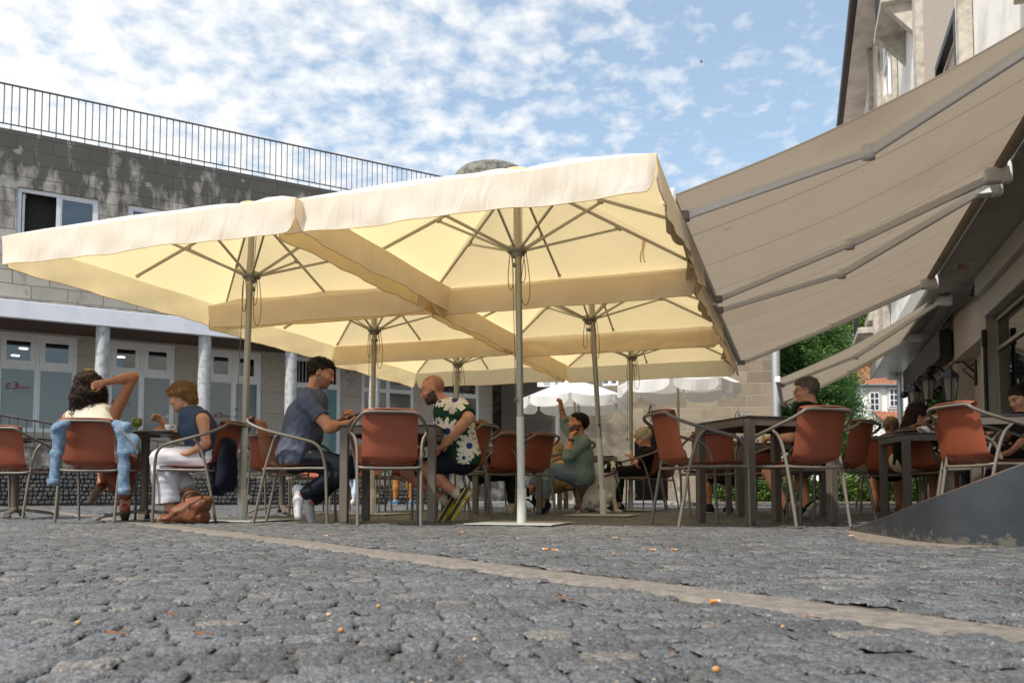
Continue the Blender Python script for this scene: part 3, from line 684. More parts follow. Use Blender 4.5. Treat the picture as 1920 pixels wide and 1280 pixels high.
def tree(base, height, crown_r, label, mat, seed, nclump=120, leaves=90, size=.14, drop=0.0, trunk_r=.22):
    rr = random.Random(seed); t = thing('tree', label, 'tree', base)
    b = Vector(base); mb = MB(); mb.tube([b, b+Vector((.1,.05,height*.4)), b+Vector((0,0,height*.9))], [trunk_r, trunk_r*.7, .04], 10)
    mb.build('trunk', M_BARK, t)
    for k in range(7):
        a = rr.uniform(0, 6.28); h = rr.uniform(.25,.7)*height; e = b+Vector((math.cos(a)*crown_r*.8, math.sin(a)*crown_r*.8, h+rr.uniform(.2,1.2)))
        m2 = MB(); m2.tube([b+Vector((0,0,h)), (b+Vector((0,0,h))+e)/2+Vector((0,0,.2)), e], [trunk_r*.4, trunk_r*.25, .02], 6); m2.build('limb', M_BARK, t)
    V = []
    for c in range(nclump):
        u = rr.random(); h = height*(.28+.72*u); rad = crown_r*(1-.75*((h/height-.3)/.7)**1.6 if h > .3*height else .9)
        a = rr.uniform(0, 6.28); q = rad*rr.random()**.45
        cc = Vector((b.x+math.cos(a)*q, b.y+math.sin(a)*q, h+rr.uniform(-.3,.3)-drop*q)); cr = rr.uniform(.35,.8)
        for _ in range(leaves):
            d = Vector((rr.gauss(0,.5)*cr, rr.gauss(0,.5)*cr, rr.gauss(0,.28)*cr)); p = cc+d
            a1 = Vector((rr.gauss(0,1), rr.gauss(0,1), rr.gauss(0,.5)-drop)).normalized()*size*rr.uniform(.5,1.2); b1 = a1.cross(Vector((rr.gauss(0,1), rr.gauss(0,1), rr.gauss(0,1)))).normalized()*size*.33
            V.append((p-a1, p+b1, p+a1, p-b1))
    n = len(V); arr = [tuple(q) for f in V for q in f]
    mc = MB(); mc.v = arr; mc.f = [(4*i, 4*i+1, 4*i+2, 4*i+3) for i in range(n)]; mc.mi = [0]*n; mc.sm = [False]*n
    mc.build('crown', mat, t); return t
p = W(1502, 923, 30); tree((p.x, 30, 0), 9.0, 2.1, 'tall dark green conifer with drooping branches beside the silver post', M_LF1, 11, 300, 210, .075, .35)
p = W(1572, 923, 34); tree((p.x, 34, 0), 5.2, 1.35, 'dark green drooping tree in front of the white house', M_LF1, 12, 150, 200, .07, .4)
p = W(1610, 923, 50); tree((p.x, 50, 0), 12.0, 3.6, 'lighter yellow green tree rising behind the white house roof', M_LF2, 13, 220, 170, .12, .0)
p = W(1540, 923, 45); tree((p.x, 45, 0), 11.0, 3.8, 'mid green leafy tree behind the drooping conifer', M_LF2, 14, 220, 170, .12, .0)
mb = MB(); rr = random.Random(5); xa, xb = GX(1330, 19.5), GX(1740, 19.5); V = []
for i in range(15000):
    x = rr.uniform(xa, xb); y = 19.5+rr.uniform(-.35,.5); z = rr.random()**.8*(.58+.06*math.sin(x*5)+.04*math.sin(x*13))
    p = Vector((x, y, z)); a1 = Vector((rr.gauss(0,1), rr.gauss(0,1), rr.gauss(0,1))).normalized()*.04; b1 = a1.cross(Vector((rr.gauss(0,1), rr.gauss(0,1), rr.gauss(0,1)))).normalized()*.022
    V += [tuple(p-a1), tuple(p+b1), tuple(p+a1), tuple(p-b1)]
mb.v = V; n = len(V)//4; mb.f = [(4*i,4*i+1,4*i+2,4*i+3) for i in range(n)]; mb.mi = [0]*n; mb.sm = [False]*n
M_HEDGE = material('hedge_leaf', (0.035,0.10,0.015), .5, noise=(2.5,(0.13,0.20,0.03),.42,.62), trans=(.25,(0.12,0.25,0.03)))
hd = thing('hedge', 'low clipped green hedge along the far edge of the plaza', 'hedge', (xa, 19.5, 0))
mb.build('foliage', M_HEDGE, hd)
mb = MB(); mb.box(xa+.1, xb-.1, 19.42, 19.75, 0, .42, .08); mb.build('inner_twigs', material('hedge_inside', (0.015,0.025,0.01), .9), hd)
mb = MB(); mb.box(xa-1, xb, 19.05, 19.14, -.01, .03, .01); tag(mb.build('kerb', M_STRIP), kind='structure')
# small plants at the foot of the granite wall
# ================================================================ posts and signs
def post(px, Y, h, r, label, name='lamp_post', mat=M_TAR, cat='post'):
    x = GX(px, Y); t = thing(name, label, cat, (x, Y, 0)); mb = MB(); mb.lathe([(r,0),(r,h)], (x, Y, 0), 16); mb.build('pole', mat, t); return t, x
t, x = post(1458, 17.5, 6.0, .085, 'thick silver lamp post in front of the granite building corner')
mb = MB(); mb.box(x-.03, x+.9, 17.46, 17.54, 5.9, 5.98, .01); mb.build('lamp_arm', M_TAR, t); mb = MB(); mb.lathe([(.03,.2),(.16,.1),(.2,0),(.001,-.02)], (x+.9, 17.5, 5.75), 16); mb.build('lamp_head', M_TAR, t)
t, x = post(1691, 22.0, 4.3, .075, 'slim silver lamp post with small bell lamps in front of the white house')
for (dx, z) in ((-.18, 3.35), (.16, 3.95)):
    mb = MB(); mb.tube([(x, 22, z+.15), (x+dx, 22, z+.12)], .02); mb.lathe([(.04,.14),(.08,.1),(.09,0),(.15,-.12),(.001,-.12)], (x+dx, 22, z), 16); mb.build('lamp_head', material('pale_lamp_shell', (.6,.62,.62), .5), t)
t, x = post(1046, 17.2, 2.78, .045, 'pale signpost carrying two rounded signs seen from behind', 'signpost', material('white_pole', (.62,.64,.66), .5), 'sign')
for dx in (-.235, .205):
    mb = MB(); mb.box(x+dx-.19, x+dx+.19, 17.10, 17.125, W(1046,726,17.2).z, W(1046,704,17.2).z+.12, .012); mb.build('sign_plate', material('sign_back_white', (.72,.72,.72), .5), t)
mb = MB(); mb.box(x-.3, x-.18, 17.07, 17.1, W(1046,720,17.2).z, W(1046,714,17.2).z, .005); mb.build('fixing_plate', M_TAR, t)
# bird in the sky
bp = W(1315, 117, 60); mb = MB(); mb.tube([bp+Vector((-.12,0,0)), bp, bp+Vector((.12,0,.02))], [.01,.04,.015], 6)
mb.sheet([[bp+Vector((-.03,0,0)), bp+Vector((.04,0,0))],[bp+Vector((-.10,-.12,.10)), bp+Vector((-.02,-.12,.12))],[bp+Vector((-.12,-.22,.06)), bp+Vector((-.09,-.24,.07))]], .006)
mb.sheet([[bp+Vector((-.03,0,0)), bp+Vector((.04,0,0))],[bp+Vector((.02,.12,.12)), bp+Vector((.09,.12,.12))],[bp+Vector((-.02,.24,.12)), bp+Vector((.02,.26,.13))]], .006)
tag(mb.build('bird', M_BLACK), 'tiny dark bird flying high in the blue sky', 'bird')
# ================================================================ cafe building on the right
cb_ = thing('cafe_building', 'tall white plastered cafe building with granite window surrounds and a dark gutter', 'building', AS(5, 2.0))
FC = frameM((0,0,0), U2, V2)   # local x = along street (a), y = s (away from plaza)
M_PLAS = material('old_white_plaster', (0.82,0.80,0.77), .85, noise=(1.6,(0.55,0.53,0.49),.45,.75,8.0), bump=(8,.2,.02))
M_SPECK = material('speckled_granite', (0.62,0.54,0.46), .8, noise=(85,(0.32,0.27,0.22),.42,.60,3.0), bump=(60,.2,.01))
M_SURR = material('weathered_stone_surround', (0.50,0.46,0.40), .85, noise=(6,(0.30,0.27,0.23),.42,.66,8.0), bump=(20,.4,.02))
M_CEIL = material('pale_soffit_panel', (0.42,0.42,0.40), .4, noise=(1.4,(0.34,0.33,0.31),.4,.7))
M_BEAM = material('cream_metal_beam', (0.48,0.47,0.44), .5)
M_BEIGE = material('beige_wall', (0.48,0.39,0.30), .85, noise=(2,(0.29,0.235,0.18),.4,.7))
SZ = 3.42; SW = 2.62
mb = MB(FC)
EAVE = 11.6
mb.box(4.0, 13.9, 2.02, 2.5, SZ+.12, EAVE); mb.box(13.9, 25.4, 2.02, 2.5, SZ+.12, EAVE); mb.box(25.1, 25.39, 2.5, 9, SZ+.12, EAVE); mb.box(25.4, 28.4, 2.02, 2.5, 7.2, EAVE)
o = mb.build('upper_wall', M_PLAS, cb_)
mb = MB(FC); mb.box(23.0, 23.29, SW+.4, 9, 0, SZ+.1); mb.build('end_wall', M_BEIGE, cb_)
mb = MB(FC); mb.box(3.0, 25.4, 1.95, 2.019, SZ+.0, SZ+.34, .01); mb.build('slab_edge', M_BEAM, cb_)
mb = MB(FC); 
for a in np.arange(3.0, 25.0, 2.2): mb.box(a+.006, a+2.194, 1.97, SW+.6, SZ-.02, SZ+.0)
mb.build('soffit', M_CEIL, cb_)
mb = MB(FC); mb.box(2.5, 28.9, 1.48, 2.6, EAVE, EAVE+.14, .01); mb.build('eave', M_PLAS, cb_)
mb = MB(FC); mb.tube([(2.4,1.40,EAVE+.10),(29.0,1.40,EAVE+.10)], .10, 10); mb.box(2.4, 29.0, 1.41, 1.478, EAVE+.05, EAVE+.2); mb.build('gutter', material('dark_gutter', (0.045,0.035,0.03), .5), cb_)
mb = MB(FC); mb.add([(2.4,1.44,EAVE+.15),(29.0,1.44,EAVE+.15),(29.0,8,EAVE+2.2),(2.4,8,EAVE+2.2)], [(0,1,2,3)]); mb.build('roof', M_TILE, cb_)
def cpt(px, py, s):
    """point on the plane at offset s of the cafe facade, seen at (px,py): returns (a, z)"""
    k = (px-960)/FPX  # x = a*sinA + s*cosA ; y = a*cosA - s*sinA ; x = k y (approximately, then correct for tilt)
    yc = (841-py)/FPX; dy = math.cos(PITCH)-yc*math.sin(PITCH); kk = k/dy
    a = s*(V2[0]-kk*V2[1])/(kk*U2[1]-U2[0]); Y = a*U2[1]+s*V2[1]
    return a, W(px, py, Y).z
# windows with stone surrounds, speckled bays, pilasters, brackets on the upper floors
def surround(a0, a1, z0, z1, depth=.10, wd=.24):
    mb = MB(FC); mb.box(a0-wd, a0, 2.02-depth, 2.01, z0-wd, z1+wd, .01); mb.box(a1, a1+wd, 2.02-depth, 2.01, z0-wd, z1+wd, .01)
    mb.box(a0, a1, 2.02-depth, 2.01, z1, z1+wd, .01); mb.box(a0-.1, a1+.1, 2.02-depth-.14, 2.008, z0-wd, z0-.02, .01); mb.build('window_surround', M_SURR, cb_)
def cwin(a0, a1, z0, z1, prot=.0):
    w_ = window(cb_, FC, a0, a1, z0, z1, 1.955-prot, 2, z0+(z1-z0)*.66, .07, (M_GLASSSKY, M_GLASSSKY), upper_thick=.05); return w_
for (a0, wdt, zs) in ((7.0,1.2,(4.9,8.1)), (18.1,1.9,(5.2,8.3)), (23.2,1.2,(4.9,8.3))):
    for z0 in zs:
        surround(a0, a0+wdt, z0, z0+2.0); cwin(a0, a0+wdt, z0, z0+2.0)
# projecting speckled bay (oriel) and its stone returns
for (a0, a1) in ((11.0, 14.1), (20.6, 22.6)):
    mb = MB(FC); mb.box(a0, a1, 1.97, 2.015, 4.0, EAVE-.02, .01); mb.build('granite_bay', M_SPECK, cb_)
    for q in (a0-.16, a0-.34, a1+.002, a1+.19):
        mb = MB(FC); mb.box(q, q+.158, 1.86, 2.012, 3.9, EAVE-.03, .01); mb.build('pilaster', M_SURR, cb_)
# balcony slabs with brackets
for (a0, a1, z) in ((15.4, 16.9, 8.75), (22.9, 25.0, 4.3)):
    mb = MB(FC); mb.box(a0, a1, 1.5, 2.018, z, z+.16, .015); b = mb.build('balcony', M_SURR, cb_)
    for q in (a0+.12, a1-.28):
        m2 = MB(FC); m2.add([(q,2.017,z),(q,1.56,z),(q,1.98,z-.5),(q,2.017,z-.55),(q+.16,2.017,z),(q+.16,1.56,z),(q+.16,1.98,z-.5),(q+.16,2.017,z-.55)], [(0,1,2,3),(7,6,5,4),(0,4,5,1),(1,5,6,2),(2,6,7,3)]); m2.build('bracket', M_SURR, b)
    m2 = MB(FC); m2.tube([(a0+.03,1.54,z+1.05),(a1-.03,1.54,z+1.05)], .018); m2.tube([(a0+.03,1.54,z+.22),(a1-.03,1.54,z+.22)], .012)
    for q in np.arange(a0+.05, a1, .13): m2.tube([(q,1.54,z+.16),(q,1.54,z+1.05)], .008, 6, False)
    m2.build('balustrade', M_BLACK, b)
mb = MB(FC); mb.bar((10.9,1.90,5.98),(12.3,1.90,5.98),.09,.10); mb.bar((12.3,1.90,6.02),(12.55,1.90,5.2),.09,.10,(1,0,0)); mb.bar((10.9,1.90,6.02),(10.9,1.90,5.2),.09,.10,(1,0,0)); mb.build('black_bracket', M_BLACK, cb_)
# ground floor: doors from a~2 to a0, pillar, beige wall with lanterns
aP0 = cpt(1849, 700, SW)[0]; aP1 = cpt(1790, 700, SW)[0]
print('pillar', aP0, aP1)
mb = MB(FC); mb.box(aP0, aP1-.12, SW, SW+.5, 2.55, SZ-.03); mb.box(aP0, aP0+.3, SW, SW+.5, 0, 2.55); mb.box(aP0+.3, aP1-.12, SW+.28, SW+.5, 0, 2.55)
mb.box(aP1-.12, aP1, SW, SW+.5, 0, SZ-.03); mb.build('granite_pillar', M_SPECK, cb_)
mb = MB(FC); mb.box(aP1, 23.3, SW+.05, SW+.4, 0, SZ-.03); mb.build('shop_wall', M_BEIGE, cb_)
mb = MB(FC); mb.box(2.5, aP0-.003, SW-.02, SW+.25, SZ-.62, SZ-.03, .01); mb.box(2.5, aP0-.003, SW-.12, SW-.021, SZ-.30, SZ-.03, .01); mb.build('door_lintel', M_BEAM, cb_)
mb = MB(FC); mb.box(2.5, aP0+.4, SW+4, SW+4.1, 0, SZ); mb.box(2.5, aP0, SW+.25, SW+4, SZ-.65, SZ-.55); mb.box(aP0+.35, aP0+.4, SW+.5, SW+4, 0, SZ); mb.box(2.5, aP0, SW+.25, SW+4, 0.0, 0.04); mb.build('dark_interior', M_DARKIN, cb_)
mb = MB(FC); a_ = cpt(1895, 560, SW+1.3)[0]; mb.box(a_-.25, a_+.25, SW+1.1, SW+1.5, SZ-.67, SZ-.655); mb.build('ceiling_panel', material('grey_ceiling_panel', (.30,.29,.27), .6), cb_)
# folding glazed door leaf standing in the opening
M_ALU = material('champagne_aluminium', (0.40,0.37,0.32), .4, metal=.3)
M_DGL = glass_mat('dark_door_glass', (0.4,0.4,0.4), .35, .35, .02, (.004,.004,.004))
for (a0, a1) in ((aP0-2.5, aP0-.06), (aP0-5.0, aP0-2.53)):
    d = window(cb_, FC, a0, a1, .03, SZ-.66, SW+.12, 1, 2.30, .05, (M_DGL, M_DGL), sash=False, name='glazed_door', wood=M_ALU)
mb = MB(FC); mb.box(aP0-.06, aP0, SW, SW+.12, 0, SZ-.62); mb.build('door_frame', M_ALU, cb_)
mb = MB(FC); mb.tube([(aP0-.12,SW-.03,1.0),(aP0-.12,SW-.03,2.45)], .028, 8); mb.box(aP0-.16, aP0-.08, SW-.07, SW, 2.35, 2.6, .01); mb.build('door_closer', M_BLACK, cb_)
# shop door behind the lanterns
for (p0, p1) in ((1783, 1742), (1735, 1712)):
    a0 = cpt(p0, 760, SW+.05)[0]; a1 = cpt(p1, 760, SW+.05)[0]
    mb = MB(FC); mb.box(a0, a1, SW-.0, SW+.047, 0, 2.45); d = mb.build('shop_door', material('dark_brown_door', (0.05,0.035,0.025), .5), cb_)
    m2 = MB(FC); m2.box(a0+.15, a1-.15, SW-.012, SW-.003, .3, 2.3); m2.build('pane', M_DGL, d)
# black boards / fascia sign over the shops and cables
a0 = cpt(1775, 640, SW-.1)[0]; a1 = cpt(1703, 690, SW-.1)[0]
sb = MB(FC); sb.box(a0, a1, SW-.22, SW-.02, 2.62, 3.12, .01)
sg = sb.build('signboard', M_BLACK); tag(sg, 'long black shop signboard under the soffit above the lanterns', 'sign')
for k in range(4):
    q = a0 + (a1-a0)*(k+.4)/4; m2 = MB(FC); m2.lathe([(.001,0),(.075,.02),(.09,.07),(.07,.14),(.001,.16)], (q, SW-.3, 2.40), 14); tag(m2.build('spotlight', M_BLACK), ['first','second','third','fourth'][k]+' round black spotlight along the bottom of the long black signboard, counted from the pillar', 'spotlight', 'spotlights under the signboard')
mb = MB(FC); 
for k in range(5): mb.box(aP1+.1, aP1+1.4, SW-.12, SW-.05, 2.75+k*.09, 2.79+k*.09)
mb.build('louvre', M_BLACK, cb_)
mb = MB(FC)
for k in range(3):
    pts = [(a, SW-.08-.02*k, SZ-.12-.03*k+.05*math.sin(a*2+k)) for a in np.arange(aP0+.2, 20, .5)]; mb.tube(pts, .022, 6)
tag(mb.build('cable_bundle', M_BLACK), 'sagging bundle of black cables under the soffit of the cafe building', 'cable')
def lantern(px, py, label):
    a, z = cpt(px, py, SW-.35); t = thing('wall_lantern', label, 'lantern', AS(a, SW-.35, z), 0, 'black wall lanterns on the beige shop wall')
    m = frameM(AS(a, SW-.35, z), U2, V2)
    mb = MB(m); mb.tube([(0,.36,.12),(0,.2,.30),(0,.05,.30),(0,0,.26)], .016, 6); mb.tube([(0,.36,.0),(0,.18,.18),(0,.36,.26)], .014, 6); mb.box(-.05,.05,.34,.38,-.08,.32,.01); mb.build('bracket', M_BLACK, t)
    mb = MB(m); mb.lathe([(.15,.06),(.13,.10),(.05,.19),(.03,.2),(.02,.26)], (0,0,0), 6, False); mb.lathe([(.085,-.30),(.03,-.33),(.015,-.37)], (0,0,0), 6, False)
    for k in range(6):
        an = 2*math.pi*k/6; mb.tube([(.13*math.cos(an), .13*math.sin(an), .06), (.085*math.cos(an), .085*math.sin(an), -.30)], .008, 5, False)
    mb.build('lantern_frame', M_BLACK, t)
    mb = MB(m); mb.lathe([(.12,.06),(.08,-.30)], (0,0,0), 6, False); mb.build('glass', glass_mat('lantern_glass', (.8,.8,.78), 1.2, .35, .1, (.5,.5,.48)) if 'lantern_glass' not in MATS else MATS['lantern_glass'], t)
lantern(1739, 719, 'black six sided lantern on the beige wall nearest the shop door')
lantern(1714, 740, 'black six sided lantern farthest along the beige wall')
lantern(1781, 715, 'black six sided lantern beside the granite pillar')
# warning sticker on the soffit
a, z = cpt(1805, 508, 2.35)[0], 0
a = None
k = 0
st = MB(FC); sa = 12.9; st.box(sa-.16, sa+.16, 2.12, 2.34, SZ-.026, SZ-.022); st.build('sticker', material('white_sticker', (.6,.6,.58), .5), cb_)
st = MB(FC); st.add([(sa-.13,2.15,SZ-.030),(sa+.03,2.15,SZ-.030),(sa-.05,2.31,SZ-.030)], [(0,1,2)]); st.box(sa+.06, sa+.13, 2.15, 2.31, SZ-.030, SZ-.028); st.build('sticker_print', M_RED, cb_)
# ================================================================ metal ramp and apron
rp = [(2.16,5.36,.0),(2.06,4.57,.105),(2.00,4.10,.19),(2.04,3.84,.245),(2.14,3.72,.31),(2.27,3.67,.375),(2.6,3.6,.49),(3.2,3.5,.66)]
bk = [(2.161,5.362,.0),(2.6,5.30,.09),(3.0,5.2,.19),(3.3,5.1,.245),(3.6,5.0,.30),(3.8,4.9,.35),(4.1,4.7,.45),(4.3,4.4,.62)]
def resample(L, n):
    P = [Vector(p) for p in L]; d = [0]
    for i in range(1, len(P)): d.append(d[-1]+(P[i]-P[i-1]).length)
    out = []
    for k in range(n):
        q = d[-1]*k/(n-1); i = max(j for j in range(len(d)) if d[j] <= q+1e-9); i = min(i, len(P)-2); f = (q-d[i])/(d[i+1]-d[i]); out.append(P[i].lerp(P[i+1], f))
    return out
def smooth_pts(L, it=2):
    P = [Vector(p) for p in L]
    for _ in range(it): P = [P[0]]+[(P[i-1]+P[i]*2+P[i+1])/4 for i in range(1, len(P)-1)]+[P[-1]]
    return P
fr_ = smooth_pts(resample(rp, 40), 8); bk_ = smooth_pts(resample(bk, 40), 4)
mb = MB(); mb.sheet([[Vector((p.x, p.y, -.02)) for p in fr_], [p for p in fr_]], .01); mb.sheet([[p-Vector((0,0,.004)) for p in fr_], [p-Vector((0,0,.004)) for p in bk_]], 0)
mb.sheet([[p for p in bk_], [Vector((p.x, p.y, -.02)) for p in bk_]], 0)
def scr(g, vec, col, p):
    n = g.n('ShaderNodeTexNoise', i_Scale=26.0, i_Detail=8.0, i_Roughness=.7); mp = g.n('ShaderNodeMapping'); mp.inputs['Scale'].default_value = (1,1,1.4); g.l(vec, mp.inputs[0]); g.l(mp.outputs[0], n.inputs['Vector'])
    sx = g.n('ShaderNodeSeparateXYZ'); g.l(vec, sx.inputs[0])
    h = g.n('ShaderNodeMapRange', i_From_Min=.13, i_From_Max=.0); g.l(sx.outputs[2], h.inputs[0])
    s = g.math('ADD', n.outputs[0], g.math('MULTIPLY', h.outputs[0], .30))
    c = g.mix(g.math('MULTIPLY', g.ramp(s, [(.74,(0,0,0)),(.80,(1,1,1))]), .5), col, (.17,.145,.10))
    n2 = g.n('ShaderNodeTexNoise', i_Scale=160.0, i_Detail=1.0); g.l(vec, n2.inputs['Vector'])
    return g.mix(g.ramp(n2.outputs[0], [(.78,(0,0,0)),(.82,(1,1,1))]), c, (.14,.155,.16))
M_RAMP = material('scuffed_dark_steel', (0.022,0.026,0.031), .5, metal=.1, noise=(5,(0.036,0.041,0.048),.35,.7), bump=(6,.15,.02), extra=scr)
rt = tag(mb.build('metal_ramp', M_RAMP), 'dark scuffed sheet metal access ramp rising to the right in front of the chairs', 'ramp')
mb = MB(); mb.tube([p+Vector((0,0,.001)) for p in fr_], .0045, 6); mb.build('edge_lip', material('rubbed_rusty_edge', (.14,.06,.035), .6, noise=(20,(.06,.05,.05),.4,.6)), rt)
for q_ in (9, 22, 31):
    mb = MB(); mb.tube([Vector((fr_[q_].x-.003, fr_[q_].y-.003, z)) for z in np.linspace(.0, fr_[q_].z-.006, 4)], .0016, 5); mb.build('plate_joint', M_BLACK, rt)
mb = MB(); ap = [(2.13,5.37),(2.03,4.62),(1.96,4.10),(1.98,3.86),(2.08,3.72),(2.16,3.66),(1.95,3.62),(1.80,3.75),(1.72,4.15)]
mb.prism(ap[::-1], -.03, .004)
tag(mb.build('concrete_apron', M_APRON), kind='structure')
# ================================================================ parasols
def fabric_extra(amp):
    def ex(g, vec, col, p):
        w1 = g.n('ShaderNodeTexNoise', i_Scale=7.0, i_Detail=4.0, i_Distortion=1.0); mp = g.n('ShaderNodeMapping'); mp.inputs['Scale'].default_value = (1,1,.25); g.l(vec, mp.inputs[0]); g.l(mp.outputs[0], w1.inputs['Vector'])
        b = g.n('ShaderNodeBump', i_Strength=amp, i_Distance=.03); g.l(w1.outputs[0], b.inputs['Height']); g.l(b.outputs[0], p.inputs['Normal']); return None
    return ex
M_CREAM = material('cream_parasol_fabric', (0.93,0.90,0.86), .85, spec=.2, noise=(2,(0.88,0.84,0.77),.4,.7), trans=(.45,(1.0,0.80,0.43)), extra=fabric_extra(.8))
M_POLE = material('grey_beige_parasol_metal', (0.33,0.31,0.26), .4, metal=.35)
M_POLEW = material('pale_parasol_pole', (0.56,0.56,0.51), .5)
M_BASE = material('pale_steel_plate', (0.40,0.41,0.38), .45, metal=.2)
M_CORD = material('grey_cord', (0.16,0.14,0.11), .9)
M_HEM = material('tan_hem', (0.55,0.40,0.22), .9)
HC = 2.175; HUB = 2.09; APX = 2.74
def parasol(cx, cy, bx, by, half, label, seed, dz=0.0, low_white=True):
    rr = random.Random(seed); t = thing('parasol', label, 'parasol', (bx, by, 0), 0, 'cream square parasols over the terrace')
    def P(u, v, z): return Vector((cx+u*U2[0]+v*V2[0], cy+u*U2[1]+v*V2[1], z+dz))
    hc = HC; ap = APX
    ph = [rr.uniform(0,6.28) for _ in range(8)]
    # canopy: four panels, each split at the middle rib; slightly sagging between ribs
    mb = MB(); N = 14; K = 26
    def roof(u, v):
        m = max(abs(u), abs(v)); 
        q = min(abs(u), abs(v))/m if m > 1e-6 else 0
        sag = -.05*m*(1-m)*4*math.sin(math.pi*q)*.6
        return ap-.03+(hc-ap+.03)*m**1.22+sag + .004*math.sin(9*u+ph[0])*math.sin(8*v+ph[1])
    def edge_pt(side, f):
        # side 0: front (-u), 1: right (+v), 2: rear (+u), 3: left (-v); f in -1..1
        return [(-1, f), (f, 1), (1, -f), (-f, -1)][side]
    for side in range(4):
        g_ = []
        for i in range(N+1):
            m = i/N; row = []
            for j in range(K+1):
                f = -1+2*j/K; a, b = edge_pt(side, f); sc = 1-.008*math.sin(math.pi*abs(f))*m  # edge bows inwards between ribs
                row.append(P(a*m*half*sc, b*m*half*sc, roof(a*m, b*m)))
            g_.append(row)
        mb.sheet(g_)
    mb.build('canopy', M_CREAM, t)
    # vent cap
    mb = MB(); g_ = []
    for i in range(5):
        m = i/4; g_.append([P(math.cos(a)*m*.11, math.sin(a)*m*.11, ap-.012-.02*m*m) for a in np.linspace(0, 2*math.pi, 17)])
    mb.sheet(g_); mb.build('vent_cap', M_CREAM, t)
    # valances, one per side, cut at the corners
    for side in range(4):
        K2 = 90; g_ = []; dp = .235
        for j in range(K2+1):
            f = -1+2*j/K2; a, b = edge_pt(side, f); sc = 1-.008*math.sin(math.pi*abs(f)); col = []
            ef = min(1, (1-abs(f))/.05)
            for k in range(8):
                q = k/7; wv = (.007*math.sin(f*23+q*4+ph[4])*q+.006*math.sin(f*11-q*5+ph[5])+.006*math.sin(f*13+ph[2+side % 4])+.012*math.sin(f*5.3+ph[3]))*q
                out = 1+ (wv + (.018-.03*(1-ef))*q)/half
                nx, ny = [(-1,0),(0,1),(1,0),(0,-1)][side]
                u = a*half*sc+nx*(out-1)*half; v = b*half*sc+ny*(out-1)*half
                lift = .09*(1-ef)**2*q
                sag = 0
                # pull the cut corner a little inwards
                if side in (0,2): v *= 1-.012*q*(1-ef)
                else: u *= 1-.012*q*(1-ef)
                col.append(P(u, v, hc+.002-dp*q+lift+.004*math.sin(f*7+ph[0])*q))
            g_.append(col)
        mb = MB(); mb.sheet(g_); vl = mb.build('valance', M_CREAM, t)
        mb = MB(); mb.tube([c_[-1] for c_ in g_], .0032, 5); mb.build('hem', M_HEM, vl)
    # pole: lower sleeve is paler
    top = P(0,0,ap-.05); base = Vector((bx, by, 0)); hubp = base.lerp(top, HUB/ap); 
    m1 = base.lerp(top, .30); mb = MB(); mb.tube([base, m1], .030, 16); mb.build('lower_pole', M_POLEW, t)
    mb = MB(); mb.tube([m1, top], .0265, 16); mb.build('pole', M_POLE, t)
    c2 = P(0,0,HUB); mb = MB(frameM((c2.x, c2.y, 0), (1,0), (0,1)))
    mb.lathe([(.03,-.07),(.05,-.05),(.052,-.03),(.078,-.025),(.078,.018),(.05,.03),(.03,.035)], (0,0,c2.z), 20); mb.lathe([(.028,-.14),(.036,-.135),(.036,-.11),(.028,-.105)], (0,0,c2.z), 16); mb.build('runner_hub', M_POLE, t)
    mb = MB(); c3 = P(0,0,ap-.09); mb.lathe([(.03,-.03),(.07,-.02),(.07,.02),(.03,.03)], (c3.x, c3.y, c3.z), 18); mb.build('top_hub', M_POLE, t)
    for k in range(8):
        a, b = [(-1,-1),(-1,0),(-1,1),(0,1),(1,1),(1,0),(1,-1),(0,-1)][k]
        e = P(a*half*.955, b*half*.955, roof(a*.955,b*.955)-.022); s0 = P(a*.05, b*.05, ap-.09)
        q = .52; midp = s0.lerp(e, q)
        mb = MB(); mb.bar(s0, e, .014, .022); 
        rb = mb.build('rib', M_POLE, t)
        m2 = MB(); m2.bar(e+(s0-e)*.03, e, .03, .03, bev=.006); m2.build('rib_pocket', M_CREAM, rb)
        st = P(a*.07/math.hypot(a,b), b*.07/math.hypot(a,b), HUB)
        mb = MB(); mb.bar(st, midp-Vector((0,0,.02)), .013, .02); sr = mb.build('strut', M_POLE, t)
        m2 = MB(); m2.bar(midp-(e-s0)*.018-Vector((0,0,.012)), midp+(e-s0)*.018-Vector((0,0,.012)), .026, .034, bev=.005); m2.build('joint', M_POLE, sr)
    # cords
    for k, (dx, L, ww) in enumerate(((-.05,.30,.02),(.065,.42,.035),(.045,.24,.02))):
        pts = []; h0 = c2+Vector((dx*.6, -.03, -.03))
        for i in range(25):
            a = 2*math.pi*i/24; pts.append(h0+Vector((dx*.4+ww*math.sin(a)*(1-.5*math.cos(a))*.9, 0.01*math.sin(a*2), -L*(.5-.5*math.cos(a)))))
        mb = MB(); mb.tube(pts, .0035, 5, False, True); mb.build('cord', M_CORD, t)
    mb = MB(); mb.tube([hubp+Vector((-.045,-.03,-.02)), base+Vector((-.045,-.03,.95))], .0032, 5); mb.lathe([(.001,-.018),(.014,-.01),(.014,.01),(.001,.018)], tuple(base+Vector((-.045,-.03,.95))), 10); mb.build('pull_cord', M_CORD, t)
    mb = MB(); mb.tube([hubp+Vector((.03,.0,0)), P(.03,.03,ap-.1)], .003, 5); mb.tube([hubp+Vector((-.035,.0,0)), P(.03,-.035,ap-.1)], .003, 5); mb.build('lifting_rope', M_CORD, t)
    # base plate, foot socket and clamp knob
    mb = MB(frameM((bx, by, 0), U2, V2)); mb.box(-.34,.34,-.34,.34,.002,.010,.002); mb.build('base_plate', M_BASE, t)
    mb = MB(); mb.lathe([(.036,.0),(.036,.26),(.031,.262)], (bx, by, .010), 18); mb.build('foot_socket', M_POLEW, t)
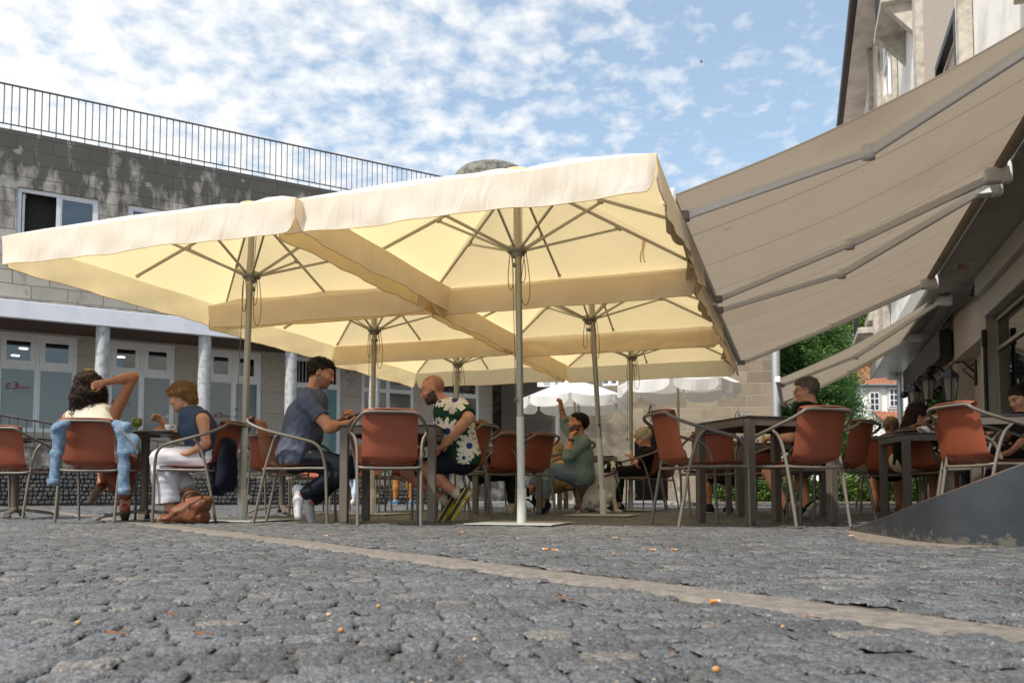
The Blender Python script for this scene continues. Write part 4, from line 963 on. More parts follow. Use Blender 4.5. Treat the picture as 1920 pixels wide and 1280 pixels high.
    mb = MB(); mb.tube([(bx+.03,by-.01,.20),(bx+.07,by-.02,.20)], .006, 6); mb.tube([(bx+.065,by-.02,.20),(bx+.078,by-.022,.20)], .02, 10); mb.build('clamp_knob', M_POLEW, t)
    return t
parasol(0.04, 6.43, GX(978, 6.40), 6.40, 1.30, 'nearest cream parasol in front centre, highest canopy with the two strap ribbons', 1, .05)
parasol(-2.27, 7.16, GX(454, 7.1), 7.1, 1.32, 'front left cream parasol reaching the left edge of the picture', 2, .04)
parasol(0.826, 8.77, GX(1131, 8.72), 8.72, 1.27, 'middle right cream parasol on the leaning pole', 3, .0)
parasol(-1.545, 9.27, GX(697, 9.25), 9.25, 1.25, 'middle left cream parasol over the man in the grey t-shirt', 4, -.02)
parasol(1.62, 11.2, GX(1182, 11.15), 11.15, 1.27, 'rear right cream parasol nearest the white round parasols', 5, -.01)
parasol(-0.76, 11.6, GX(855, 11.6), 11.6, 1.25, 'rear left cream parasol above the bald man', 6, -.04)
# ribbons tied to a rib of the front parasol
for (px, py, Y) in ((1203, 440, 7.0),):
    a = W(px, py, Y); mb = MB()
    for k, dx in enumerate((0, .022)):
        g_ = [[a+Vector((dx+.012*math.sin(i*.7+k)-.006, 0, -i*.03)), a+Vector((dx+.012*math.sin(i*.7+k)+.008, .004, -i*.03))] for i in range(9)]; mb.sheet(g_, .001)
    tag(mb.build('ribbon', M_CREAM), 'pair of cream tie ribbons hanging from a rib of the nearest parasol', 'ribbon')
# ---------------------------------------------------------------- round white parasols at the back
M_WFAB = material('white_parasol_fabric', (0.78,0.78,0.77), .8, spec=.2, trans=(.30,(0.85,0.78,0.68)), extra=fabric_extra(.5))
def round_parasol(px, Y, r, zr, ztop, label, rot=0.0, poleh=None):
    cx = GX(px, Y); t = thing('round_parasol', label, 'parasol', (cx, Y, 0), 0, 'round white parasols at the back of the plaza')
    mb = MB(); g_ = []; n = 48
    def z_(m, a):
        rib = abs(math.sin(4*(a+rot))); return ztop-(ztop-zr)*m**1.25-.05*m*rib
    for i in range(9):
        m = i/8; g_.append([(cx+math.cos(a)*r*m*(1-.035*abs(math.sin(4*(a+rot)))), Y+math.sin(a)*r*m*(1-.035*abs(math.sin(4*(a+rot)))), z_(m, a)) for a in np.linspace(0, 2*math.pi, n+1)])
    mb.sheet(g_); mb.build('canopy', M_WFAB, t)
    for k in range(8):
        g_ = []; a0 = -rot+k*math.pi/4+.03; a1 = -rot+(k+1)*math.pi/4-.03
        for j in range(11):
            a = a0+(a1-a0)*j/10; rr_ = r*(1-.035*abs(math.sin(4*(a+rot)))); e = abs(2*j/10-1)
            dp = .20*(1-.35*e**8); col = []
            for q in (0,.33,.66,1): col.append((cx+math.cos(a)*(rr_+.02*math.sin(5*a*3)*q), Y+math.sin(a)*(rr_+.02*math.sin(5*a*3)*q), z_(1, a)-dp*q))
            g_.append(col)
        mb = MB(); mb.sheet(g_); mb.build('valance', M_WFAB, t)
        a = -rot+k*math.pi/4; mb = MB(); mb.tube([(cx,Y,ztop-.06),(cx+math.cos(a)*r*.5,Y+math.sin(a)*r*.5,z_(.5,a)-.03),(cx+math.cos(a)*r*.97,Y+math.sin(a)*r*.97,z_(.97,a)-.03)], .008, 6); mb.build('rib', material('beige_pole', (.42,.34,.25), .5), t)
    mb = MB(); mb.lathe([(.024,0),(.024,ztop-.02)], (cx,Y,0), 14); mb.build('pole', MATS['beige_pole'], t)
    mb = MB(); mb.lathe([(.02,0),(.045,.01),(.05,.05),(.001,.07)], (cx,Y,ztop-.01), 12); mb.build('finial', M_WFAB, t)
    mb = MB(); mb.lathe([(.30,0),(.30,.06),(.05,.10),(.04,.35)], (cx,Y,0), 20); mb.build('base', M_CONC, t)
round_parasol(1078, 17.0, 1.18, W(1078,748,17.0).z, W(1078,713,17).z, 'round white scalloped parasol behind the man raising his arm', .15)
round_parasol(1273, 15.2, 1.12, W(1273,720,15.2).z, W(1273,680,15.2).z+.06, 'round white scalloped parasol behind the rear right cream parasol', .3)
# ---------------------------------------------------------------- awnings
def awn_extra(g, vec, col, p):
    sx = g.n('ShaderNodeSeparateXYZ'); g.l(vec, sx.inputs[0])
    # fine woven streaks along the fall of the cloth and sewn seams every 1.2 m
    mp = g.n('ShaderNodeMapping'); mp.inputs['Scale'].default_value = (60, 5, 5); g.l(vec, mp.inputs[0])
    n = g.n('ShaderNodeTexNoise', i_Scale=1.0, i_Detail=4.0); g.l(mp.outputs[0], n.inputs['Vector'])
    c = g.mix(.10, col, g.ramp(n.outputs[0], [(.35,(.78,.78,.78)),(.65,(1.2,1.2,1.2))]), 'MULTIPLY')
    fr = g.math('FRACT', g.math('MULTIPLY', sx.outputs[0], 1/0.98)); s = g.math('LESS_THAN', fr, .022)
    c = g.mix(g.math('MULTIPLY', s, .6), c, (.10,.08,.065))
    n2 = g.n('ShaderNodeTexNoise', i_Scale=.8, i_Detail=3.0); g.l(vec, n2.inputs['Vector'])
    c = g.mix(g.math('MULTIPLY', g.ramp(n2.outputs[0], [(.55,(0,0,0)),(.75,(1,1,1))]), .35), c, (.19,.14,.10))
    n3 = g.n('ShaderNodeTexNoise', i_Scale=9.0, i_Detail=1.0); mp3 = g.n('ShaderNodeMapping'); mp3.inputs['Scale'].default_value = (1,.3,1); g.l(vec, mp3.inputs[0]); g.l(mp3.outputs[0], n3.inputs['Vector'])
    c = g.mix(g.math('MULTIPLY', g.ramp(n3.outputs[0], [(.76,(0,0,0)),(.78,(1,1,1))]), .8), c, (.20,.11,.03))
    return c
M_AWN = material('taupe_awning_fabric', (0.335,0.298,0.250), .9, spec=.2, trans=(.40,(1.32,1.25,1.16),1), extra=awn_extra, noise=(160,(0.25,0.220,0.182),.35,.7,2.0))
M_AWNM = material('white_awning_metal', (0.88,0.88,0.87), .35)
M_AWNG = material('grey_awning_metal', (0.30,0.275,0.24), .4, metal=.2)
def awning(a0, a1, sb, zb, sr, zr, arms, label, valance=True, droop=.0):
    t = thing('awning', label, 'awning', AS(a0, sr, zr), 0, 'taupe folding arm awnings on the cafe building')
    N = 28; mb = MB(FC); g_ = []
    for i in range(N+1):
        q = i/N; g_.append([(a0+(a1-a0)*j/20, sr+(sb-sr)*q, zr+.07+(zb-zr-.05)*q-.10*math.sin(math.pi*q)) for j in range(21)])
    mb.sheet(g_); o = mb.build('fabric', M_AWN, t); relocal(o, FC)
    mb = MB(FC); mb.tube([(a0-.02,sr+.02,zr+.05),(a1+.02,sr+.02,zr+.05)], .05, 14); mb.build('roller', M_AWN, t)
    mb = MB(FC); mb.box(a0-.03, a1+.03, sb-.035, sb+.03, zb-.035, zb+.045, .01); mb.build('front_bar', M_AWNG, t)
    for q in (a0-.06, a1+.002):
        mb = MB(FC); mb.box(q, q+.055, sb-.05, sb+.045, zb-.05, zb+.06, .015); mb.build('end_cap', M_WHITE, t)
    for (ar, ae, ab) in arms:   # positions along the building of shoulder, elbow and wrist
        p0 = Vector((ar, sr-.06, zr-.06)); p2 = Vector((ab, sb+.07, zb-.04)); p1 = p0.lerp(p2, .5)+Vector((ae-(ar+ab)/2, 0, -.08))
        mb = MB(FC); mb.bar(p0, p1, .042, .075, bev=.008); am = mb.build('upper_arm', M_AWNM, t)
        mb = MB(FC); mb.bar(p1, p2, .036, .055, bev=.006); mb.build('forearm', M_AWNM, t)
        mb = MB(FC); mb.lathe([(.001,-.05),(.045,-.05),(.045,.05),(.001,.05)], tuple(p1), 14); mb.build('elbow', M_AWNM, t)
        mb = MB(FC); mb.box(ar-.06, ar+.06, sr-.12, sr+.10, zr-.12, zr+.03, .015); mb.box(ar-.05, ar+.05, sr+.03, sr+.12, zr-.13, zr+.12, .01); mb.build('wall_bracket', M_AWNM, t)
        mb = MB(FC); mb.box(ab-.04, ab+.04, sb+.02, sb+.10, zb-.075, zb-.005, .008); mb.build('wrist_bracket', M_AWNG, t)
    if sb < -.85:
        mb = MB(FC); mb.bar((a0-.03, sr, zr-.02), (a0-.03, sb+.03, zb-.03), .05, .035, bev=.005); mb.build('sunlit_gap_strip', M_AWNM, t)  # white strip added to stand for the sunlight at the gap between awnings
    if valance:
        g_ = []; L = a1-a0; n = int(L/.025)
        for j in range(n+1):
            a = a0+L*j/n; ph = (a/.30) % 1; sc = .215-.05*(abs(math.sin(math.pi*ph))**.5)*-1*.6-.03; wv = .03*math.sin(a*4.1)+.012*math.sin(a*11)
            g_.append([(a, sb-.04+wv*q-.05*q*math.sin(a*1.7), zb-.02-sc*q) for q in (0,.25,.5,.75,1)])
        mb = MB(FC); mb.sheet(g_); mb.build('valance', M_AWN, t)
    return t
awning(5.86, 9.12, -.83, 2.32, 1.86, 3.33, [(5.95, 6.42, 6.15), (8.95, 8.78, 8.95)], 'nearest taupe awning sloping from the cafe wall down to the front parasol', True)
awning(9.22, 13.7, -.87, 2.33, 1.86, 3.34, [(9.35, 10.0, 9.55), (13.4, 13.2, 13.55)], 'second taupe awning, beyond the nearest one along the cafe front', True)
awning(14.6, 18.4, -.30, 2.12, 2.25, 3.36, [(14.75, 15.6, 15.0), (18.1, 17.8, 18.2)], 'farthest and lowest taupe awning near the tall silver lamp post', False)
# ================================================================ chairs
M_SHELL = material('terracotta_plastic', (0.30,0.080,0.040), .42, spec=.4, noise=(6,(0.25,0.066,0.033),.3,.7), bump=(300,.12,.002))
M_TUBE = material('taupe_powder_coated_tube', (0.145,0.122,0.098), .42, spec=.5, bump=(200,.1,.001))
M_TBL = material('taupe_table_frame', (0.115,0.092,0.073), .45)
M_TOP = material('dark_table_top', (0.030,0.029,0.030), .35)
def bez(pts, n=24):
    P = [Vector(p) for p in pts]
    P = [P[0]*2-P[1]]+P+[P[-1]*2-P[-2]]; out = []
    for i in range(1, len(P)-2):
        for k in range(n):
            t = k/n; a, b, c, d = P[i-1], P[i], P[i+1], P[i+2]
            out.append(.5*((2*b)+(c-a)*t+(2*a-5*b+4*c-d)*t*t+(3*b-a-3*c+d)*t**3))
    out.append(P[-2]); return out
def mk_chair():
    """faces +y; seat 0.45 high, back top 0.83"""
    t = thing('terrace_chair', 'x', 'chair')
    # one-piece look: separate back shell and seat shell that meet in a curve
    prof = [(-.372,.826),(-.350,.832),(-.326,.806),(-.300,.70),(-.275,.60),(-.255,.52),(-.235,.475),(-.19,.447)]
    profile = bez([(0,a,b) for a, b in prof], 6)
    g_ = []
    for i, p in enumerate(profile):
        f = i/(len(profile)-1); hw = .222 - .012*math.sin(math.pi*f) + (-.012 if f > .8 else 0); row = []
        if f < .05: hw -= .022
        for j in range(17):
            s = -1+2*j/16; wrap = .045*(abs(s)**2.6)*(1-.25*f)
            zdrop = -.018*abs(s)**5*(1-f)**3
            row.append((s*hw, p.y+wrap*(1-.4*f), p.z+zdrop+(.022*abs(s)**3 if f > .85 else 0)))
        g_.append(row)
    mb = MB(); mb.sheet(g_, -.012); mb.build('backrest', M_SHELL, t, world=False)
    g_ = []; sp = bez([(0,-.19,.447),(0,-.10,.440),(0,.05,.445),(0,.17,.452),(0,.225,.447),(0,.24,.435)], 5)
    for i, p in enumerate(sp):
        f = i/(len(sp)-1); hw = .205+.022*math.sin(min(1,f*1.6)*math.pi/2)-(.02 if f > .93 else 0); row = []
        for j in range(13):
            s = -1+2*j/12; row.append((s*hw, p.y, p.z-.0+.012*abs(s)**3-.012*(1-abs(s)**2)*math.sin(math.pi*f)))
        g_.append(row)
    mb = MB(); mb.sheet(g_, -.012); mb.build('seat', M_SHELL, t, world=False)
    r = .0125
    # rail that loops behind the top of the back and runs forward as the arms and down as front legs
    def side(s): return [(s*.19,-.352,.800),(s*.222,-.338,.778),(s*.255,-.28,.745),(s*.283,-.19,.712),(s*.295,-.06,.678),(s*.297,.08,.645),(s*.290,.17,.618),(s*.280,.225,.565),(s*.264,.250,.48),(s*.252,.262,.40)]
    rail = bez(list(reversed(side(-1)))+[(-.10,-.360,.806),(.10,-.360,.806)]+side(1), 5)
    mb = MB(); mb.tube(rail, r, 8, False); mb.build('arm_rail', M_TUBE, t, world=False)
    for s in (-1, 1):
        mb = MB(); mb.tube([(s*.252,.262,.40),(s*.243,.275,0)], [r, r*.92], 8); mb.tube([(s*.243,.275,.0),(s*.243,.275,.012)], .0145, 8); mb.build('leg', M_TUBE, t, world=False)
        pts = bez([(s*.288,-.10,.684),(s*.284,-.115,.665),(s*.262,-.135,.63),(s*.248,-.160,.56),(s*.243,-.20,.42),(s*.238,-.245,.20),(s*.236,-.285,.0)], 5)
        mb = MB(); mb.tube(pts, r, 8, True); mb.build('leg', M_TUBE, t, world=False)
    ring = bez([(-.243,-.20,.42),(-.15,-.225,.412),(.15,-.225,.412),(.243,-.20,.42),(.235,-.05,.42),(.245,.15,.425),(.20,.215,.42),(-.20,.215,.42),(-.245,.15,.425),(-.235,-.05,.42),(-.243,-.20,.42)], 4)
    mb = MB(); mb.tube(ring[:-1], .0105, 8, False, True); mb.tube([(-.25,.05,.42),(.25,.05,.42)], .009, 6)
    for s in (-1, 1):
        mb.box(s*.15-.014, s*.15+.014, -.08, -.05, .408, .44); mb.box(s*.15-.014, s*.15+.014, .12, .15, .408, .445)
        mb.tube([(s*.243,.15,.424),(s*.254,.255,.424)], .0105, 6)
    mb.build('seat_frame', M_TUBE, t, world=False); return t
proto_chair = mk_chair(); chair_used = [False]
def chair(px, Y, face, label, sc=1.0):
    """face: direction in degrees the sitter looks at, 0 = away from the camera, 90 = to the right"""
    o = proto_chair if not chair_used[0] else copy_tree(proto_chair); chair_used[0] = True
    f_ = R(face); o.location = (GX(px, Y)+.285*math.sin(f_), Y+.285*math.cos(f_), 0.002); o.rotation_euler = (0, 0, -R(face)); o.scale = (.94,1,1)
    o['label'] = label; o['category'] = 'chair'; o['group'] = 'terracotta terrace chairs'; return o
# ---- front, left to right (px and depth of the midpoint between the rear feet)
chair(-2, 7.40, 0, 'terracotta chair cut off by the left edge of the picture')
chair(161, 6.66, -9, 'terracotta chair of the curly haired woman, denim jacket hung on it')
chair(432, 7.0, -80, 'terracotta chair of the woman in white trousers, turned to the left')
chair(503, 8.4, 4, 'empty terracotta chair seen from behind between the front left pole and the grey t-shirt man')
chair(489, 6.62, 86, 'terracotta chair on which the man in the grey t-shirt sits')
chair(731, 5.92, -10, 'empty terracotta chair seen straight from behind in front of the two men')
chair(905, 7.15, -68, 'terracotta chair of the bald man in the flowered shirt')
chair(955, 8.2, -44, 'dark looking terracotta chair left of the front centre pole')
chair(1016, 8.3, -48, 'terracotta chair between the front centre pole and the man in the denim shirt')
chair(1099, 9.6, -72, 'terracotta chair of the man raising his arm')
chair(1238, 10.8, -62, 'terracotta chair of the woman with short bleached hair')
chair(1262, 11.9, -58, 'terracotta chair just behind the bleached haired woman')
chair(1245, 6.03, 74, 'empty terracotta chair facing right at the left end of the big right table')
chair(1337, 8.0, 4, 'empty terracotta chair half hidden behind the big right table, nearest its left legs')
chair(1543, 5.74, -18, 'large empty terracotta chair seen from behind right of the big right table')
chair(1618, 6.85, -42, 'brightly lit terracotta chair turned left behind the large empty one')
chair(1716, 7.6, 80, 'dark empty terracotta chair in front of the long haired woman')
chair(1690, 8.25, 62, 'terracotta chair of the woman with long dark hair')
chair(1797, 5.5, 80, 'empty terracotta chair cut by the metal ramp at the right')
chair(1786, 6.25, 80, 'second empty terracotta chair side by side with the one behind the metal ramp')
chair(1650, 8.8, 48, 'terracotta chair of the pony tailed person in dark blue')
chair(1630, 9.9, 66, 'small dark terracotta chair near the hedge right of the brightly lit one')
chair(1525, 7.9, -35, 'terracotta chair of the man with glasses and grey hair')
chair(1350, 9.6, 20, 'far terracotta chair under the big right table, left of its corner leg')
chair(1440, 10.6, -20, 'far terracotta chair under the big right table, right of its corner leg')
chair(690, 10.4, 180, 'far terracotta chair facing the camera between the two men')
chair(765, 10.9, -30, 'far terracotta chair beneath the phone table, near the standing legs')
chair(880, 10.2, 70, 'far terracotta chair behind the bald man seat')
chair(575, 11.0, 160, 'far terracotta chair behind the grey t-shirt man legs')
chair(1905, 7.6, -80, 'dark terracotta chair deep in the shade under the right edge table')
# ---------------------------------------------------------------- tables
def rect_table(c, ang, L, Wd, H, label, leg=.062):
    t = thing('terrace_table', label, 'table', (c[0], c[1], 0), -R(ang))
    mb = MB(); mb.box(-L/2, L/2, -Wd/2, Wd/2, H-.014, H, .004); mb.build('tabletop', M_TOP, t, world=False)
    mb = MB(); h = .055; q = .008
    mb.box(-L/2+q+leg, L/2-q-leg, -Wd/2+q, -Wd/2+q+.03, H-.014-h, H-.0145); mb.box(-L/2+q+leg, L/2-q-leg, Wd/2-q-.03, Wd/2-q, H-.014-h, H-.0145)
    mb.box(-L/2+q, -L/2+q+.03, -Wd/2+q+leg, Wd/2-q-leg, H-.014-h, H-.0145); mb.box(L/2-q-.03, L/2-q, -Wd/2+q+leg, Wd/2-q-leg, H-.014-h, H-.0145); mb.build('apron', M_TBL, t, world=False)
    for sx in (-1, 1):
        for sy in (-1, 1):
            x = sx*(L/2-q-leg/2); y = sy*(Wd/2-q-leg/2); mb = MB(); mb.box(x-leg/2, x+leg/2, y-leg/2, y+leg/2, .012, H-.0145, .004); mb.box(x-leg/2+.005, x+leg/2-.005, y-leg/2+.005, y+leg/2-.005, 0, .012); mb.build('leg', M_TBL, t, world=False)
    return t
def corner_table(px, Y, ang, L, Wd, H, label, corner=(-1,-1), leg=.062):
    """put the given corner of the table at pixel column px and depth Y"""
    a = -R(ang); x = GX(px, Y); cx_, cy_ = corner[0]*L/2, corner[1]*Wd/2
    return rect_table((x-(cx_*math.cos(a)-cy_*math.sin(a)), Y-(cx_*math.sin(a)+cy_*math.cos(a))), ang, L, Wd, H, label, leg)
T1_ = corner_table(634, 6.40, 4, .76, .76, .76, 'square taupe table between the grey t-shirt man and the bald man')
T2_ = corner_table(1403, 5.98, -17, .78, .78, .795, 'tall looking taupe corner table holding the napkin holder, right of centre', (-1,-1))
T3_ = corner_table(1694, 7.25, 8, .80, .75, .76, 'taupe table with a white cup in front of the long haired woman')
T4_ = corner_table(1822, 6.0, 14, .85, .80, .80, 'taupe table entering at the right edge of the picture')
T5_ = rect_table((GX(960, 9.6), 9.6), 10, .8, .7, .75, 'dark taupe table behind the front centre pole, between the small chairs')
T6_ = rect_table((GX(1102, 11.9), 11.9), 12, .8, .7, .75, 'far taupe table beside the sitting dog')
T7_ = rect_table((GX(1450, 8.9), 8.9), 5, .9, .8, .75, 'shaded taupe table with small bottles in front of the man with glasses')
def round_table(px, Y, H, r, label):
    x = GX(px, Y); t = thing('round_table', label, 'table', (x, Y, 0), .35)
    mb = MB(); mb.lathe([(r-.03,H-.018),(r,H-.012),(r,H-.003),(r-.004,H)], (0,0,0), 48); mb.build('tabletop', M_TOP, t, world=False)
    mb = MB(); mb.lathe([(.035,.05),(.035,H-.04),(.12,H-.035),(.12,H-.019)], (0,0,0), 20); mb.build('column', M_TBL, t, world=False)
    for k in range(4):
        a = math.pi/2*k; mb = MB(); mb.bar((math.cos(a)*.03, math.sin(a)*.03, .085), (math.cos(a)*.31, math.sin(a)*.31, .042), .055, .03, bev=.006); mb.bar((math.cos(a)*.30, math.sin(a)*.30, .045), (math.cos(a)*.37, math.sin(a)*.37, .012), .055, .024, bev=.006); mb.build('foot', M_TBL, t, world=False)
    return t
R1_ = round_table(272, 7.15, .75, .32, 'round dark cafe table with the cake plate between the two women')
R0_ = round_table(30, 7.95, .75, .33, 'round dark cafe table behind the leftmost chair')
round_table(530, 9.5, .75, .32, 'round cafe table on a star foot behind the grey t-shirt man chair')
# ---------------------------------------------------------------- things on tables
M_PORC = material('white_porcelain', (0.78,0.77,0.74), .2)
M_GREEN = glass_mat('green_cut_glass', (0.55,0.62,0.06), 1.3, .35, .05, (.35,.42,.03))
M_CLEAR = glass_mat('clear_glass', (0.9,0.92,0.92), 1.3, .08, .03, (.6,.6,.6))
M_CHROME = material('chrome', (.6,.6,.6), .15, metal=1.0)
def cup(p, label, r=.04, h=.058, saucer=True, mat=None, side=1, par=None):
    t = thing('cup', label, 'cup', p); mat = mat or M_PORC
    mb = MB(); mb.lathe([(.45*r,0),(.75*r,.012),(r,h*.6),(r,h),(r-.004,h),(r-.005,h*.5),(.5*r,.01),(.001,.01)], (0,0,.006 if saucer else 0), 24); mb.build('bowl', mat, t, world=False)
    mb = MB(); mb.tube(bez([(side*r*.95,0,h*.85),(side*(r+.024),0,h*.8),(side*(r+.022),0,h*.35),(side*r*.85,0,h*.25)], 5), .0045, 6); mb.build('handle', mat, t, world=False)
    return t
def saucer(p, r, label, name='saucer', mat=None):
    mb = MB(); mb.lathe([(.4*r,0),(.55*r,.003),(r,.014),(r-.002,.018),(.5*r,.007),(.001,.006)], tuple(p), 30)
    return tag(mb.build(name, mat or M_PORC), label, name)
zt = .751
R1c = Vector((GX(272,7.15), 7.15, zt))
# green cut-glass goblet
t = thing('goblet', 'green cut glass goblet on the round table next to the curly haired woman', 'glass', (GX(255,7.12), 7.12, zt))
mb = MB(); mb.lathe([(.030,0),(.032,.004),(.010,.010),(.008,.035),(.012,.045),(.034,.060),(.040,.08),(.043,.125),(.040,.125),(.037,.08),(.03,.062),(.001,.05)], (0,0,0), 28); mb.build('bowl', M_GREEN, t, world=False)
mb = MB()
for i in range(12):
    for j in range(4):
        a = 2*math.pi*(i+.5*(j % 2))/12; z = .068+j*.015; r_ = .0385+.0012*j; mb.lathe([(.001,-.006),(.005,0),(.001,.006)], (r_*math.cos(a), r_*math.sin(a), z), 5)
mb.build('studs', M_GREEN, t, world=False)
# water glass behind
mb = MB(); mb.lathe([(.028,0),(.034,.11),(.032,.11),(.026,.006),(.001,.006)], (GX(232,7.3), 7.3, zt), 20); tag(mb.build('water_glass', M_CLEAR), 'clear water glass behind the shoulder of the curly haired woman', 'glass')
pp = Vector((GX(306,7.08), 7.08, zt)); saucer(pp, .085, 'pale plate with a slice of cake in front of the woman in white trousers', 'plate', material('pinkish_plate', (.72,.62,.56), .3))
M_CAKE = material('orange_cake', (0.55,0.20,0.05), .8, noise=(60,(0.30,0.08,0.02),.4,.6), bump=(80,.8,.01))
mb = MB(); mb.add([(-.035,-.02,0),(.03,-.025,0),(.03,.02,0),(-.02,.025,0),(-.03,-.015,.03),(.022,-.02,.035),(.02,.015,.03),(-.02,.02,.028)], [(0,3,2,1),(4,5,6,7),(0,1,5,4),(1,2,6,5),(2,3,7,6),(3,0,4,7)]); o = mb.build('cake_slice', M_CAKE); o.location = pp+Vector((-.035,-.0,.016)); tag(o, 'orange slice of cake on the pale plate', 'cake')
cup(pp+Vector((.035,.01,.016)), 'white cup standing on the pale plate beside the cake', .033, .05, False)
mb = MB(); mb.box(-.01,.03,-.02,.02,0,.016,.004); o = mb.build('cake_crumb', M_CAKE); o.location = (GX(263,7.0), 7.0, zt); tag(o, 'small orange piece of cake beside the green goblet', 'cake')
# espresso cup and phone on table 1
cup((GX(664,6.66), 6.66, .762), 'white espresso cup beside the phone of the grey t-shirt man', .032, .048, False, None, -1)
saucer((GX(664,6.66), 6.66, .7615), .05, 'white saucer under the espresso cup on the table of the two men')
# napkin holder + oil bottle on T2
t = thing('napkin_holder', 'wire napkin holder with blue and white packet on the big right table', 'napkin holder', (GX(1400,6.55), 6.55, .796)); mb = MB()
for y in (-.035, .035): mb.tube([(-.045,y,0),(-.045,y,.075),(-.04,y,.08),(.04,y,.08),(.045,y,.075),(.045,y,0)], .002, 5)
for x in (-.045,.045): mb.tube([(x,-.035,.002),(x,.035,.002)], .002, 5); mb.tube([(x,-.035,.06),(x,.035,.06)], .002, 5)
mb.build('wire_frame', M_CHROME, t, world=False); mb = MB(); mb.box(-.035,.035,-.02,.02,.004,.062,.003); mb.build('packet', material('white_packet', (.7,.72,.75), .5), t, world=False); mb = MB(); mb.box(-.02,.02,-.0215,-.0202,.012,.045); mb.build('blue_print', material('blue_print', (.02,.06,.35), .5), t, world=False)
def bottle(p, label, h=.09, r=.018, mat=None, cap=None):
    t = thing('bottle', label, 'bottle', p); mb = MB(); mb.lathe([(r,0),(r,h*.6),(r*.45,h*.8),(r*.45,h)], (0,0,0), 16); mb.build('body', mat or M_CLEAR, t, world=False); mb = MB(); mb.lathe([(r*.5,h*.98),(r*.5,h*1.12),(.001,h*1.14)], (0,0,0), 12); mb.build('cap', cap or M_CHROME, t, world=False); return t
bottle((GX(1384,6.5), 6.5, .796), 'small glass shaker bottle left of the napkin holder')
# T3: cup, saucer, sugar pourer
c3 = Vector((GX(1738,7.42), 7.42, .761)); saucer(c3, .055, 'white saucer under the big cup before the long haired woman'); cup(c3+Vector((0,0,.008)), 'big white coffee cup before the long haired woman', .045, .06, False, None, -1)
t = thing('sugar_pourer', 'glass sugar pourer with metal spout beside the big coffee cup', 'sugar pourer', (GX(1756,7.38), 7.38, .761)); mb = MB(); mb.lathe([(.033,0),(.035,.02),(.03,.07),(.018,.095)], (0,0,0), 18); mb.build('jar', M_CLEAR, t, world=False); mb = MB(); mb.lathe([(.030,.002),(.031,.02),(.028,.045),(.001,.045)], (0,0,0), 16); mb.build('sugar', M_PORC, t, world=False); mb = MB(); mb.lathe([(.02,.095),(.018,.11),(.006,.12),(.005,.15)], (0,0,0), 14); mb.build('spout', M_CHROME, t, world=False)
bottle((GX(1778,7.6), 7.6, .761), 'small orange juice bottle behind the sugar pourer', .1, .02, material('orange_juice', (.65,.22,.02), .2))
# T4 ashtray
t = thing('ashtray', 'small square glass ashtray on the table at the right edge', 'ashtray', (GX(1820,6.35), 6.35, .801)); mb = MB(); mb.box(-.04,.04,-.04,.04,0,.006,.002); 
for (a,b,c,d) in ((-.04,.04,-.04,-.034),(-.04,.04,.034,.04),(-.04,-.034,-.034,.034),(.034,.04,-.034,.034)): mb.box(a,b,c,d,.006,.03)
mb.build('dish', M_CLEAR, t, world=False)
# T7 small things
for (px, lab, col) in ((1392,'blue and yellow sauce bottle on the shaded table behind the big right table',(.03,.1,.4)), (1432,'yellow sauce bottle on the shaded table behind the big right table',(.6,.4,.03))): bottle((GX(px,8.75), 8.75, .751), lab, .09, .022, material('sauce_%d' % px, col, .3))
bottle((GX(1418,8.85), 8.85, .751), 'clear glass tumbler shaped bottle among the sauce bottles', .07, .03)
cup((GX(945,9.5), 9.5, .751), 'white cup on the table behind the front centre pole', .04, .055, False)
saucer((GX(925,9.4), 9.4, .751), .08, 'white plate on the table behind the front centre pole', 'plate')
# ---------------------------------------------------------------- small litter on the paving
def litter_ball(px, py, r, col, label, sq=.85):
    d = (py-923)/FPX; Y = CAM_H/d; mb = MB(); mb.lathe([(.001,-r*sq)]+[(r*math.sin(a), -r*sq*math.cos(a)) for a in np.linspace(.4,2.7,7)]+[(.001,r*sq)], (0,0,0), 14)
    o = mb.build('nut', material('beige_nut_%d' % int(col[0]*100), col, .6, noise=(90,tuple(c*.7 for c in col),.4,.6))); o.location = (GX(px, Y), Y, r*sq-.001); tag(o, label, 'nut', 'small round nuts on the paving')
for a in ((712,1137,.0052,(.48,.27,.11),'round tan nut on the paving, uppermost of the pair left of centre'),(643,1182,.0055,(.52,.24,.08),'round orange nut on the paving, lower of the pair left of centre'),(620,1153,.0055,(.55,.42,.28),'pale flat nut on the paving between the two round ones'),(155,1168,.0055,(.50,.30,.13),'tan nut on the paving near the lower left corner'),(1338,1255,.0055,(.52,.33,.18),'beige nut on the paving near the bottom edge right of centre'),(1463,1174,.004,(.5,.38,.25),'tiny pale nut on the paving below the granite strip'),(891,1198,.004,(.55,.45,.3),'tiny pale nut on the paving left of the bottom centre'),(483,1100,.004,(.5,.4,.28),'tiny pale nut in the paving joints below the flowered handbag')): litter_ball(*a)
M_FILT = material('orange_cigarette_filter', (0.60,0.24,0.05), .8); M_PAP = material('cigarette_paper', (0.65,0.62,0.56), .8)
def butt(px, py, ang, L, label):
    Y = CAM_H/((py-923)/FPX); t = thing('cigarette_butt', label, 'cigarette butt', (GX(px, Y), Y, .0035), R(ang), 'cigarette butts on the paving')
    mb = MB(); mb.tube([(-L/2,0,0),(L*.2,0,.0005)], .0042, 8); mb.build('filter', M_FILT, t, world=False); mb = MB(); mb.tube([(L*.2,0,.0005),(L/2,0,.0)], [.0041,.0035], 8); mb.build('paper', M_PAP, t, world=False)
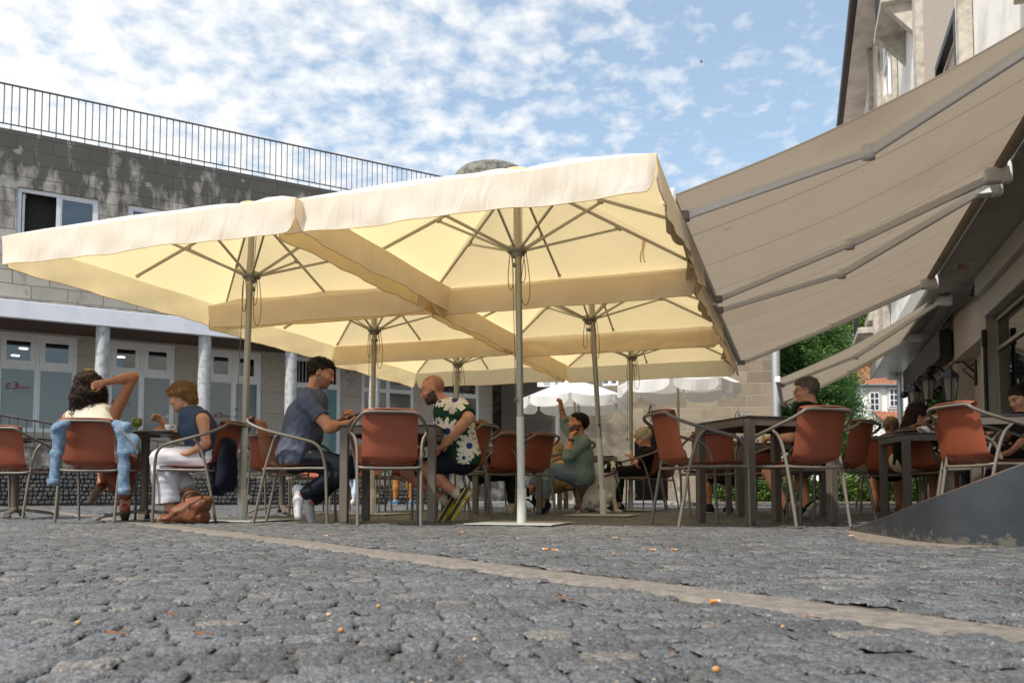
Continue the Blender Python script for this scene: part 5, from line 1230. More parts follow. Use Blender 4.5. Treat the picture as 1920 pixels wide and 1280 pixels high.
for a in ((1338,1128,10,.022,'orange cigarette butt just below the granite strip, right of centre'),(1040,1032,5,.026,'orange and white cigarette butt in front of the front centre base plate'),(1022,1030,170,.022,'short cigarette butt left of the orange and white one'),(1152,1009,20,.024,'orange cigarette butt halfway between the base plate and the big right table'),(1262,1031,15,.024,'pale cigarette butt in front of the big right table'),(1594,1005,160,.024,'cigarette butt at the tip of the metal ramp'),(1223,1031,0,.02,'white cigarette end left of the pale butt before the big right table'),(1150,1038,90,.02,'white scrap like cigarette end above the granite strip'),(612,1005,0,.022,'small cigarette butt right of the front left base plate'),(865,998,15,.024,'orange cigarette butt on the paving in front of the phone table')): butt(*a)
M_DLEAF = material('dry_orange_leaf', (0.26,0.10,0.035), .8, noise=(60,(0.13,0.055,0.02),.4,.6))
def leaf(px, py, ang, s, label):
    Y = CAM_H/((py-923)/FPX); mb = MB(); g_ = []
    for i in range(7):
        q = i/6; w_ = s*.32*math.sin(math.pi*q)+.0004; g_.append([(s*(q-.5), -w_, .003+.002*math.sin(q*5)), (s*(q-.5), 0, .0015+.002*math.sin(q*5)), (s*(q-.5), w_, .004+.003*math.cos(q*4))])
    mb.sheet(g_, .0006); o = mb.build('dry_leaf', M_DLEAF); o.location = (GX(px, Y), Y, .002); o.rotation_euler = (0,0,R(ang)); tag(o, label, 'leaf', 'dry leaves on the paving')
for a in ((1060,1122,-8,.035,'curled dry orange leaf in the middle of the foreground'),(1520,1158,5,.03,'dry orange leaf fragment below the granite strip at right'),(390,1189,20,.03,'dry orange leaf near the lower left nuts'),(225,1188,10,.03,'pale dry leaf stalk on the paving at lower left'),(978,1038,0,.02,'tiny brown leaf above the granite strip, centre'),(327,1152,-15,.018,'tiny red brown leaf on the paving at left'),(1880,1098,8,.03,'long dry stalk like leaf on the paving near the right edge'),(1262,1223,40,.02,'small green brown leaf near the bottom centre')): leaf(*a)
# small dry crumbs and grit scattered in the joints, uncountable
mb = MB(); rr = random.Random(9)
for i in range(900):
    Y = .9+rr.random()**1.5*6; x = rr.uniform(-.64,.64)*Y; s = rr.uniform(.0012,.0035)
    mb.add([(x-s,Y,.001),(x+s*.5,Y-s,.0015),(x+s,Y+s*.6,.001),(x,Y,.001+s)], [(0,1,3),(1,2,3),(2,0,3)])
tag(mb.build('grit', material('pale_grit', (0.36,0.30,0.22), .9, noise=(3,(0.2,0.12,0.07),.4,.6))), kind='stuff')
# ================================================================ smooth bodies from distance fields
def _v(p): return np.array(p, dtype=np.float64)
class Field:
    def __init__(s, lo, hi, h):
        s.h = h; s.lo = _v(lo)-2*h; n = np.ceil((_v(hi)+2*h-s.lo)/h).astype(int)+1; s.n = n
        s.ax = [s.lo[i]+h*np.arange(n[i]) for i in range(3)]; s.F = np.full(n, 1.0, dtype=np.float32)
    def _sl(s, lo, hi):
        r = []
        for i in range(3):
            a = max(0, int(math.floor((lo[i]-s.lo[i])/s.h))); b = min(s.n[i], int(math.ceil((hi[i]-s.lo[i])/s.h))+1)
            if b <= a: return None
            r.append(slice(a, b))
        return tuple(r)
    def _g(s, sl): return np.meshgrid(s.ax[0][sl[0]], s.ax[1][sl[1]], s.ax[2][sl[2]], indexing='ij', sparse=True)
    def _comb(s, sl, d, k, op):
        a = s.F[sl]
        if op == 'u':
            if k > 0: hh = np.maximum(k-np.abs(a-d), 0)/k; s.F[sl] = np.minimum(a, d)-hh*hh*k*.25
            else: s.F[sl] = np.minimum(a, d)
        elif op == 's':
            d = -d
            if k > 0: hh = np.maximum(k-np.abs(a-d), 0)/k; s.F[sl] = np.maximum(a, d)+hh*hh*k*.25
            else: s.F[sl] = np.maximum(a, d)
    def rc(s, a, b, r1, r2, k=.02, op='u', flat=None):
        """round cone a->b; flat=(unit vector, factor) widens it along that direction"""
        a = _v(a); b = _v(b); m = max(r1, r2)*(max(1, flat[1]) if flat else 1)+k+.03
        sl = s._sl(np.minimum(a, b)-m, np.maximum(a, b)+m)
        if sl is None: return
        X, Y, Z = s._g(sl); ab = b-a; L = max(ab@ab, 1e-9)
        t = np.clip(((X-a[0])*ab[0]+(Y-a[1])*ab[1]+(Z-a[2])*ab[2])/L, 0, 1)
        dx = X-a[0]-t*ab[0]; dy = Y-a[1]-t*ab[1]; dz = Z-a[2]-t*ab[2]
        if flat:
            w_ = _v(flat[0]); q = dx*w_[0]+dy*w_[1]+dz*w_[2]; f = 1/flat[1]-1
            dx = dx+q*f*w_[0]; dy = dy+q*f*w_[1]; dz = dz+q*f*w_[2]
        d = np.sqrt(dx*dx+dy*dy+dz*dz)-(r1+(r2-r1)*t)
        s._comb(sl, d, k, op)
    def el(s, c, ax, r, k=.02, op='u'):
        """ellipsoid with axes rows ax (3 unit vectors) and radii r"""
        c = _v(c); m = max(r)+k+.03; sl = s._sl(c-m, c+m)
        if sl is None: return
        X, Y, Z = s._g(sl); X = X-c[0]; Y = Y-c[1]; Z = Z-c[2]; k0 = 0; k1 = 0
        for i in range(3):
            q = X*ax[i][0]+Y*ax[i][1]+Z*ax[i][2]; k0 = k0+(q/r[i])**2; k1 = k1+(q/r[i]**2)**2
        k0 = np.sqrt(k0); k1 = np.sqrt(k1)+1e-9; s._comb(sl, k0*(k0-1)/k1, k, op)
    def cut(s, p, n, k=0.0):
        """remove everything on the side the normal points to"""
        p = _v(p); n = _v(n); n = n/np.linalg.norm(n); sl = (slice(None),)*3; X, Y, Z = s._g(sl)
        s.F = np.maximum(s.F, ((X-p[0])*n[0]+(Y-p[1])*n[1]+(Z-p[2])*n[2]).astype(np.float32))
    def floor(s, z): s.cut((0,0,z), (0,0,-1))
    def noise(s, amp, freq, seed=0, aniso=(1,1,1), ridged=False):
        r = np.random.default_rng(seed); X, Y, Z = s._g((slice(None),)*3); acc = 0
        for i in range(5):
            d = r.normal(size=3)*_v(aniso); d = d/np.linalg.norm(d)*freq*r.uniform(.6,1.6); w_ = np.sin(X*d[0]+Y*d[1]+Z*d[2]+r.uniform(0,6.28)+ .8*np.sin(X*d[1]*.7+Z*d[0]*.6+r.uniform(0,6)))
            acc = acc+(1-2*np.abs(w_) if ridged else w_)
        s.F = (s.F+amp*acc/5).astype(np.float32)
    def mesh(s):
        f = s.F; ins = f < 0; nx, ny, nz = f.shape
        c = [f[i:nx-1+i, j:ny-1+j, k:nz-1+k] for i in (0,1) for j in (0,1) for k in (0,1)]
        cs = sum((q < 0).astype(np.int8) for q in c); act = (cs > 0) & (cs < 8)
        I, J, K = np.nonzero(act); n = len(I)
        if n == 0: return np.zeros((0,3)), np.zeros((0,4), int)
        vid = -np.ones(act.shape, dtype=np.int64); vid[I,J,K] = np.arange(n)
        val = np.stack([q[I,J,K] for q in c], 1).astype(np.float64)
        offs = np.array([(i,j,k) for i in (0,1) for j in (0,1) for k in (0,1)], float)
        acc = np.zeros((n,3)); cnt = np.zeros(n)
        for a in range(8):
            for b in range(a+1, 8):
                if np.abs(offs[a]-offs[b]).sum() != 1: continue
                va, vb = val[:,a], val[:,b]; m = (va < 0) != (vb < 0); t = va/np.where(m, va-vb, 1)
                acc[m] += offs[a]+(offs[b]-offs[a])*t[m][:,None]; cnt[m] += 1
        P = s.lo+(np.stack([I,J,K],1)+acc/cnt[:,None])*s.h
        Fs = []
        for axis in range(3):
            sl0 = [slice(None)]*3; sl1 = [slice(None)]*3; sl0[axis] = slice(0,-1); sl1[axis] = slice(1,None)
            a = ins[tuple(sl0)]; b = ins[tuple(sl1)]; e = a != b
            ii = np.array(np.nonzero(e)); o1, o2 = [q for q in range(3) if q != axis]
            ok = (ii[o1] > 0) & (ii[o2] > 0) & (ii[o1] < act.shape[o1]) & (ii[o2] < act.shape[o2]); ii = ii[:, ok]
            def g(d1, d2):
                q = ii.copy(); q[o1] += d1; q[o2] += d2; return vid[q[0], q[1], q[2]]
            q = np.stack([g(-1,-1), g(0,-1), g(0,0), g(-1,0)], 1); flip = a[ii[0], ii[1], ii[2]]
            if axis == 1: flip = ~flip
            q[~flip] = q[~flip][:, ::-1]; Fs.append(q)
        Fq = np.concatenate(Fs); Fq = Fq[(Fq >= 0).all(1)]
        return P, Fq
    def build(s, name, mat, parent, colfn=None, post=None):
        P, Fq = s.mesh()
        if post is not None: P = post(P)
        off = np.zeros(3); q = parent
        while q is not None: off += np.array(q.location); q = q.parent
        me = bpy.data.meshes.new(name); me.from_pydata((P-off).tolist(), [], Fq.tolist())
        ms = mat if isinstance(mat, (list, tuple)) else [mat]
        for m in ms: me.materials.append(m)
        me.polygons.foreach_set('use_smooth', np.ones(len(Fq), bool))
        if colfn is not None:
            C = colfn(P); at = me.attributes.new('col', 'FLOAT_COLOR', 'POINT'); at.data.foreach_set('color', np.concatenate([C, np.ones((len(P),1))], 1).astype(np.float32).ravel())
        me.update(); o = bpy.data.objects.new(name, me); COL.objects.link(o); o.parent = parent; return o
def vn(v): v = _v(v); return v/(np.linalg.norm(v)+1e-12)
def attr_mat(name, rough=.5, bump=None, sub=0.0, noise=.12, nscale=40):
    def ex(g, vec, col, p):
        at = g.n('ShaderNodeAttribute', attribute_name='col'); n = g.n('ShaderNodeTexNoise', i_Scale=nscale, i_Detail=4.0); g.l(vec, n.inputs['Vector'])
        p.inputs['Subsurface Weight'].default_value = sub; p.inputs['Subsurface Radius'].default_value = (.012,.005,.003)
        return g.mix(1.0, at.outputs['Color'], g.ramp(n.outputs[0], [(.3,(1-noise,)*3),(.7,(1+noise,)*3)]), 'MULTIPLY')
    return material(name, (.5,.5,.5), rough, spec=.35, extra=ex, bump=bump)
M_SKIN = attr_mat('skin', .5, (120,.15,.002), .12)
def cloth(name, col, rough=.9, weave=300, bs=.25, noise=None, extra=None): return material(name, col, rough, spec=.15, noise=noise or (5,tuple(c*.82 for c in col),.35,.7), bump=(weave,bs,.002), extra=extra)
def hairmat(name, a, b, rough=.45):
    def ex(g, vec, col, p):
        n = g.n('ShaderNodeTexNoise', i_Scale=1.0, i_Detail=5.0, i_Distortion=.6); mp = g.n('ShaderNodeMapping'); mp.inputs['Scale'].default_value = (240,240,30); g.l(vec, mp.inputs[0]); g.l(mp.outputs[0], n.inputs['Vector'])
        bm = g.n('ShaderNodeBump', i_Strength=.8, i_Distance=.004); g.l(n.outputs[0], bm.inputs['Height']); g.l(bm.outputs[0], p.inputs['Normal'])
        return g.ramp(n.outputs[0], [(.35,a),(.65,b)])
    return material(name, a, rough, spec=.18, extra=ex)
class Person:
    """joints: dict of (px, py, depth) or Vectors. L/R are the person's own sides."""
    def __init__(s, name, label, J, look, up=(0,0,1), res=.007, female=False, bulk=1.0, hs=1.0, skin=(.50,.26,.16), loc=None, cat='person'):
        s.J = {k: _v(W(*v)) if isinstance(v, tuple) else _v(v) for k, v in J.items()}; J = s.J
        s.res = res; s.f = female; s.b = bulk; s.hs = hs; s.skin = _v(skin)
        loc = loc or (float(J['pel'][0]), float(J['pel'][1]), 0.0)
        s.t = thing('person', label, cat, loc)
        s.fw = vn(look); s.up = _v(up)-s.fw*(_v(up)@s.fw); s.up = vn(s.up); s.sd = np.cross(s.up, s.fw)   # left
        s.side = vn(J['shL']-J['shR']); s.hside = vn(J['hipL']-J['hipR']) if 'hipL' in J else s.side
        hw = .085 if not female else .088
        if 'hipL' not in J:
            hd = vn(s.side*_v((1,1,.2))); J['hipL'] = J['pel']+hd*hw; J['hipR'] = J['pel']-hd*hw; s.hside = hd
        s.bf = vn(np.cross(s.side, vn(J['neck']-J['pel'])))  # chest forward direction
        if s.bf@np.cross(s.side, _v((0,0,1))) < 0: s.bf = -s.bf
    def box(s, keys, m): P = np.array([s.J[k] for k in keys if k in s.J]); return P.min(0)-m, P.max(0)+m
    def torso(s, F, o=0.0, k=.05, loose=0.0, top=True):
        J = s.J; b = s.b; fe = s.f
        pel, ch, nk = J['pel'], J['chest'], J['neck']; sd = s.side; hd = s.hside; mid = (pel+ch)/2
        F.rc(J['hipL']+_v((0,0,0)), J['hipR'], .098*b+o, .098*b+o, .02)
        F.el(pel, [hd, vn(np.cross(_v((0,0,1)), hd)), _v((0,0,1))], (.165*b+o, .115*b+o, .115*b+o), .03)
        wst = pel*.45+ch*.55
        F.rc(pel+(ch-pel)*.1, ch, (.105 if not fe else .09)*b+o+loose, .112*b+o+loose*.5, k, flat=(sd, 1.42 if not fe else 1.30))
        F.rc(ch, nk-(nk-ch)*.22, .112*b+o, .07*b+o, k, flat=(sd, 1.5))
        F.rc(J['shL']-sd*.03, J['shR']+sd*.03, .052*b+o, .052*b+o, .06)
        F.rc(nk, J['shL']-sd*.05, .035+o, .045*b+o, .04); F.rc(nk, J['shR']+sd*.05, .035+o, .045*b+o, .04)
        F.el((ch+nk)/2+s.bf*.035, [sd, s.bf, _v((0,0,1))], (.13*b+o, .085*b+o, .11*b+o), .05)
        if fe:
            for q in (-1, 1): F.el(ch+s.bf*.085+sd*q*.07, [sd, s.bf, _v((0,0,1))], (.062+o, .062+o, .06+o), .03)
        else: F.el(mid+s.bf*.04, [sd, s.bf, _v((0,0,1))], (.13*b+o, .09*b+o+.6*loose, .13+o), .05)
    def arm(s, F, q, o=0.0, frac=1.0, lower=True, k=.03):
        J = s.J; a, e, w_ = J['sh'+q], J['el'+q], J['wr'+q]; b = s.b*(.86 if s.f else 1)
        e2 = a+(e-a)*min(1, frac); F.rc(a, e2, .055*b+o, (.055+(.041-.055)*min(1,frac))*b+o, k)
        if lower and frac >= 1: F.rc(e, e+(w_-e)*.35, .042*b+o, .041*b+o, .02); F.rc(e+(w_-e)*.3, w_, .041*b+o, .0265*b+o, .02)
    def leg(s, F, q, o=0.0, upto=1.0, k=.03, flare=0.0, lower=1.0):
        J = s.J; h, kn, an = J['hip'+q], J['kn'+q], J['an'+q]; b = s.b
        F.rc(h, h+(kn-h)*upto, .088*b+o, (.088-.032*upto)*b+o+flare*.3, k)
        if upto >= 1 and lower > 0:
            e = kn+(an-kn)*lower; F.rc(kn, kn+(an-kn)*min(.4,lower), .056*b+o+flare*.4, .055*b+o+flare*.6, .03)
            if lower > .35: F.rc(kn+(an-kn)*.3, e, .056*b+o+flare*.5, (.036 if lower >= .9 else .045)*b+o+flare, .03)
    def hand(s, F, q, curl=.5, spread=1.0):
        """hand from wrist towards joint hdX; palm normal pnX if given"""
        J = s.J; w_ = J['wr'+q]; d = vn(J['hd'+q]-w_); pn = J.get('pn'+q); sc = (.9 if s.f else 1.0)*s.hs
        fr = vn(w_-J['el'+q])
        n = vn(pn) if pn is not None else vn(np.cross(d, _v((0.3,1,.2)))); n = vn(n-d*(n@d)); sd = np.cross(d, n)
        if q == 'R': sd = -sd
        F.rc(w_, w_+d*.03*sc, .024*sc, .026*sc, .015); F.rc(w_+d*.025*sc, w_+d*.075*sc, .022*sc, .024*sc, .015, flat=(sd, 1.6))
        for i, (o_, L) in enumerate(((-.030,.062),(-.010,.074),(.010,.070),(.029,.055))):
            b0 = w_+d*.085*sc+sd*o_*sc; c = curl*(1+.12*i); d1 = vn(d*math.cos(c*.6)+n*math.sin(c*.6)+sd*(o_*2.2*spread)); d2 = vn(d*math.cos(c*1.5)+n*math.sin(c*1.5)); d3 = vn(d*math.cos(c*2.3)+n*math.sin(c*2.3))
            p1 = b0+d1*L*.48*sc; p2 = p1+d2*L*.32*sc; p3 = p2+d3*L*.25*sc
            F.rc(b0-d*.015, p1, .0098*sc, .009*sc, .006); F.rc(p1, p2, .009*sc, .0084*sc, .004); F.rc(p2, p3, .0084*sc, .0072*sc, .004)
        t0 = w_+d*.03*sc-sd*.022*sc; td = vn(d*.7-sd*.65+n*.35); t1 = t0+td*.045*sc; t2 = t1+vn(d*.95-sd*.15+n*.4)*.032*sc
        F.rc(t0, t1, .014*sc, .011*sc, .012); F.rc(t1, t2, .0105*sc, .0085*sc, .004)
        return dict(w=w_, d=d, n=n, s=sd)
    def headsdf(s, F, o=0.0):
        H = s.J['head']; f, u, sd = s.fw, s.up, s.sd; h = s.hs*(.96 if s.f else 1.0); A = [sd, f, u]
        P = lambda a, b, c: H+(f*a+u*b+sd*c)*h
        F.rc(s.J['neck']-(s.J['neck']-s.J['chest'])*.12, P(-.022,-.075,0), (.056 if not s.f else .047)*s.b+o, (.052 if not s.f else .044)+o, .03)
        F.el(P(-.018,.022,0), A, (.073*h, .096*h, .088*h), .02); F.el(P(.022,-.025,0), A, (.063*h, .072*h, .088*h), .03)
        F.el(P(.045,-.072,0), A, (.042*h, .042*h, .038*h), .03); F.el(P(.070,-.098,0), A, (.022*h, .02*h, .018*h), .02)
        F.rc(P(.0,-.06,.042), P(.05,-.09,.022), .02*h, .016*h, .02); F.rc(P(.0,-.06,-.042), P(.05,-.09,-.022), .02*h, .016*h, .02)
        F.rc(P(.083,.022,-.032), P(.083,.022,.032), .011*h, .011*h, .015)                     # brow
        for q in (-1, 1):
            F.el(P(.094,.0,q*.032), A, (.016*h, .011*h, .009*h), .008, 's'); F.el(P(.076,-.001,q*.031), A, (.0135*h,)*3, .003)
            F.el(P(.066,-.030,q*.042), A, (.02*h, .02*h, .017*h), .02)                       # cheek
            e = P(-.008,-.012,q*.074); F.el(e, [vn(sd*q+f*-.5), vn(f+sd*q*.5), u], (.008*h, .018*h, .030*h), .006); F.el(e+(sd*q*.008+f*.004)*h, [sd, f, u], (.006*h, .009*h, .016*h), .004, 's')
        F.rc(P(.090,.010,0), P(.108,-.030,0), .0075*h, .0105*h, .008); F.rc(P(.096,-.036,-.011), P(.096,-.036,.011), .0085*h, .0085*h, .006)   # nose
        F.rc(P(.086,-.063,-.018), P(.086,-.063,.018), .0075*h, .0075*h, .006); F.rc(P(.083,-.074,-.015), P(.083,-.074,.015), .0085*h, .0085*h, .006); F.rc(P(.0975,-.0685,-.02), P(.0975,-.0685,.02), .0022*h, .0022*h, .003, 's')
    def headcol(s, beard=None, hair=None, hairline=.05, lips=(.42,.13,.10), brow=(.06,.035,.02)):
        H = s.J['head']; f, u, sd = s.fw, s.up, s.sd; h = s.hs*(.96 if s.f else 1.0)
        def fn(P):
            C = np.tile(s.skin, (len(P),1)); q = (P-H)/h; a = q@f; b = q@u; c = q@sd; r = np.linalg.norm(q, axis=1) < .17
            def paint(m, col, w_=1.0): C[m] = C[m]*(1-w_)+_v(col)*w_
            paint(r & (a > .05) & (b > -.06) & (b < -.02) & (np.abs(c) > .02) & (np.abs(c) < .055), s.skin*_v((1.12,.85,.8)), .5)
            paint(r & (a > .085) & (b < -.058) & (b > -.082) & (np.abs(c) < .024), lips)
            for g in (-1, 1):
                d = np.hypot(c-g*.031, b+.001)
                paint(r & (a > .06) & (np.hypot((c-g*.031)/1.7, b+.001) < .0062), (.36,.32,.29)); paint(r & (a > .06) & (d < .0062), (.05,.03,.02))
                paint(r & (a > .06) & (np.abs(b-.010) < .0028) & (np.abs(c-g*.032) < .018), (.05,.03,.02), .8)
                paint(r & (a > .055) & (np.abs(b-.026-.1*(np.abs(c)-.03)) < .005) & (np.abs(c-g*.033) < .021), brow, .9)
            if beard is not None:
                m = r & (b < -.030+.25*np.maximum(0,.03-a)) & (b > -.14) & (a > -.012) & ~((a > .085) & (b < -.058) & (b > -.080) & (np.abs(c) < .02)) & ((b < -.052) | (np.abs(c) > .040) ) & ~((b > -.055) & (a > .06))
                paint(m, beard[0], beard[1])
            if hair is not None: paint(r & (b > -.06) & ((a < -.03) | (b > hairline)) & ~((np.abs(c) > .07) & (a > -.03) & (b < .02)), hair[0], hair[1])
            return C
        return fn
    def body(s, arms='LR', hands='LR', legs='LR', curl=None, colfn=None, feet=False, res=None):
        lo, hi = s.box([k for k in s.J if not k.startswith('pn')], .13); F = Field(lo, hi, res or s.res)
        s.torso(F); s.headsdf(F)
        for q in arms: s.arm(F, q)
        hi_ = {}
        for q in hands: hi_[q] = s.hand(F, q, (curl or {}).get(q, .55))
        for q in legs:
            s.leg(F, q)
            a, f, d = s.foot(q); F.rc(a, a+d*.032, .034*s.b, .030, .02); F.rc(a+d*.035-f*.02, a+d*.05+f*.13, .028, .018, .03, flat=(np.cross(f, d), 1.2))
        s.hi = hi_; o = F.build('body', M_SKIN, s.t, colfn or s.headcol()); return o
    def top(s, mat, name='shirt', o=.013, sleeve=.55, loose=.02, neck=.075, low=0.0, wr=.004, seed=1, sleeve_o=.016, arms='LR', vneck=0.0, hem=None, res=None, long=False, cutarm=None):
        keys = ['pel','chest','neck','shL','shR']+(['elL','elR'] if sleeve > 0 else [])+(['wrL','wrR'] if long else []); lo, hi = s.box(keys, .19); F = Field(lo, hi, res or s.res)
        s.torso(F, o, loose=loose)
        for q in arms:
            if long: s.arm(F, q, sleeve_o, 1.0, True)
            elif sleeve > 0:
                s.arm(F, q, sleeve_o, sleeve, False)
        if wr: F.noise(wr, 30, seed, (1,1,.45)); F.noise(wr*.6, 75, seed+9, (1,1,.5))
        J = s.J; nk = J['neck']; F.el(nk+(nk-J['chest'])*.30+s.bf*vneck, [s.side, s.bf, vn(nk-J['chest'])], (neck, neck*.95, .085), .0, 's')
        if not long and sleeve > 0:
            pass
        for q in arms:
            if sleeve > 0 and not long:
                a, e = J['sh'+q], J['el'+q]; d = vn(e-a); p = a+(e-a)*sleeve
                # cut the rounded end of the sleeve locally
                m = .09; sl = F._sl(p-m, p+m)
                if sl:
                    X, Y, Z = F._g(sl); dd = (X-p[0])*d[0]+(Y-p[1])*d[1]+(Z-p[2])*d[2]; rad = (X-p[0])**2+(Y-p[1])**2+(Z-p[2])**2
                    ax2 = rad-dd*dd; F.F[sl] = np.where((dd > 0) & (ax2 < .075**2) & ((X-J['chest'][0])**2+(Y-J['chest'][1])**2+(Z-J['chest'][2])**2 > .10**2) , np.maximum(F.F[sl], dd), F.F[sl])
            if sleeve <= 0:
                a, e = J['sh'+q], J['el'+q]; F.rc(a+s.side*(.022 if q == 'L' else -.022), a+(e-a)*.4+s.side*(.03 if q == 'L' else -.03), .066, .066, .0, 's')
        z = hem if hem is not None else J['pel'][2]-.085; F.cut((0,0,z), (0,0,-1)); return F.build(name, mat, s.t)
    def pants(s, mat, name='trousers', o=.014, lower=1.0, upto=1.0, flare=0.0, wr=.004, seed=4, legs='LR', res=None, waist=.11):
        lo, hi = s.box(['pel','hipL','hipR','knL','knR','anL','anR'], .17); F = Field(lo, hi, res or s.res); b = s.b; J = s.J
        F.rc(J['hipL'], J['hipR'], .10*b+o, .10*b+o, .02); F.el(J['pel'], [s.hside, vn(np.cross(_v((0,0,1)), s.hside)), _v((0,0,1))], (.165*b+o, .115*b+o, .12*b+o), .03)
        F.rc(J['pel'], J['pel']+(J['chest']-J['pel'])*.35, .105*b+o, .10*b+o, .03, flat=(s.side, 1.3))
        for q in legs:
            s.leg(F, q, o, upto, flare=flare, lower=lower)
        if wr: F.noise(wr, 34, seed); F.noise(wr*.5, 80, seed+3)
        ax = vn(J['chest']-J['pel']); X, Y, Z = F._g((slice(None),)*3); c_ = J['pel']+ax*waist
        dd = (X-c_[0])*ax[0]+(Y-c_[1])*ax[1]+(Z-c_[2])*ax[2]; fwd = (X-J['pel'][0])*s.bf[0]+(Y-J['pel'][1])*s.bf[1]
        F.F = np.where(fwd < .13, np.maximum(F.F, dd), F.F).astype(np.float32)
        for q in legs:
            if upto < 1: p = J['hip'+q]+(J['kn'+q]-J['hip'+q])*upto; d = vn(J['kn'+q]-J['hip'+q])
            else: p = J['kn'+q]+(J['an'+q]-J['kn'+q])*lower; d = vn(J['an'+q]-J['kn'+q])
            m = .15; sl = F._sl(p-m, p+m)
            if sl:
                X, Y, Z = F._g(sl); dd = (X-p[0])*d[0]+(Y-p[1])*d[1]+(Z-p[2])*d[2]; F.F[sl] = np.where(dd > -.02, np.maximum(F.F[sl], dd), F.F[sl])
        return F.build(name, mat, s.t)
    def foot(s, q):
        a = s.J['an'+q]; f = vn(s.J['to'+q]-a); dn = getattr(s, 'down', {}).get(q)
        d = vn(a-s.J['kn'+q]) if dn is None else vn(dn)
        f = vn(f-d*(f@d)) if dn is None else f
        d = vn(d-f*(d@f)); return a, f, d
    def shoe(s, q, mat, sole, L=.27, name='shoe', down=None, thick=.022, heel=0.0, low=True, w_=1.0):
        a, f, d = s.foot(q); sd = np.cross(f, d); b = (.92 if s.f else 1)*w_
        lo = np.minimum(a, a+f*L)-.12; hi = np.maximum(a, a+f*L)+.12
        base = a+d*.055
        def shape(F, o=0):
            F.rc(base-f*.045-d*.012, base+f*.05-d*.006, .036*b+o, .037*b+o, .02); F.rc(base+f*.05-d*.002, base+f*(L-.095)+d*.006, .038*b+o, .027*b+o, .02, flat=(sd, 1.15))
            if low: F.rc(base-f*.035, a-f*.008, .036*b+o, .036*b+o, .03)
        F = Field(lo, hi, min(s.res, .006)); shape(F); F.el(a-d*.035, [sd, f, d], (.03, .033, .045), .0, 's'); F.cut(base+d*.022, d); sh = F.build(name, mat, s.t)
        F = Field(lo, hi, min(s.res, .006)); shape(F, .004); F.cut(base+d*(.020), -d) if False else None
        F.cut(base+d*.018, -d); F.cut(base+d*(.018+thick), d)
        if thick > .02: pass
        F2 = F; F2.build('sole', sole, sh); return sh
    def hair(s, mat, cells, name='hair', res=None, noise=(.004,120,3), aniso=(1,1,.3), cuts=(), ridged=False, subs=(), strands=1100, slen=.024):
        """cells: list of (a,b,c, ra,rb,rc) head-frame ellipsoids (forward, up, left); cuts: (a,b,c, na,nb,nc)"""
        H = s.J['head']; f, u, sd = s.fw, s.up, s.sd; h = s.hs*(.96 if s.f else 1.0); P = lambda a, b, c: H+(f*a+u*b+sd*c)*h
        pts = np.array([P(c[0], c[1], c[2]) for c in cells]); m = max(max(c[3:6]) for c in cells)+.02; F = Field(pts.min(0)-m, pts.max(0)+m, res or min(s.res, .005))
        for c in cells: F.el(P(*c[:3]), [f, u, sd], (c[3]*h, c[4]*h, c[5]*h), .02)
        for c in subs: F.el(P(*c[:3]), [f, u, sd], (c[3]*h, c[4]*h, c[5]*h), .008, 's')
        F.noise(noise[0], noise[1], noise[2], aniso, ridged); F.noise(noise[0]*.5, noise[1]*2.1, noise[2]+5, aniso)
        for c in cuts: F.cut(P(*c[:3]), f*c[3]+u*c[4]+sd*c[5])
        o = F.build(name, mat, s.t); me = o.data; n = len(me.vertices)
        # loose strands lying over the mass
        co = np.zeros(n*3); me.vertices.foreach_get('co', co); co = co.reshape(-1,3); nr = np.zeros(n*3); me.vertices.foreach_get('normal', nr); nr = nr.reshape(-1,3)
        base = np.array(o.parent.location); rr = np.random.default_rng(int(abs(H[0]*1000))); N = strands; mb = MB()
        hc = H-base
        for i in rr.integers(0, n, N):
            p0 = co[i]; nn = nr[i]; q = p0-hc
            if q@f > .055*h and q@u < .06*h: continue
            flow = -u*.8-f*.25 if (q@u) < .06*h else (f*(.9 if rr.random() < .5 else -.6)+sd*np.sign(q@sd)*.3)
            flow = flow+rr.normal(0,.20,3); flow = vn(flow-nn*(flow@nn)*.8); L = rr.uniform(.5,1.2)*slen
            mb.tube([p0-nn*.002, p0+flow*L*.5+nn*.006, p0+flow*L+nn*(.002+.007*rr.random())], [.0016*h,.0013*h,.0005], 4, False)
        mb.build('strands', mat, o, world=False); return o
SHORT = dict(cells=[(-.022,.027,0,.1005,.0935,.0775),(.035,.078,0,.045,.030,.055)], cuts=[], subs=[(.110,-.020,0,.068,.082,.085),(.03,-.095,0,.11,.060,.12),(-.01,-.055,.085,.045,.045,.03),(-.01,-.055,-.085,.045,.045,.03),(.075,-.02,.06,.060,.055,.04),(.075,-.02,-.06,.060,.055,.04)])
# ================================================================ people
def D(*v): return vn(v)
M_DARKHAIR = hairmat('dark_brown_hair', (.012,.007,.0045), (.04,.022,.013), .6); M_BLACKHAIR = hairmat('black_hair', (.008,.006,.005), (.03,.022,.016))
M_BLONDHI = hairmat('highlighted_hair', (.085,.040,.018), (.45,.25,.095)); M_BLOND = hairmat('blonde_hair', (.35,.22,.10), (.66,.48,.27)); M_PLAT = hairmat('bleached_hair', (.32,.25,.15), (.74,.66,.48)); M_GREYH = hairmat('grey_hair', (.09,.07,.055), (.22,.18,.14)); M_SANDY = hairmat('sandy_hair', (.10,.055,.03), (.26,.16,.09))
M_SOLEW = material('white_rubber_sole', (.62,.62,.60), .5); M_SOLEG = material('grey_rubber_sole', (.12,.12,.12), .6); M_SOLEB = material('black_rubber_sole', (.02,.02,.02), .6)
SK1 = (.40,.165,.080); SK2 = (.54,.265,.160); SK3 = (.50,.220,.125)
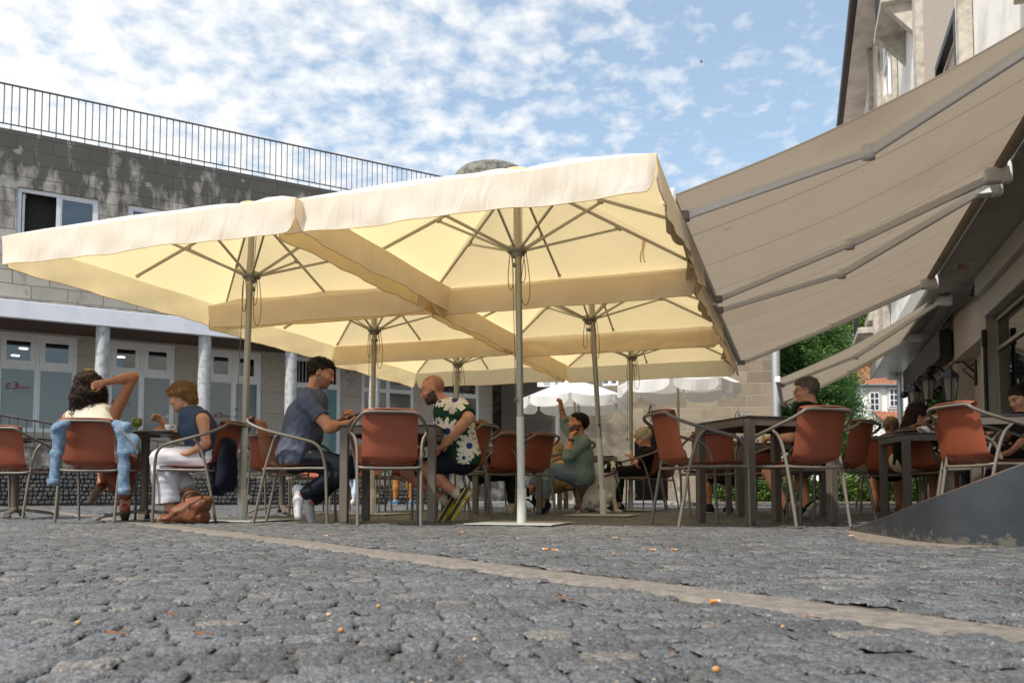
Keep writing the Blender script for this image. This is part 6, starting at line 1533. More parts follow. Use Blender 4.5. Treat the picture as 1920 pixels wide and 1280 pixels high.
# ---------------------------------------------------------------- curly haired woman, seen from behind
def p_curly():
    p = Person('person', 'seated woman with long dark curly hair and cream top, hand behind her head', dict(
        pel=(182,856,6.98), chest=(180,803,6.95), neck=(175,766,6.97), head=(168,726,7.00), shL=(129,784,6.98), shR=(212,782,6.96),
        elL=(110,832,7.02), wrL=(150,850,7.3), hdL=(165,850,7.45), elR=(250,706,6.93), wrR=(196,717,6.83), hdR=(172,722,6.80), pnR=D(0,.75,-.3),
        knL=(205,866,7.48), anL=(189,913,7.30), toL=(176,934,7.38), knR=(243,872,7.45), anR=(234,948,7.12), toR=(234,967,7.32)),
        look=(-.12,1,-.05), res=.006, female=True, bulk=1.1, skin=SK1)
    p.down = {'R': (0,.1,-1), 'L': (-.35,-.2,-.6)}
    p.body(curl={'R':.9,'L':.5})
    def rib(g, vec, col, pr):
        wv = g.n('ShaderNodeTexWave', wave_type='BANDS', bands_direction='X', i_Scale=26.0, i_Distortion=.4); g.l(vec, wv.inputs['Vector']); b = g.n('ShaderNodeBump', i_Strength=.7, i_Distance=.004); g.l(wv.outputs[0], b.inputs['Height']); g.l(b.outputs[0], pr.inputs['Normal'])
        return g.mix(.35, col, g.ramp(wv.outputs[0], [(.3,(.72,.66,.55)),(.7,(1,1,1))]), 'MULTIPLY')
    p.top(cloth('cream_ribbed_knit', (.72,.66,.55), extra=rib), 'ribbed_top', o=.010, sleeve=0, loose=0, neck=.085, wr=.0015)
    # wide rust skirt
    J = p.J; F = Field(*[np.array(q) for q in ((J['pel']-.3).tolist(), (J['pel']+.75).tolist())], .008); F = Field(np.minimum(J['pel'], J['anR'])-.3, np.maximum(J['knR'], J['pel'])+.22, .008)
    F.el(J['pel'], [p.side, D(0,1,0), D(0,0,1)], (.19,.14,.13), .03)
    for q in 'LR': F.rc(J['hip'+q], J['kn'+q], .11, .085, .05)
    F.rc(J['knR'], J['anR']+_v((0,0,.10)), .09, .055, .05); F.rc(J['knL'], _v(W(215,915,7.3)), .085, .05, .05); F.rc(_v(W(205,880,7.2)), _v(W(238,935,7.2)), .05, .03, .05)
    F.noise(.008, 30, 2, (1,1,.3)); F.cut(J['pel']+_v((0,0,.06)), (0,0,1)); F.build('skirt', cloth('rust_skirt', (.21,.065,.04)), p.t)
    M_RS = material('glossy_rust_leather', (.26,.035,.015), .25)
    for q in 'LR': p.shoe(q, M_RS, material('brown_heel', (.12,.08,.05), .6), .24, thick=.03)
    # curls: bumpy mass plus many spiral locks
    H = J['head']; o = p.hair(M_DARKHAIR, [(-.02,.035,0,.128,.105,.115),(-.045,-.06,0,.10,.10,.125),(-.055,-.13,.02,.075,.075,.095),(-.04,-.11,-.075,.06,.08,.05),(-.045,-.10,.085,.06,.085,.05),(-.05,-.18,.02,.055,.05,.06)], noise=(.016,70,4), aniso=(1,1,1), subs=[(.10,-.03,0,.09,.12,.09)])
    rr = random.Random(3); mb = MB()
    for i in range(620):
        a = rr.uniform(-2.7,2.7) ; el_ = rr.uniform(-.9,1.2); d = _v((math.cos(el_)*math.sin(a), -math.cos(el_)*math.cos(a)*1.0, math.sin(el_)))
        if d[1] > .35: continue
        st = H+p.up*.0+_v((d[0]*.108, d[1]*.112, .0+d[2]*.10)); pts = []; L = rr.uniform(.06,.15); w_ = rr.uniform(.006,.013); ph = rr.uniform(0,6); out = _v((d[0],d[1],0)); n_ = 14; turns = rr.uniform(1.4,3.2)
        for k in range(n_):
            q = k/(n_-1); pts.append(st+out*(.010+.028*q+ (.018*q if rr.random() < .02 else 0))+_v((w_*math.cos(ph+turns*6.28*q), w_*math.sin(ph+turns*6.28*q), -L*q)))
        mb.tube(pts, [.0050*(1-.6*(k/(n_-1))) for k in range(n_)], 5)
    for i in range(40):
        x = rr.uniform(-.12,.12); st = H+_v((x, -.07-rr.random()*.04, -.13-rr.random()*.05)); ph = rr.uniform(0,6); L = rr.uniform(.05,.12); w_ = rr.uniform(.006,.014)
        mb.tube([st+_v((w_*math.cos(ph+12*k/11), w_*math.sin(ph+12*k/11), -L*k/11)) for k in range(12)], [.004*(1-.6*k/11) for k in range(12)], 5)
    mb.build('curly_locks', M_DARKHAIR, p.t)
    mb = MB(); c = H+p.up*.135-p.fw*.03; 
    for k in range(7): mb.tube([c+_v((.012*(k-3),0,0)), c+_v((.012*(k-3)+.004,-.012,.014)), c+_v((.012*(k-3)+.008,0,.002))], .0035, 5)
    mb.build('hair_claw', material('gold_clip', (.55,.33,.08), .3, metal=.7), p.t)
p_curly()
# ---------------------------------------------------------------- woman in white trousers, eating, facing left
def p_eater():
    p = Person('person', 'seated woman with short highlighted hair, blue top and white trousers, lifting a spoon', dict(
        pel=(390,858,7.10), chest=(374,806,7.08), neck=(362,771,7.08), head=(340,744,7.08), shL=(380,786,6.93), shR=(362,784,7.24),
        elL=(387,832,6.90), wrL=(352,850,6.92), hdL=(338,851,6.95), pnL=D(0,.1,-1), elR=(331,823,7.30), wrR=(306,791,7.26), hdR=(293,782,7.24), pnR=D(.3,-.3,-.6),
        knL=(305,860,6.98), anL=(317,948,7.0), toL=(296,962,6.98), knR=(308,862,7.20), anR=(352,922,7.14), toR=(338,945,7.12)),
        look=(-1,-.12,-.30), res=.006, female=True, bulk=1.02, skin=SK2)
    p.down = {'L': (0,0,-1)}
    p.body(curl={'R':1.15,'L':.4})
    p.top(cloth('slate_blue_jersey', (.055,.075,.13)), 'sleeveless_top', o=.013, sleeve=0, loose=.035, neck=.072, wr=.007, seed=3)
    p.pants(cloth('white_linen', (.68,.66,.70), weave=200), flare=.045, o=.020, wr=.007, lower=.93)
    for q in 'LR': p.shoe(q, material('brown_sandal', (.12,.06,.03), .5), M_SOLEB, .23, low=False)
    p.hair(M_BLONDHI, [(-.02,.040,0,.115,.098,.092),(-.07,-.03,0,.055,.065,.075),(.055,.055,0,.055,.045,.075),(.07,.02,.03,.025,.04,.03)], noise=(.006,140,7), strands=2200, slen=.035, subs=[(.085,-.055,0,.075,.085,.12),(.03,-.085,0,.10,.075,.12),(.05,-.03,.075,.06,.045,.04),(.05,-.03,-.075,.06,.045,.04)])
    mb = MB(); h = p.hi['R']; c = h['w']+h['d']*.075+h['n']*.02; e = _v(W(314,782,7.24)); mb.tube([c-(e-c)*.25, c, e-(e-c)*.2], .003, 6); mb.lathe([(.001,-.004),(.012,0),(.013,.003),(.001,.001)], tuple(e), 12)
    o = mb.build('spoon', material('white_spoon', (.7,.7,.68), .3)); tag(o, 'white spoon in the raised hand of the woman in white trousers', 'spoon')
    mb = MB(); mb.lathe([(.001,0),(.011,.002),(.008,.011),(.001,.014)], (e[0], e[1], e[2]+.003), 10); tag(mb.build('spoonful', material('cream_dessert', (.72,.62,.42), .5)), 'pale creamy bite of dessert on the raised spoon', 'food')
p_eater()
# ---------------------------------------------------------------- man in grey t-shirt with phone, facing right
def p_phone():
    p = Person('person', 'seated man in a grey blue t-shirt and dark jeans looking down at his phone', dict(
        pel=(553,856,6.65), chest=(572,783,6.65), neck=(586,737,6.66), head=(603,698,6.68), shL=(581,752,6.86), shR=(574,753,6.46),
        elL=(620,802,6.88), wrL=(643,788,6.72), hdL=(654,779,6.64), pnL=D(.1,-.3,.9), elR=(617,801,6.42), wrR=(644,796,6.52), hdR=(657,790,6.58), pnR=D(.1,.3,.9),
        knL=(655,872,6.82), anL=(588,938,6.78), toL=(598,972,6.80), knR=(657,878,6.52), anR=(571,925,6.58), toR=(574,962,6.56)),
        look=(1,.05,-.36), res=.006, bulk=1.03, skin=SK3)
    p.down = {'L': (-.75,0,-.35), 'R': (-.8,0,-.2)}
    p.body(curl={'R':1.0,'L':1.0}, colfn=p.headcol(beard=((.09,.05,.03),.45)))
    p.top(cloth('heather_grey_blue', (.105,.12,.165), noise=(60,(.075,.085,.12),.35,.65)), 't_shirt', o=.018, sleeve=.62, loose=.03, wr=.009, seed=5, hem=p.J['pel'][2]-.07)
    p.pants(cloth('black_denim', (.016,.019,.026)), 'jeans', o=.014, wr=.008, lower=1.03, waist=.06)
    M_WS = cloth('white_canvas_shoe', (.72,.70,.68), .6)
    for q, dn in (('L', (-.75,.0,-.35)), ('R', (-.8,.0,-.2))): p.shoe(q, M_WS, M_SOLEW, .27)
    J = p.J
    for q in 'LR':
        c = J['an'+q]; mb = MB(); f = vn(J['to'+q]-c); back = vn(_v((-1,0,.15))); a = c+back*.042+_v((0,-.006,-.0)); mb.bar(a-_v((0,.0,.022)), a+_v((0,0,.02)), .03, .012, (1,0,0), .003); mb.build('heel_tab', material('red_heel_tab', (.55,.02,.02), .5), p.t)
    p.hair(M_DARKHAIR, noise=(.004,160,11), **{k: v for k, v in SHORT.items()})
    p2 = W(655,783,6.56); q2 = W(671,777,6.60); mb = MB(); ax = (q2-p2).normalized(); mb.bar(p2-ax*.02, q2+ax*.02, .075, .009, (-.5,0,.9), .004); t = tag(mb.build('phone', material('dark_phone', (.02,.02,.022), .25)), 'dark smartphone held by the man in the grey t-shirt', 'phone')
p_phone()
# ---------------------------------------------------------------- bald man in the flowered shirt, facing left
def flower_extra(g, vec, col, pr):
    geo = g.n('ShaderNodeTexCoord')
    base = None; out = None
    def flower(cx, cz, rad, rot):
        sx = g.n('ShaderNodeSeparateXYZ'); g.l(geo.outputs['Object'], sx.inputs[0])
        x = g.math('SUBTRACT', sx.outputs[0], cx); z = g.math('SUBTRACT', sx.outputs[2], cz)
        r = g.math('SQRT', g.math('ADD', g.math('MULTIPLY', x, x), g.math('MULTIPLY', z, z))); a = g.math('ADD', g.math('ARCTAN2', z, x), g.math('MULTIPLY', g.n('ShaderNodeTexNoise', i_Scale=11.0).outputs[0], 1.1))
        pet = g.math('ABSOLUTE', g.math('SINE', g.math('ADD', g.math('MULTIPLY', a, 4.5), rot)))
        lim = g.math('MULTIPLY', g.math('ADD', g.math('MULTIPLY', g.math('POWER', pet, .45), .72), .22), rad)
        inside = g.math('LESS_THAN', r, lim); core = g.math('LESS_THAN', r, rad*.23); core2 = g.math('LESS_THAN', r, rad*.13)
        return inside, core, core2
    c = g.mix(0.0, (.012,.045,.022), (0,0,0))
    for (cx, cz, rad, rot) in FLOWERS:
        i_, k_, k2 = flower(cx, cz, rad, rot); c = g.mix(i_, c, (.62,.57,.46)); c = g.mix(k_, c, (.03,.035,.25)); c = g.mix(k2, c, (.02,.06,.04))
    return c
FLOWERS = []
def p_bald():
    global FLOWERS
    p = Person('person', 'seated bald bearded man in a dark green shirt with big white flowers', dict(
        pel=(866,858,6.95), chest=(854,800,6.95), neck=(838,758,6.95), head=(810,729,6.95), shL=(861,772,6.76), shR=(842,768,7.14),
        elL=(880,779,6.58), wrL=(838,829,6.68), hdL=(822,842,6.72), pnL=D(0,.1,-1), elR=(822,822,7.2), wrR=(790,828,7.12), hdR=(778,829,7.06), pnR=D(0,0,-1),
        knL=(797,880,6.85), anL=(858,926,6.86), toL=(836,962,6.86), knR=(765,886,7.08), anR=(835,938,7.05), toR=(815,970,7.04)),
        look=(-1,-.06,-.42), res=.006, bulk=1.03, skin=SK3)
    p.J['elL'] = _v(W(879,783,6.62)); p.J['shL'] = _v(W(864,765,6.76))
    p.down = {'L': (.62,0,-.42), 'R': (.62,0,-.42)}
    p.body(curl={'R':.6,'L':.3}, colfn=p.headcol(beard=((.05,.028,.018),.92), hair=((.17,.09,.055),.5), hairline=.075))
    bx = p.t.location
    def fc(px, py): q = W(px, py, 6.75); return (q.x-bx.x, q.z-bx.z)
    FLOWERS[:] = [(*fc(853,748), .135, .4), (*fc(838,808), .125, 1.2), (*fc(880,835), .115, 2.0), (*fc(823,750), .06, .3), (*fc(893,800), .09, .9), (*fc(870,858), .07, .2), (*fc(820,790), .05, 2)]
    m = material('green_flowered_shirt', (.012,.045,.022), .85, spec=.15, extra=flower_extra, bump=(260,.2,.002))
    p.top(m, 'flowered_shirt', o=.018, sleeve=.80, sleeve_o=.024, loose=.03, wr=.006, seed=8, neck=.068, hem=p.J['pel'][2]-.06)
    p.pants(cloth('dark_navy_shorts', (.012,.014,.022)), 'shorts', o=.018, upto=.86, wr=.005, lower=0)
    MB_ = cloth('black_knit_trainer', (.018,.018,.018), .7)
    def ys(g, vec, col, pr):
        sx = g.n('ShaderNodeSeparateXYZ'); g.l(vec, sx.inputs[0]); q = g.math('FRACT', g.math('MULTIPLY', g.math('ADD', sx.outputs[0], g.math('MULTIPLY', sx.outputs[2], -.6)), 24)); return g.mix(g.math('GREATER_THAN', q, .80), (.018,.018,.018), (.62,.50,.02))
    MY = material('black_yellow_trainer', (.02,.02,.02), .6, extra=ys); MYS = material('yellow_rubber_sole', (.72,.48,.02), .45, noise=(9,(.75,.72,.62),.45,.6))
    for q, dn in (('L', (.62,0,-.42)), ('R', (.62,0,-.42))): p.shoe(q, MY, MYS, .29, thick=.032)
    for q in 'LR':
        F = Field(p.J['an'+q]-.09, p.J['an'+q]+.09, .006); a = p.J['an'+q]; k = p.J['kn'+q]; F.rc(a+(k-a)*.12, a, .042, .044, .01); F.cut(a+(k-a)*.12, k-a); F.build('ankle_sock', cloth('pale_sock', (.5,.48,.36)), p.t)
    mb = MB(); e = p.J['head']+(p.fw*-.004-p.up*.05+p.sd*.078)*1.0; mb.lathe([(.001,-.004),(.0045,0),(.001,.004)], tuple(e), 8); mb.build('earring', M_CHROME, p.t)
p_bald()
# ---------------------------------------------------------------- man raising his arm
def p_raise():
    p = Person('person', 'seated man in a pale denim shirt and jeans raising one tattooed arm', dict(
        pel=(1088,893,9.45), chest=(1087,856,9.45), neck=(1090,822,9.45), head=(1084,793,9.42), shL=(1094,831,9.30), shR=(1082,829,9.62),
        elL=(1064,857,9.20), wrL=(1071,824,9.22), hdL=(1073,811,9.26), pnL=D(.6,.2,.1), elR=(1060,796,9.72), wrR=(1052,763,9.66), hdR=(1050,745,9.64), pnR=D(-.8,-.2,0),
        knL=(1030,880,9.25), anL=(1016,945,9.32), toL=(1004,957,9.30), knR=(1026,876,9.62), anR=(993,920,9.5), toR=(992,944,9.48)),
        look=(-1,-.15,.18), res=.008, bulk=1.0, skin=SK3)
    C0 = p.headcol(beard=((.045,.025,.018),.85)); J = p.J
    def col(P):
        C = C0(P); a, b = J['elR'], J['wrR']; t = ((P-a)@(b-a))/((b-a)@(b-a)); d = np.linalg.norm(P-a-np.clip(t,0,1)[:,None]*(b-a), axis=1)
        n = np.sin(P[:,0]*160)+np.sin(P[:,2]*190+1)+np.sin(P[:,1]*150+2); C[(d < .06) & (t > .45) & (t < .9) & (n > -.2)] = (.07,.06,.06); return C
    p.down = {'L': (0,0,-1)}
    p.body(curl={'R':1.5,'L':1.2}, colfn=col)
    md = cloth('faded_green_denim', (.17,.23,.22)); p.top(md, 'denim_shirt', o=.02, long=False, sleeve=1.0, sleeve_o=.024, loose=.04, wr=.009, seed=12, neck=.062, hem=p.J['pel'][2]-.10)
    for q, fr in (('R', .42), ('L', .45)):
        F = Field(*p.box(['el'+q,'wr'+q], .09), .008); e = J['el'+q]; w_ = J['wr'+q]; F.rc(e, e+(w_-e)*fr, .062, .052, .02); F.noise(.005, 50, 3); F.cut(e+(w_-e)*fr, w_-e); F.build('rolled_sleeve', md, p.t)
    F = Field(J['neck']-.12, J['neck']+.12, .007); F.el(J['neck']+_v((0,0,.012)), [D(1,0,0),D(0,1,0),D(0,0,1)], (.085,.085,.04), .0); F.el(J['neck']+_v((-.02,0,.03)), [D(1,0,0),D(0,1,0),D(0,0,1)], (.07,.065,.07), .01, 's'); F.build('collar', md, p.t)
    p.pants(cloth('faded_blue_denim', (.19,.24,.27)), 'jeans', o=.02, wr=.008, lower=.80)
    for q in 'LR': p.shoe(q, cloth('black_shoe', (.012,.012,.013)), M_SOLEB, .27)
    p.hair(M_BLACKHAIR, noise=(.003,150,2), **SHORT)
    w_ = J['wrL']; mb = MB(); d = vn(w_-J['elL']); mb.tube([w_-d*.022, w_+d*.004], .034, 14); mb.build('watch', M_BLACK, p.t)
p_raise()
# ---------------------------------------------------------------- people farther back and partly hidden
def sitter(label, px, pyhip, Y, face, skin, shirt, pants, shoes, hair, head=None, lean=.12, female=False, res=.010, hcells=None, hs=1.0, scale=1.0, arms=None, shorts=False, sl=.55, look=None, extra=None, knee_drop=0.0, shin=.0, glasses=False, beard=None, sleeveless=False):
    """generic seated figure: hip at (px, pyhip, Y), facing `face` degrees (0 away, 90 right); everything scales with `scale`"""
    h = _v(W(px, pyhip, Y)); f = _v((math.sin(R(face)), math.cos(R(face)), 0)); l = _v((-math.cos(R(face)), math.sin(R(face)), 0)); u = _v((0,0,1)); k = scale
    up = vn(u+f*lean); neck = h+up*.50*k; chest = h+up*.30*k; hd = neck+up*.155*k+f*.03
    if head is not None: hd = _v(W(*head)); neck = hd-up*.150*k-f*.035; chest = h+(neck-h)*.6
    J = dict(pel=h, chest=chest, neck=neck, head=hd, shL=neck-up*.055*k+l*.165*k, shR=neck-up*.055*k-l*.165*k, knL=h+f*.42*k+l*.12-u*.02+u*knee_drop, knR=h+f*.42*k-l*.12-u*.02+u*knee_drop)
    for q, s_ in (('L', 1), ('R', -1)):
        J['el'+q] = J['sh'+q]-u*.25*k+f*.10*k+l*s_*.03; J['wr'+q] = J['el'+q]+f*.22*k+u*.02-l*s_*.08; J['hd'+q] = J['wr'+q]+f*.1-u*.01; J['pn'+q] = _v((0,0,-1.))
        J['an'+q] = _v((*(J['kn'+q]+f*shin)[:2], .085)); J['to'+q] = J['an'+q]+f*.15+_v((0,0,-.03))
    if arms:
        for q, v in arms.items(): J[q] = _v(W(*v)) if len(v) == 3 else _v(v)
    p = Person('person', label, J, look or (f[0], f[1], -.25), res=res, female=female, skin=skin, hs=hs, bulk=.97*k)
    p.body(colfn=p.headcol(beard=beard)); p.top(shirt, 'top', sleeve=0 if sleeveless else sl, wr=.006, o=.014, sleeve_o=.02, seed=int(px) % 50, loose=.02)
    if shorts: p.pants(pants, 'shorts', upto=.8, lower=0, o=.018)
    else: p.pants(pants, 'trousers', o=.016, lower=.93)
    for q in 'LR': p.shoe(q, shoes, M_SOLEW, .26*k)
    hc = hcells or SHORT; p.hair(hair, noise=hc.get('noise', (.005,120,int(px) % 30)), res=.006 if res < .012 else .008, **{a: b for a, b in hc.items() if a != 'noise'})
    if glasses:
        mb = MB(); H = J['head']; P = lambda a, b, c: H+(p.fw*a+p.up*b+p.sd*c)
        for s_ in (-1, 1):
            mb.tube([P(.105,-.002+.018*math.sin(t), s_*.032+.022*math.cos(t)) for t in np.linspace(0,6.28,14)], .002, 5); mb.tube([P(.100,.008,s_*.054), P(-.01,.0,s_*.080)], .002, 5)
        mb.build('glasses', M_BLACK, p.t)
    return p
K = lambda n, c, **k: cloth(n, c, **k)
LONG = dict(cells=[(-.02,.035,0,.110,.096,.088),(-.06,-.06,0,.065,.12,.085),(-.07,-.16,0,.05,.12,.08),(-.06,-.12,.05,.05,.14,.04),(-.02,-.08,.078,.05,.11,.022)], subs=[(.085,-.045,0,.08,.10,.10),(.075,-.02,.055,.075,.075,.06)])
BOB = dict(cells=[(-.02,.035,0,.112,.098,.092),(-.055,-.05,0,.07,.10,.092),(-.03,-.09,.065,.06,.07,.03),(-.03,-.09,-.065,.06,.07,.03),(-.05,-.12,0,.06,.05,.08)], subs=[(.09,-.045,0,.08,.10,.085)])
SPIKY = dict(cells=[(-.02,.045,0,.112,.100,.090),(.04,.085,0,.06,.04,.06)], subs=SHORT['subs'], noise=(.016,90,4))
BUN = dict(cells=[(-.020,.030,0,.101,.092,.081),(-.12,.0,0,.035,.035,.035)], subs=[(.085,-.040,0,.085,.095,.10),(.03,-.085,0,.10,.06,.12),(.075,-.02,.055,.075,.06,.05),(.075,-.02,-.055,.075,.06,.05)])
PONY = dict(cells=[(-.020,.030,0,.101,.092,.081),(-.12,-.03,0,.03,.035,.03),(-.135,-.09,0,.022,.06,.022)], subs=BUN['subs'])
sitter('man with short sandy hair behind the bald man, head showing over a chair', 898, 887, 10.0, 80, SK2, K('dark_shirt', (.02,.02,.025)), K('black_trousers', (.012,.012,.014)), K('beige_shoe', (.5,.42,.3)), M_SANDY, head=(903,807,10.0))
sitter('blonde woman seated with her back turned beside the man raising his arm', 1044, 905, 10.6, 60, SK2, K('beige_knit', (.42,.30,.19)), K('khaki_trousers', (.27,.22,.12)), K('tan_shoe', (.3,.2,.12)), M_BLOND, head=(1043,845,10.6), female=True, hcells=BOB, sl=.9)
sitter('woman in black with short bleached hair bending over her hands near the dog', 1220, 882, 10.95, -82, SK2, K('black_jumper', (.010,.010,.012)), K('black_trousers', (.012,.012,.014)), K('black_canvas', (.015,.015,.016)), M_PLAT, head=(1206,822,10.9), female=True, hcells=SPIKY, sl=1.0, arms=dict(elL=(1200,872,10.8), wrL=(1187,860,10.85), hdL=(1180,853,10.88), elR=(1198,870,11.1), wrR=(1188,858,11.05), hdR=(1181,852,11.0)), look=(-1,-.1,-.45))
sitter('man with cropped grey hair and glasses in black, seated with his back turned', 1518, 862, 7.75, -38, SK2, K('black_tee', (.011,.011,.013)), K('pinkish_shorts', (.30,.20,.18)), K('navy_canvas_shoe', (.018,.022,.035)), M_GREYH, head=(1511,731,7.72), res=.008, glasses=True, shorts=True, hcells=SHORT, look=(-1,.30,-.18), arms=dict(knL=(1440,885,8.0), knR=(1500,888,8.05), anL=(1475,948,7.75), toL=(1492,958,7.55), anR=(1513,948,7.8), toR=(1530,957,7.62)))
sitter('woman with long straight dark hair and black top leaning towards her cup', 1703, 864, 8.2, 74, SK3, K('black_halter', (.012,.012,.013)), K('white_skirt', (.66,.62,.52)), K('white_trainer', (.7,.68,.64)), M_DARKHAIR, head=(1722,779,8.1), female=True, res=.008, hcells=LONG, shorts=True, lean=.32, sleeveless=True, look=(1,-.15,-.35), arms=dict(elR=(1722,824,7.85), wrR=(1748,808,7.9), hdR=(1757,796,7.95), elL=(1745,826,8.2), wrL=(1760,806,8.15), hdL=(1762,794,8.1)))
sitter('person with a fair ponytail and dark blue top, seated with back turned', 1668, 880, 9.4, 20, SK3, K('dark_navy_tee', (.012,.018,.035)), K('dark_shorts', (.015,.015,.018)), K('tan_sandal', (.25,.13,.07)), M_SANDY, head=(1671,801,9.4), female=True, hcells=PONY, shorts=True)
sitter('woman with dark tied back hair at the right edge, bending over her table', 1935, 850, 7.2, -78, SK2, K('dark_vest', (.02,.018,.02)), K('dark_skirt', (.02,.02,.022)), K('black_flat', (.015,.015,.015)), M_BLACKHAIR, head=(1913,746,7.1), female=True, res=.008, hcells=BUN, sleeveless=True, look=(-1,-.15,-.42), arms=dict(elL=(1925,822,6.95), wrL=(1893,848,6.95), hdL=(1880,852,6.95), elR=(1900,818,7.25), wrR=(1868,808,7.15), hdR=(1857,806,7.1)))
sitter('child in dark clothes whose legs show under the big right table', 1368, 893, 9.6, -10, SK3, K('dark_child_tee', (.03,.03,.04)), K('dark_child_shorts', (.02,.02,.02)), K('dark_trainer', (.02,.02,.025)), M_DARKHAIR, scale=.72, hs=.9, shorts=True, arms=None)
def stander(label, px, Y, ht, face, skin, shirt, pants, shoes, hair, res=.014, female=False):
    k = ht/1.72; x = GX(px, Y); f = _v((math.sin(R(face)), math.cos(R(face)), 0)); l = _v((-math.cos(R(face)), math.sin(R(face)), 0)); u = _v((0,0,1)); B = _v((x, Y, 0))
    J = dict(pel=B+u*.93*k, chest=B+u*1.24*k, neck=B+u*1.43*k, head=B+u*1.585*k+f*.02)
    J['shL'] = B+u*1.38*k+l*.17*k; J['shR'] = B+u*1.38*k-l*.17*k
    for q, s_ in (('L',1),('R',-1)):
        J['el'+q] = J['sh'+q]-u*.28*k+l*s_*.04; J['wr'+q] = J['el'+q]-u*.22*k+f*.08; J['hd'+q] = J['wr'+q]-u*.1; J['kn'+q] = B+l*s_*.10*k+u*.50*k+f*.02+f*s_*.08; J['an'+q] = B+l*s_*.11*k+u*.085+f*s_*.12; J['to'+q] = J['an'+q]+f*.15-u*.03
    p = Person('person', label, J, f, res=res, female=female, skin=skin, bulk=k, hs=.95 if ht > 1.4 else .88); p.body(); p.top(shirt, 'top', wr=.006, seed=3); p.pants(pants, 'trousers', lower=.9)
    for q in 'LR': p.shoe(q, shoes, M_SOLEW, .26*k)
    p.hair(hair, res=.008, **SHORT); return p
stander('far walking person in mustard trousers and blue shoes behind the two men', 757, 16.3, 1.62, -60, SK3, K('dark_grey_tee', (.06,.06,.07)), K('mustard_trousers', (.36,.17,.04)), K('blue_trainer', (.05,.14,.25)), M_DARKHAIR)
stander('far small child in pale blue trousers standing behind the legs of the phone table', 664, 16.0, 1.02, 20, SK3, K('blue_child_tee', (.05,.12,.3)), K('pale_blue_trousers', (.42,.5,.6)), K('white_child_shoe', (.6,.55,.5)), M_DARKHAIR)
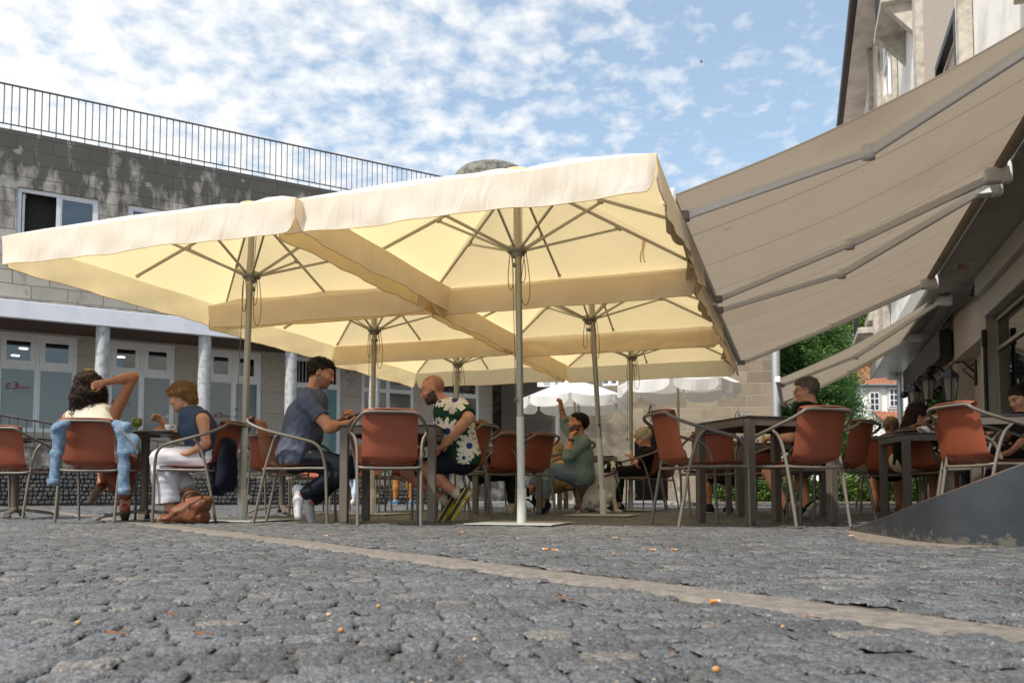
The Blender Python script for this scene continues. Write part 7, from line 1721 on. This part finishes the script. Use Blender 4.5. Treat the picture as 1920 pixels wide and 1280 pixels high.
# ================================================================ dog
def dog():
    Y = 9.75; g0 = _v((GX(1132, Y), Y, 0)); sc = .0; px = lambda a, b, dy=0: _v(W(a, b, Y+dy))
    t = thing('dog', 'white dog with black and white face sitting on the paving beside the leaning pole', 'dog', (float(g0[0]), Y, 0))
    F = Field(g0+_v((-.45,-.35,-.01)), g0+_v((.40,.35,.72)), .007)
    rump = px(1112,938); chest = px(1144,902); wither = px(1136,888); head = px(1148,874,-.08)
    F.rc(rump, wither+_v((0,0,-.03)), .125, .095, .05, flat=(D(0,1,0), .85)); F.rc(px(1128,920), chest, .11, .10, .05, flat=(D(0,1,0), .85)); F.rc(chest+_v((.01,0,.02)), head+_v((0,0.03,-.03)), .085, .06, .04)
    F.el(head, [D(1,0,0),D(0,1,0),D(0,0,1)], (.062,.07,.062), .02); mz = head+_v((.004,-.105,-.035)); F.rc(head+_v((0,-.04,-.015)), mz, .038, .026, .02); F.el(mz+_v((0,-.022,.012)), [D(1,0,0),D(0,1,0),D(0,0,1)], (.014,.012,.010), .004)
    for s_ in (-1, 1):
        e = head+_v((s_*.052,.01,.05)); F.rc(e, e+_v((s_*.042,-.012,-.005)), .018, .018, .01, flat=(D(0,1,0), .6)); F.rc(e+_v((s_*.042,-.012,-.005)), e+_v((s_*.058,-.022,-.062)), .019, .010, .01, flat=(D(0,1,0), .6))
        # front legs
        sh = chest+_v((.02,s_*.065,-.02)); el_ = sh+_v((.0,0,-.14)); pw = _v((el_[0]+.035, el_[1]-.01, .03)); F.rc(sh, el_, .055, .034, .03); F.rc(el_, pw+_v((0,0,.03)), .032, .021, .02); F.rc(pw, pw+_v((.05,-.015,-.008)), .026, .020, .015)
        # hind legs: thigh forward, hock behind, long foot on the ground
        hp = rump+_v((-.02,s_*.085,-.02)); kn = _v((rump[0]+.15, hp[1]+s_*.02, .17)); hk = _v((rump[0]-.045, hp[1]+s_*.01, .075)); F.rc(hp, kn, .085, .052, .04); F.rc(kn, hk, .045, .026, .02); F.rc(hk, _v((rump[0]+.12, kn[1]-.01, .024)), .024, .022, .015); F.rc(_v((rump[0]+.12, kn[1]-.01, .026)), _v((rump[0]+.17, kn[1]-.015, .022)), .025, .021, .01)
    tb = rump+_v((-.10,0,-.08)); F.rc(tb, tb+_v((-.08,-.02,-.07)), .026, .02, .02); F.rc(tb+_v((-.08,-.02,-.07)), tb+_v((-.17,-.08,-.085)), .02, .012, .02)
    F.noise(.0025, 90, 3); F.floor(0.003)
    def col(P):
        C = np.tile(_v((.62,.58,.50)), (len(P),1)); q = P-head; hd = (np.linalg.norm(q*_v((1,.8,1)), axis=1) < .125) & (q[:,2] > -.075)
        dark = hd & ((np.abs(q[:,0]) > .020+.010*np.sin(q[:,2]*60)) | (q[:,1] > .0)) & ((q[:,1] > -.075) | (np.abs(q[:,0]) > .03)); C[dark] = (.02,.018,.018)
        C[hd & (q[:,2] > .042) & (np.abs(q[:,0]) < .016)] = (.62,.58,.50)
        m = np.linalg.norm(P-(mz+_v((0,-.026,.012))), axis=1) < .018; C[m] = (.015,.012,.012)
        for s_ in (-1,1): C[np.linalg.norm(P-(head+_v((s_*.028,-.055,.014))), axis=1) < .012] = (.01,.008,.007)
        sp = np.sin(P[:,0]*38+2)*np.sin(P[:,2]*31+1)*np.sin(P[:,1]*29); C[(sp > .78) & ~hd] = (.30,.25,.20)
        m2 = np.linalg.norm(P-px(1126,912,-.09), axis=1) < .035; C[m2] = (.05,.045,.04); return C
    F.build('body', attr_mat('dog_fur', .9, (160,.5,.004), 0, .15, 60), t, col)
    mb = MB(); c = chest+(head-chest)*.55; mb.tube([c+_v((.082*math.cos(a)-.01, .075*math.sin(a), .028*math.cos(a)-.012)) for a in np.linspace(0,6.28,22)[:-1]], .011, 6, closed=True); mb.build('collar', material('pink_collar', (.25,.06,.08), .6), t)
    mb = MB(); mb.tube([c+_v((.03,-.08,-.02)), c+_v((.09,-.05,-.2)), c+_v((.12,.0,-.42)), (c[0]+.2, c[1]+.1, .02)], .007, 6); tag(mb.build('leash', material('green_leash', (.03,.07,.04), .7)), 'dark green leash hanging from the collar of the dog', 'leash')
dog()
# ================================================================ garments and bag lying about
def denim_ex(g, vec, col, p):
    n = g.n('ShaderNodeTexNoise', i_Scale=55.0, i_Detail=5.0); g.l(vec, n.inputs['Vector']); return g.mix(g.ramp(n.outputs[0], [(.25,(0,0,0)),(.7,(1,1,1))]), col, (.20,.28,.37))
M_DEN = cloth('washed_blue_denim', (.085,.15,.25), extra=denim_ex)
def jacket():
    t = thing('denim_jacket', 'pale blue denim jacket hanging over the chair of the curly haired woman', 'jacket', (GX(160,6.5), 6.5, 0)); q = lambda a, b, Y=6.50: _v(W(a, b, Y)); e = D(1,0,0)
    F = Field(q(80,935)-_v((.05,.2,.05)), q(280,780)+_v((.05,.3,.08)), .006)
    # left shoulder, hanging sleeve
    F.rc(q(123,796), q(108,802), .035, .04, .02); F.rc(q(107,805), q(106,850), .034, .030, .03, flat=(e,1.35)); F.rc(q(106,850), q(101,900), .030, .029, .02, flat=(e,1.35))
    F.rc(q(118,806), q(117,850,6.55), .03, .012, .02)
    # right body folds and sleeve
    F.rc(q(218,794), q(236,802), .028, .045, .02); F.rc(q(232,808), q(248,824), .036, .038, .03, flat=(D(1,0,-.5), 1.5)); F.rc(q(246,822), q(254,848), .034, .020, .03, flat=(e,1.4)); F.rc(q(228,812), q(232,850), .036, .033, .03, flat=(e,1.35)); F.rc(q(232,850), q(233,915), .033, .031, .02, flat=(e,1.35))
    F.rc(q(140,792,6.68), q(215,792,6.68), .012, .012, .01)
    F.noise(.011, 30, 5, (1,1,.6)); F.noise(.006, 70, 8, (1,.6,1)); F.cut(q(0,907), (0,0,-1)) if False else None
    F.build('body', M_DEN, t)
    for (a, b) in ((100.5, 903), (233, 920)):
        c = q(a, b); mb = MB(); mb.lathe([(.040,-.03),(.046,-.028),(.047,.022),(.041,.025)], tuple(c), 18); mb.build('cuff', M_DEN, t)
    mb = MB(); mb.tube(bez([q(222,800,6.43), q(238,818,6.42), q(252,836,6.43), q(258,850,6.44)], 4), .0035, 5); mb.build('seam', material('tan_stitching', (.35,.2,.09), .8), t)
jacket()
def cardigan():
    t = thing('cardigan', 'black cardigan hanging over the chair of the woman in white trousers', 'cardigan', (GX(425,6.95), 6.95, 0)); q = lambda a, b, Y=6.86: _v(W(a, b, Y))
    F = Field(q(385,950)-_v((.05,.15,.02)), q(452,815)+_v((.05,.35,.08)), .008)
    F.rc(q(428,832), q(424,905), .055, .075, .03, flat=(D(.4,1,0), 1.5)); F.rc(q(412,850,6.95), q(410,915,6.95), .05, .06, .04, flat=(D(.3,1,0), 1.7)); F.rc(q(404,880,6.9), q(398,920,6.9), .04, .03, .04); F.rc(q(436,836), q(438,900), .03, .03, .03)
    F.noise(.012, 32, 3, (1,1,.4)); F.build('knit_body', cloth('black_knit', (.008,.009,.018)), t)
    mb = MB(); mb.lathe([(.032,-.03),(.036,-.02),(.036,.02),(.032,.03)], tuple(q(399,921,6.9)), 14); mb.build('cuff', MATS['black_knit'], t)
cardigan()
def bag():
    t = thing('handbag', 'slumped flowered handbag in rust and olive on the paving beside the white trousers', 'bag', (GX(345,6.62), 6.62, 0)); q = lambda a, b, Y=6.62: _v(W(a, b, Y))
    F = Field(q(285,985)-_v((.05,.25,.05)), q(405,915)+_v((.08,.3,.08)), .006)
    F.rc(q(312,972), q(380,970), .035, .05, .05, flat=(D(0,1,0), 1.9)); F.rc(q(335,958), q(378,945), .05, .065, .05, flat=(D(0,1,0), 1.6)); F.rc(q(350,938), q(388,940), .03, .035, .04, flat=(D(0,1,0), 1.4)); F.rc(q(388,940), q(391,950), .03, .02, .02)
    F.noise(.008, 45, 9); F.noise(.004, 100, 2); F.floor(.004)
    def pai(g, vec, col, p):
        v = g.n('ShaderNodeTexNoise', i_Scale=30.0, i_Detail=2.0, i_Distortion=2.2); g.l(vec, v.inputs['Vector']); v2 = g.n('ShaderNodeTexNoise', i_Scale=52.0, i_Detail=1.0, i_Distortion=2.5); g.l(vec, v2.inputs['Vector'])
        c = g.ramp(v.outputs[0], [(.40,(.10,.042,.013)),(.47,(.13,.08,.017)),(.53,(.17,.013,.008)),(.60,(.08,.055,.016)),(.66,(.20,.12,.028))]); return g.mix(g.ramp(v2.outputs[0], [(.56,(0,0,0)),(.60,(1,1,1))]), c, (.20,.013,.010))
    m = material('paisley_fabric', (.2,.1,.03), .6, extra=pai, bump=(120,.3,.003)); F.build('bag_body', m, t)
    for dy in (0, .10):
        mb = MB(); mb.tube(bez([q(345,940,6.50+dy), q(347,927,6.48+dy), q(362,921,6.50+dy), q(376,926,6.54+dy), q(380,938,6.55+dy)], 6), .008, 7); mb.build('handle', m, t)
bag()
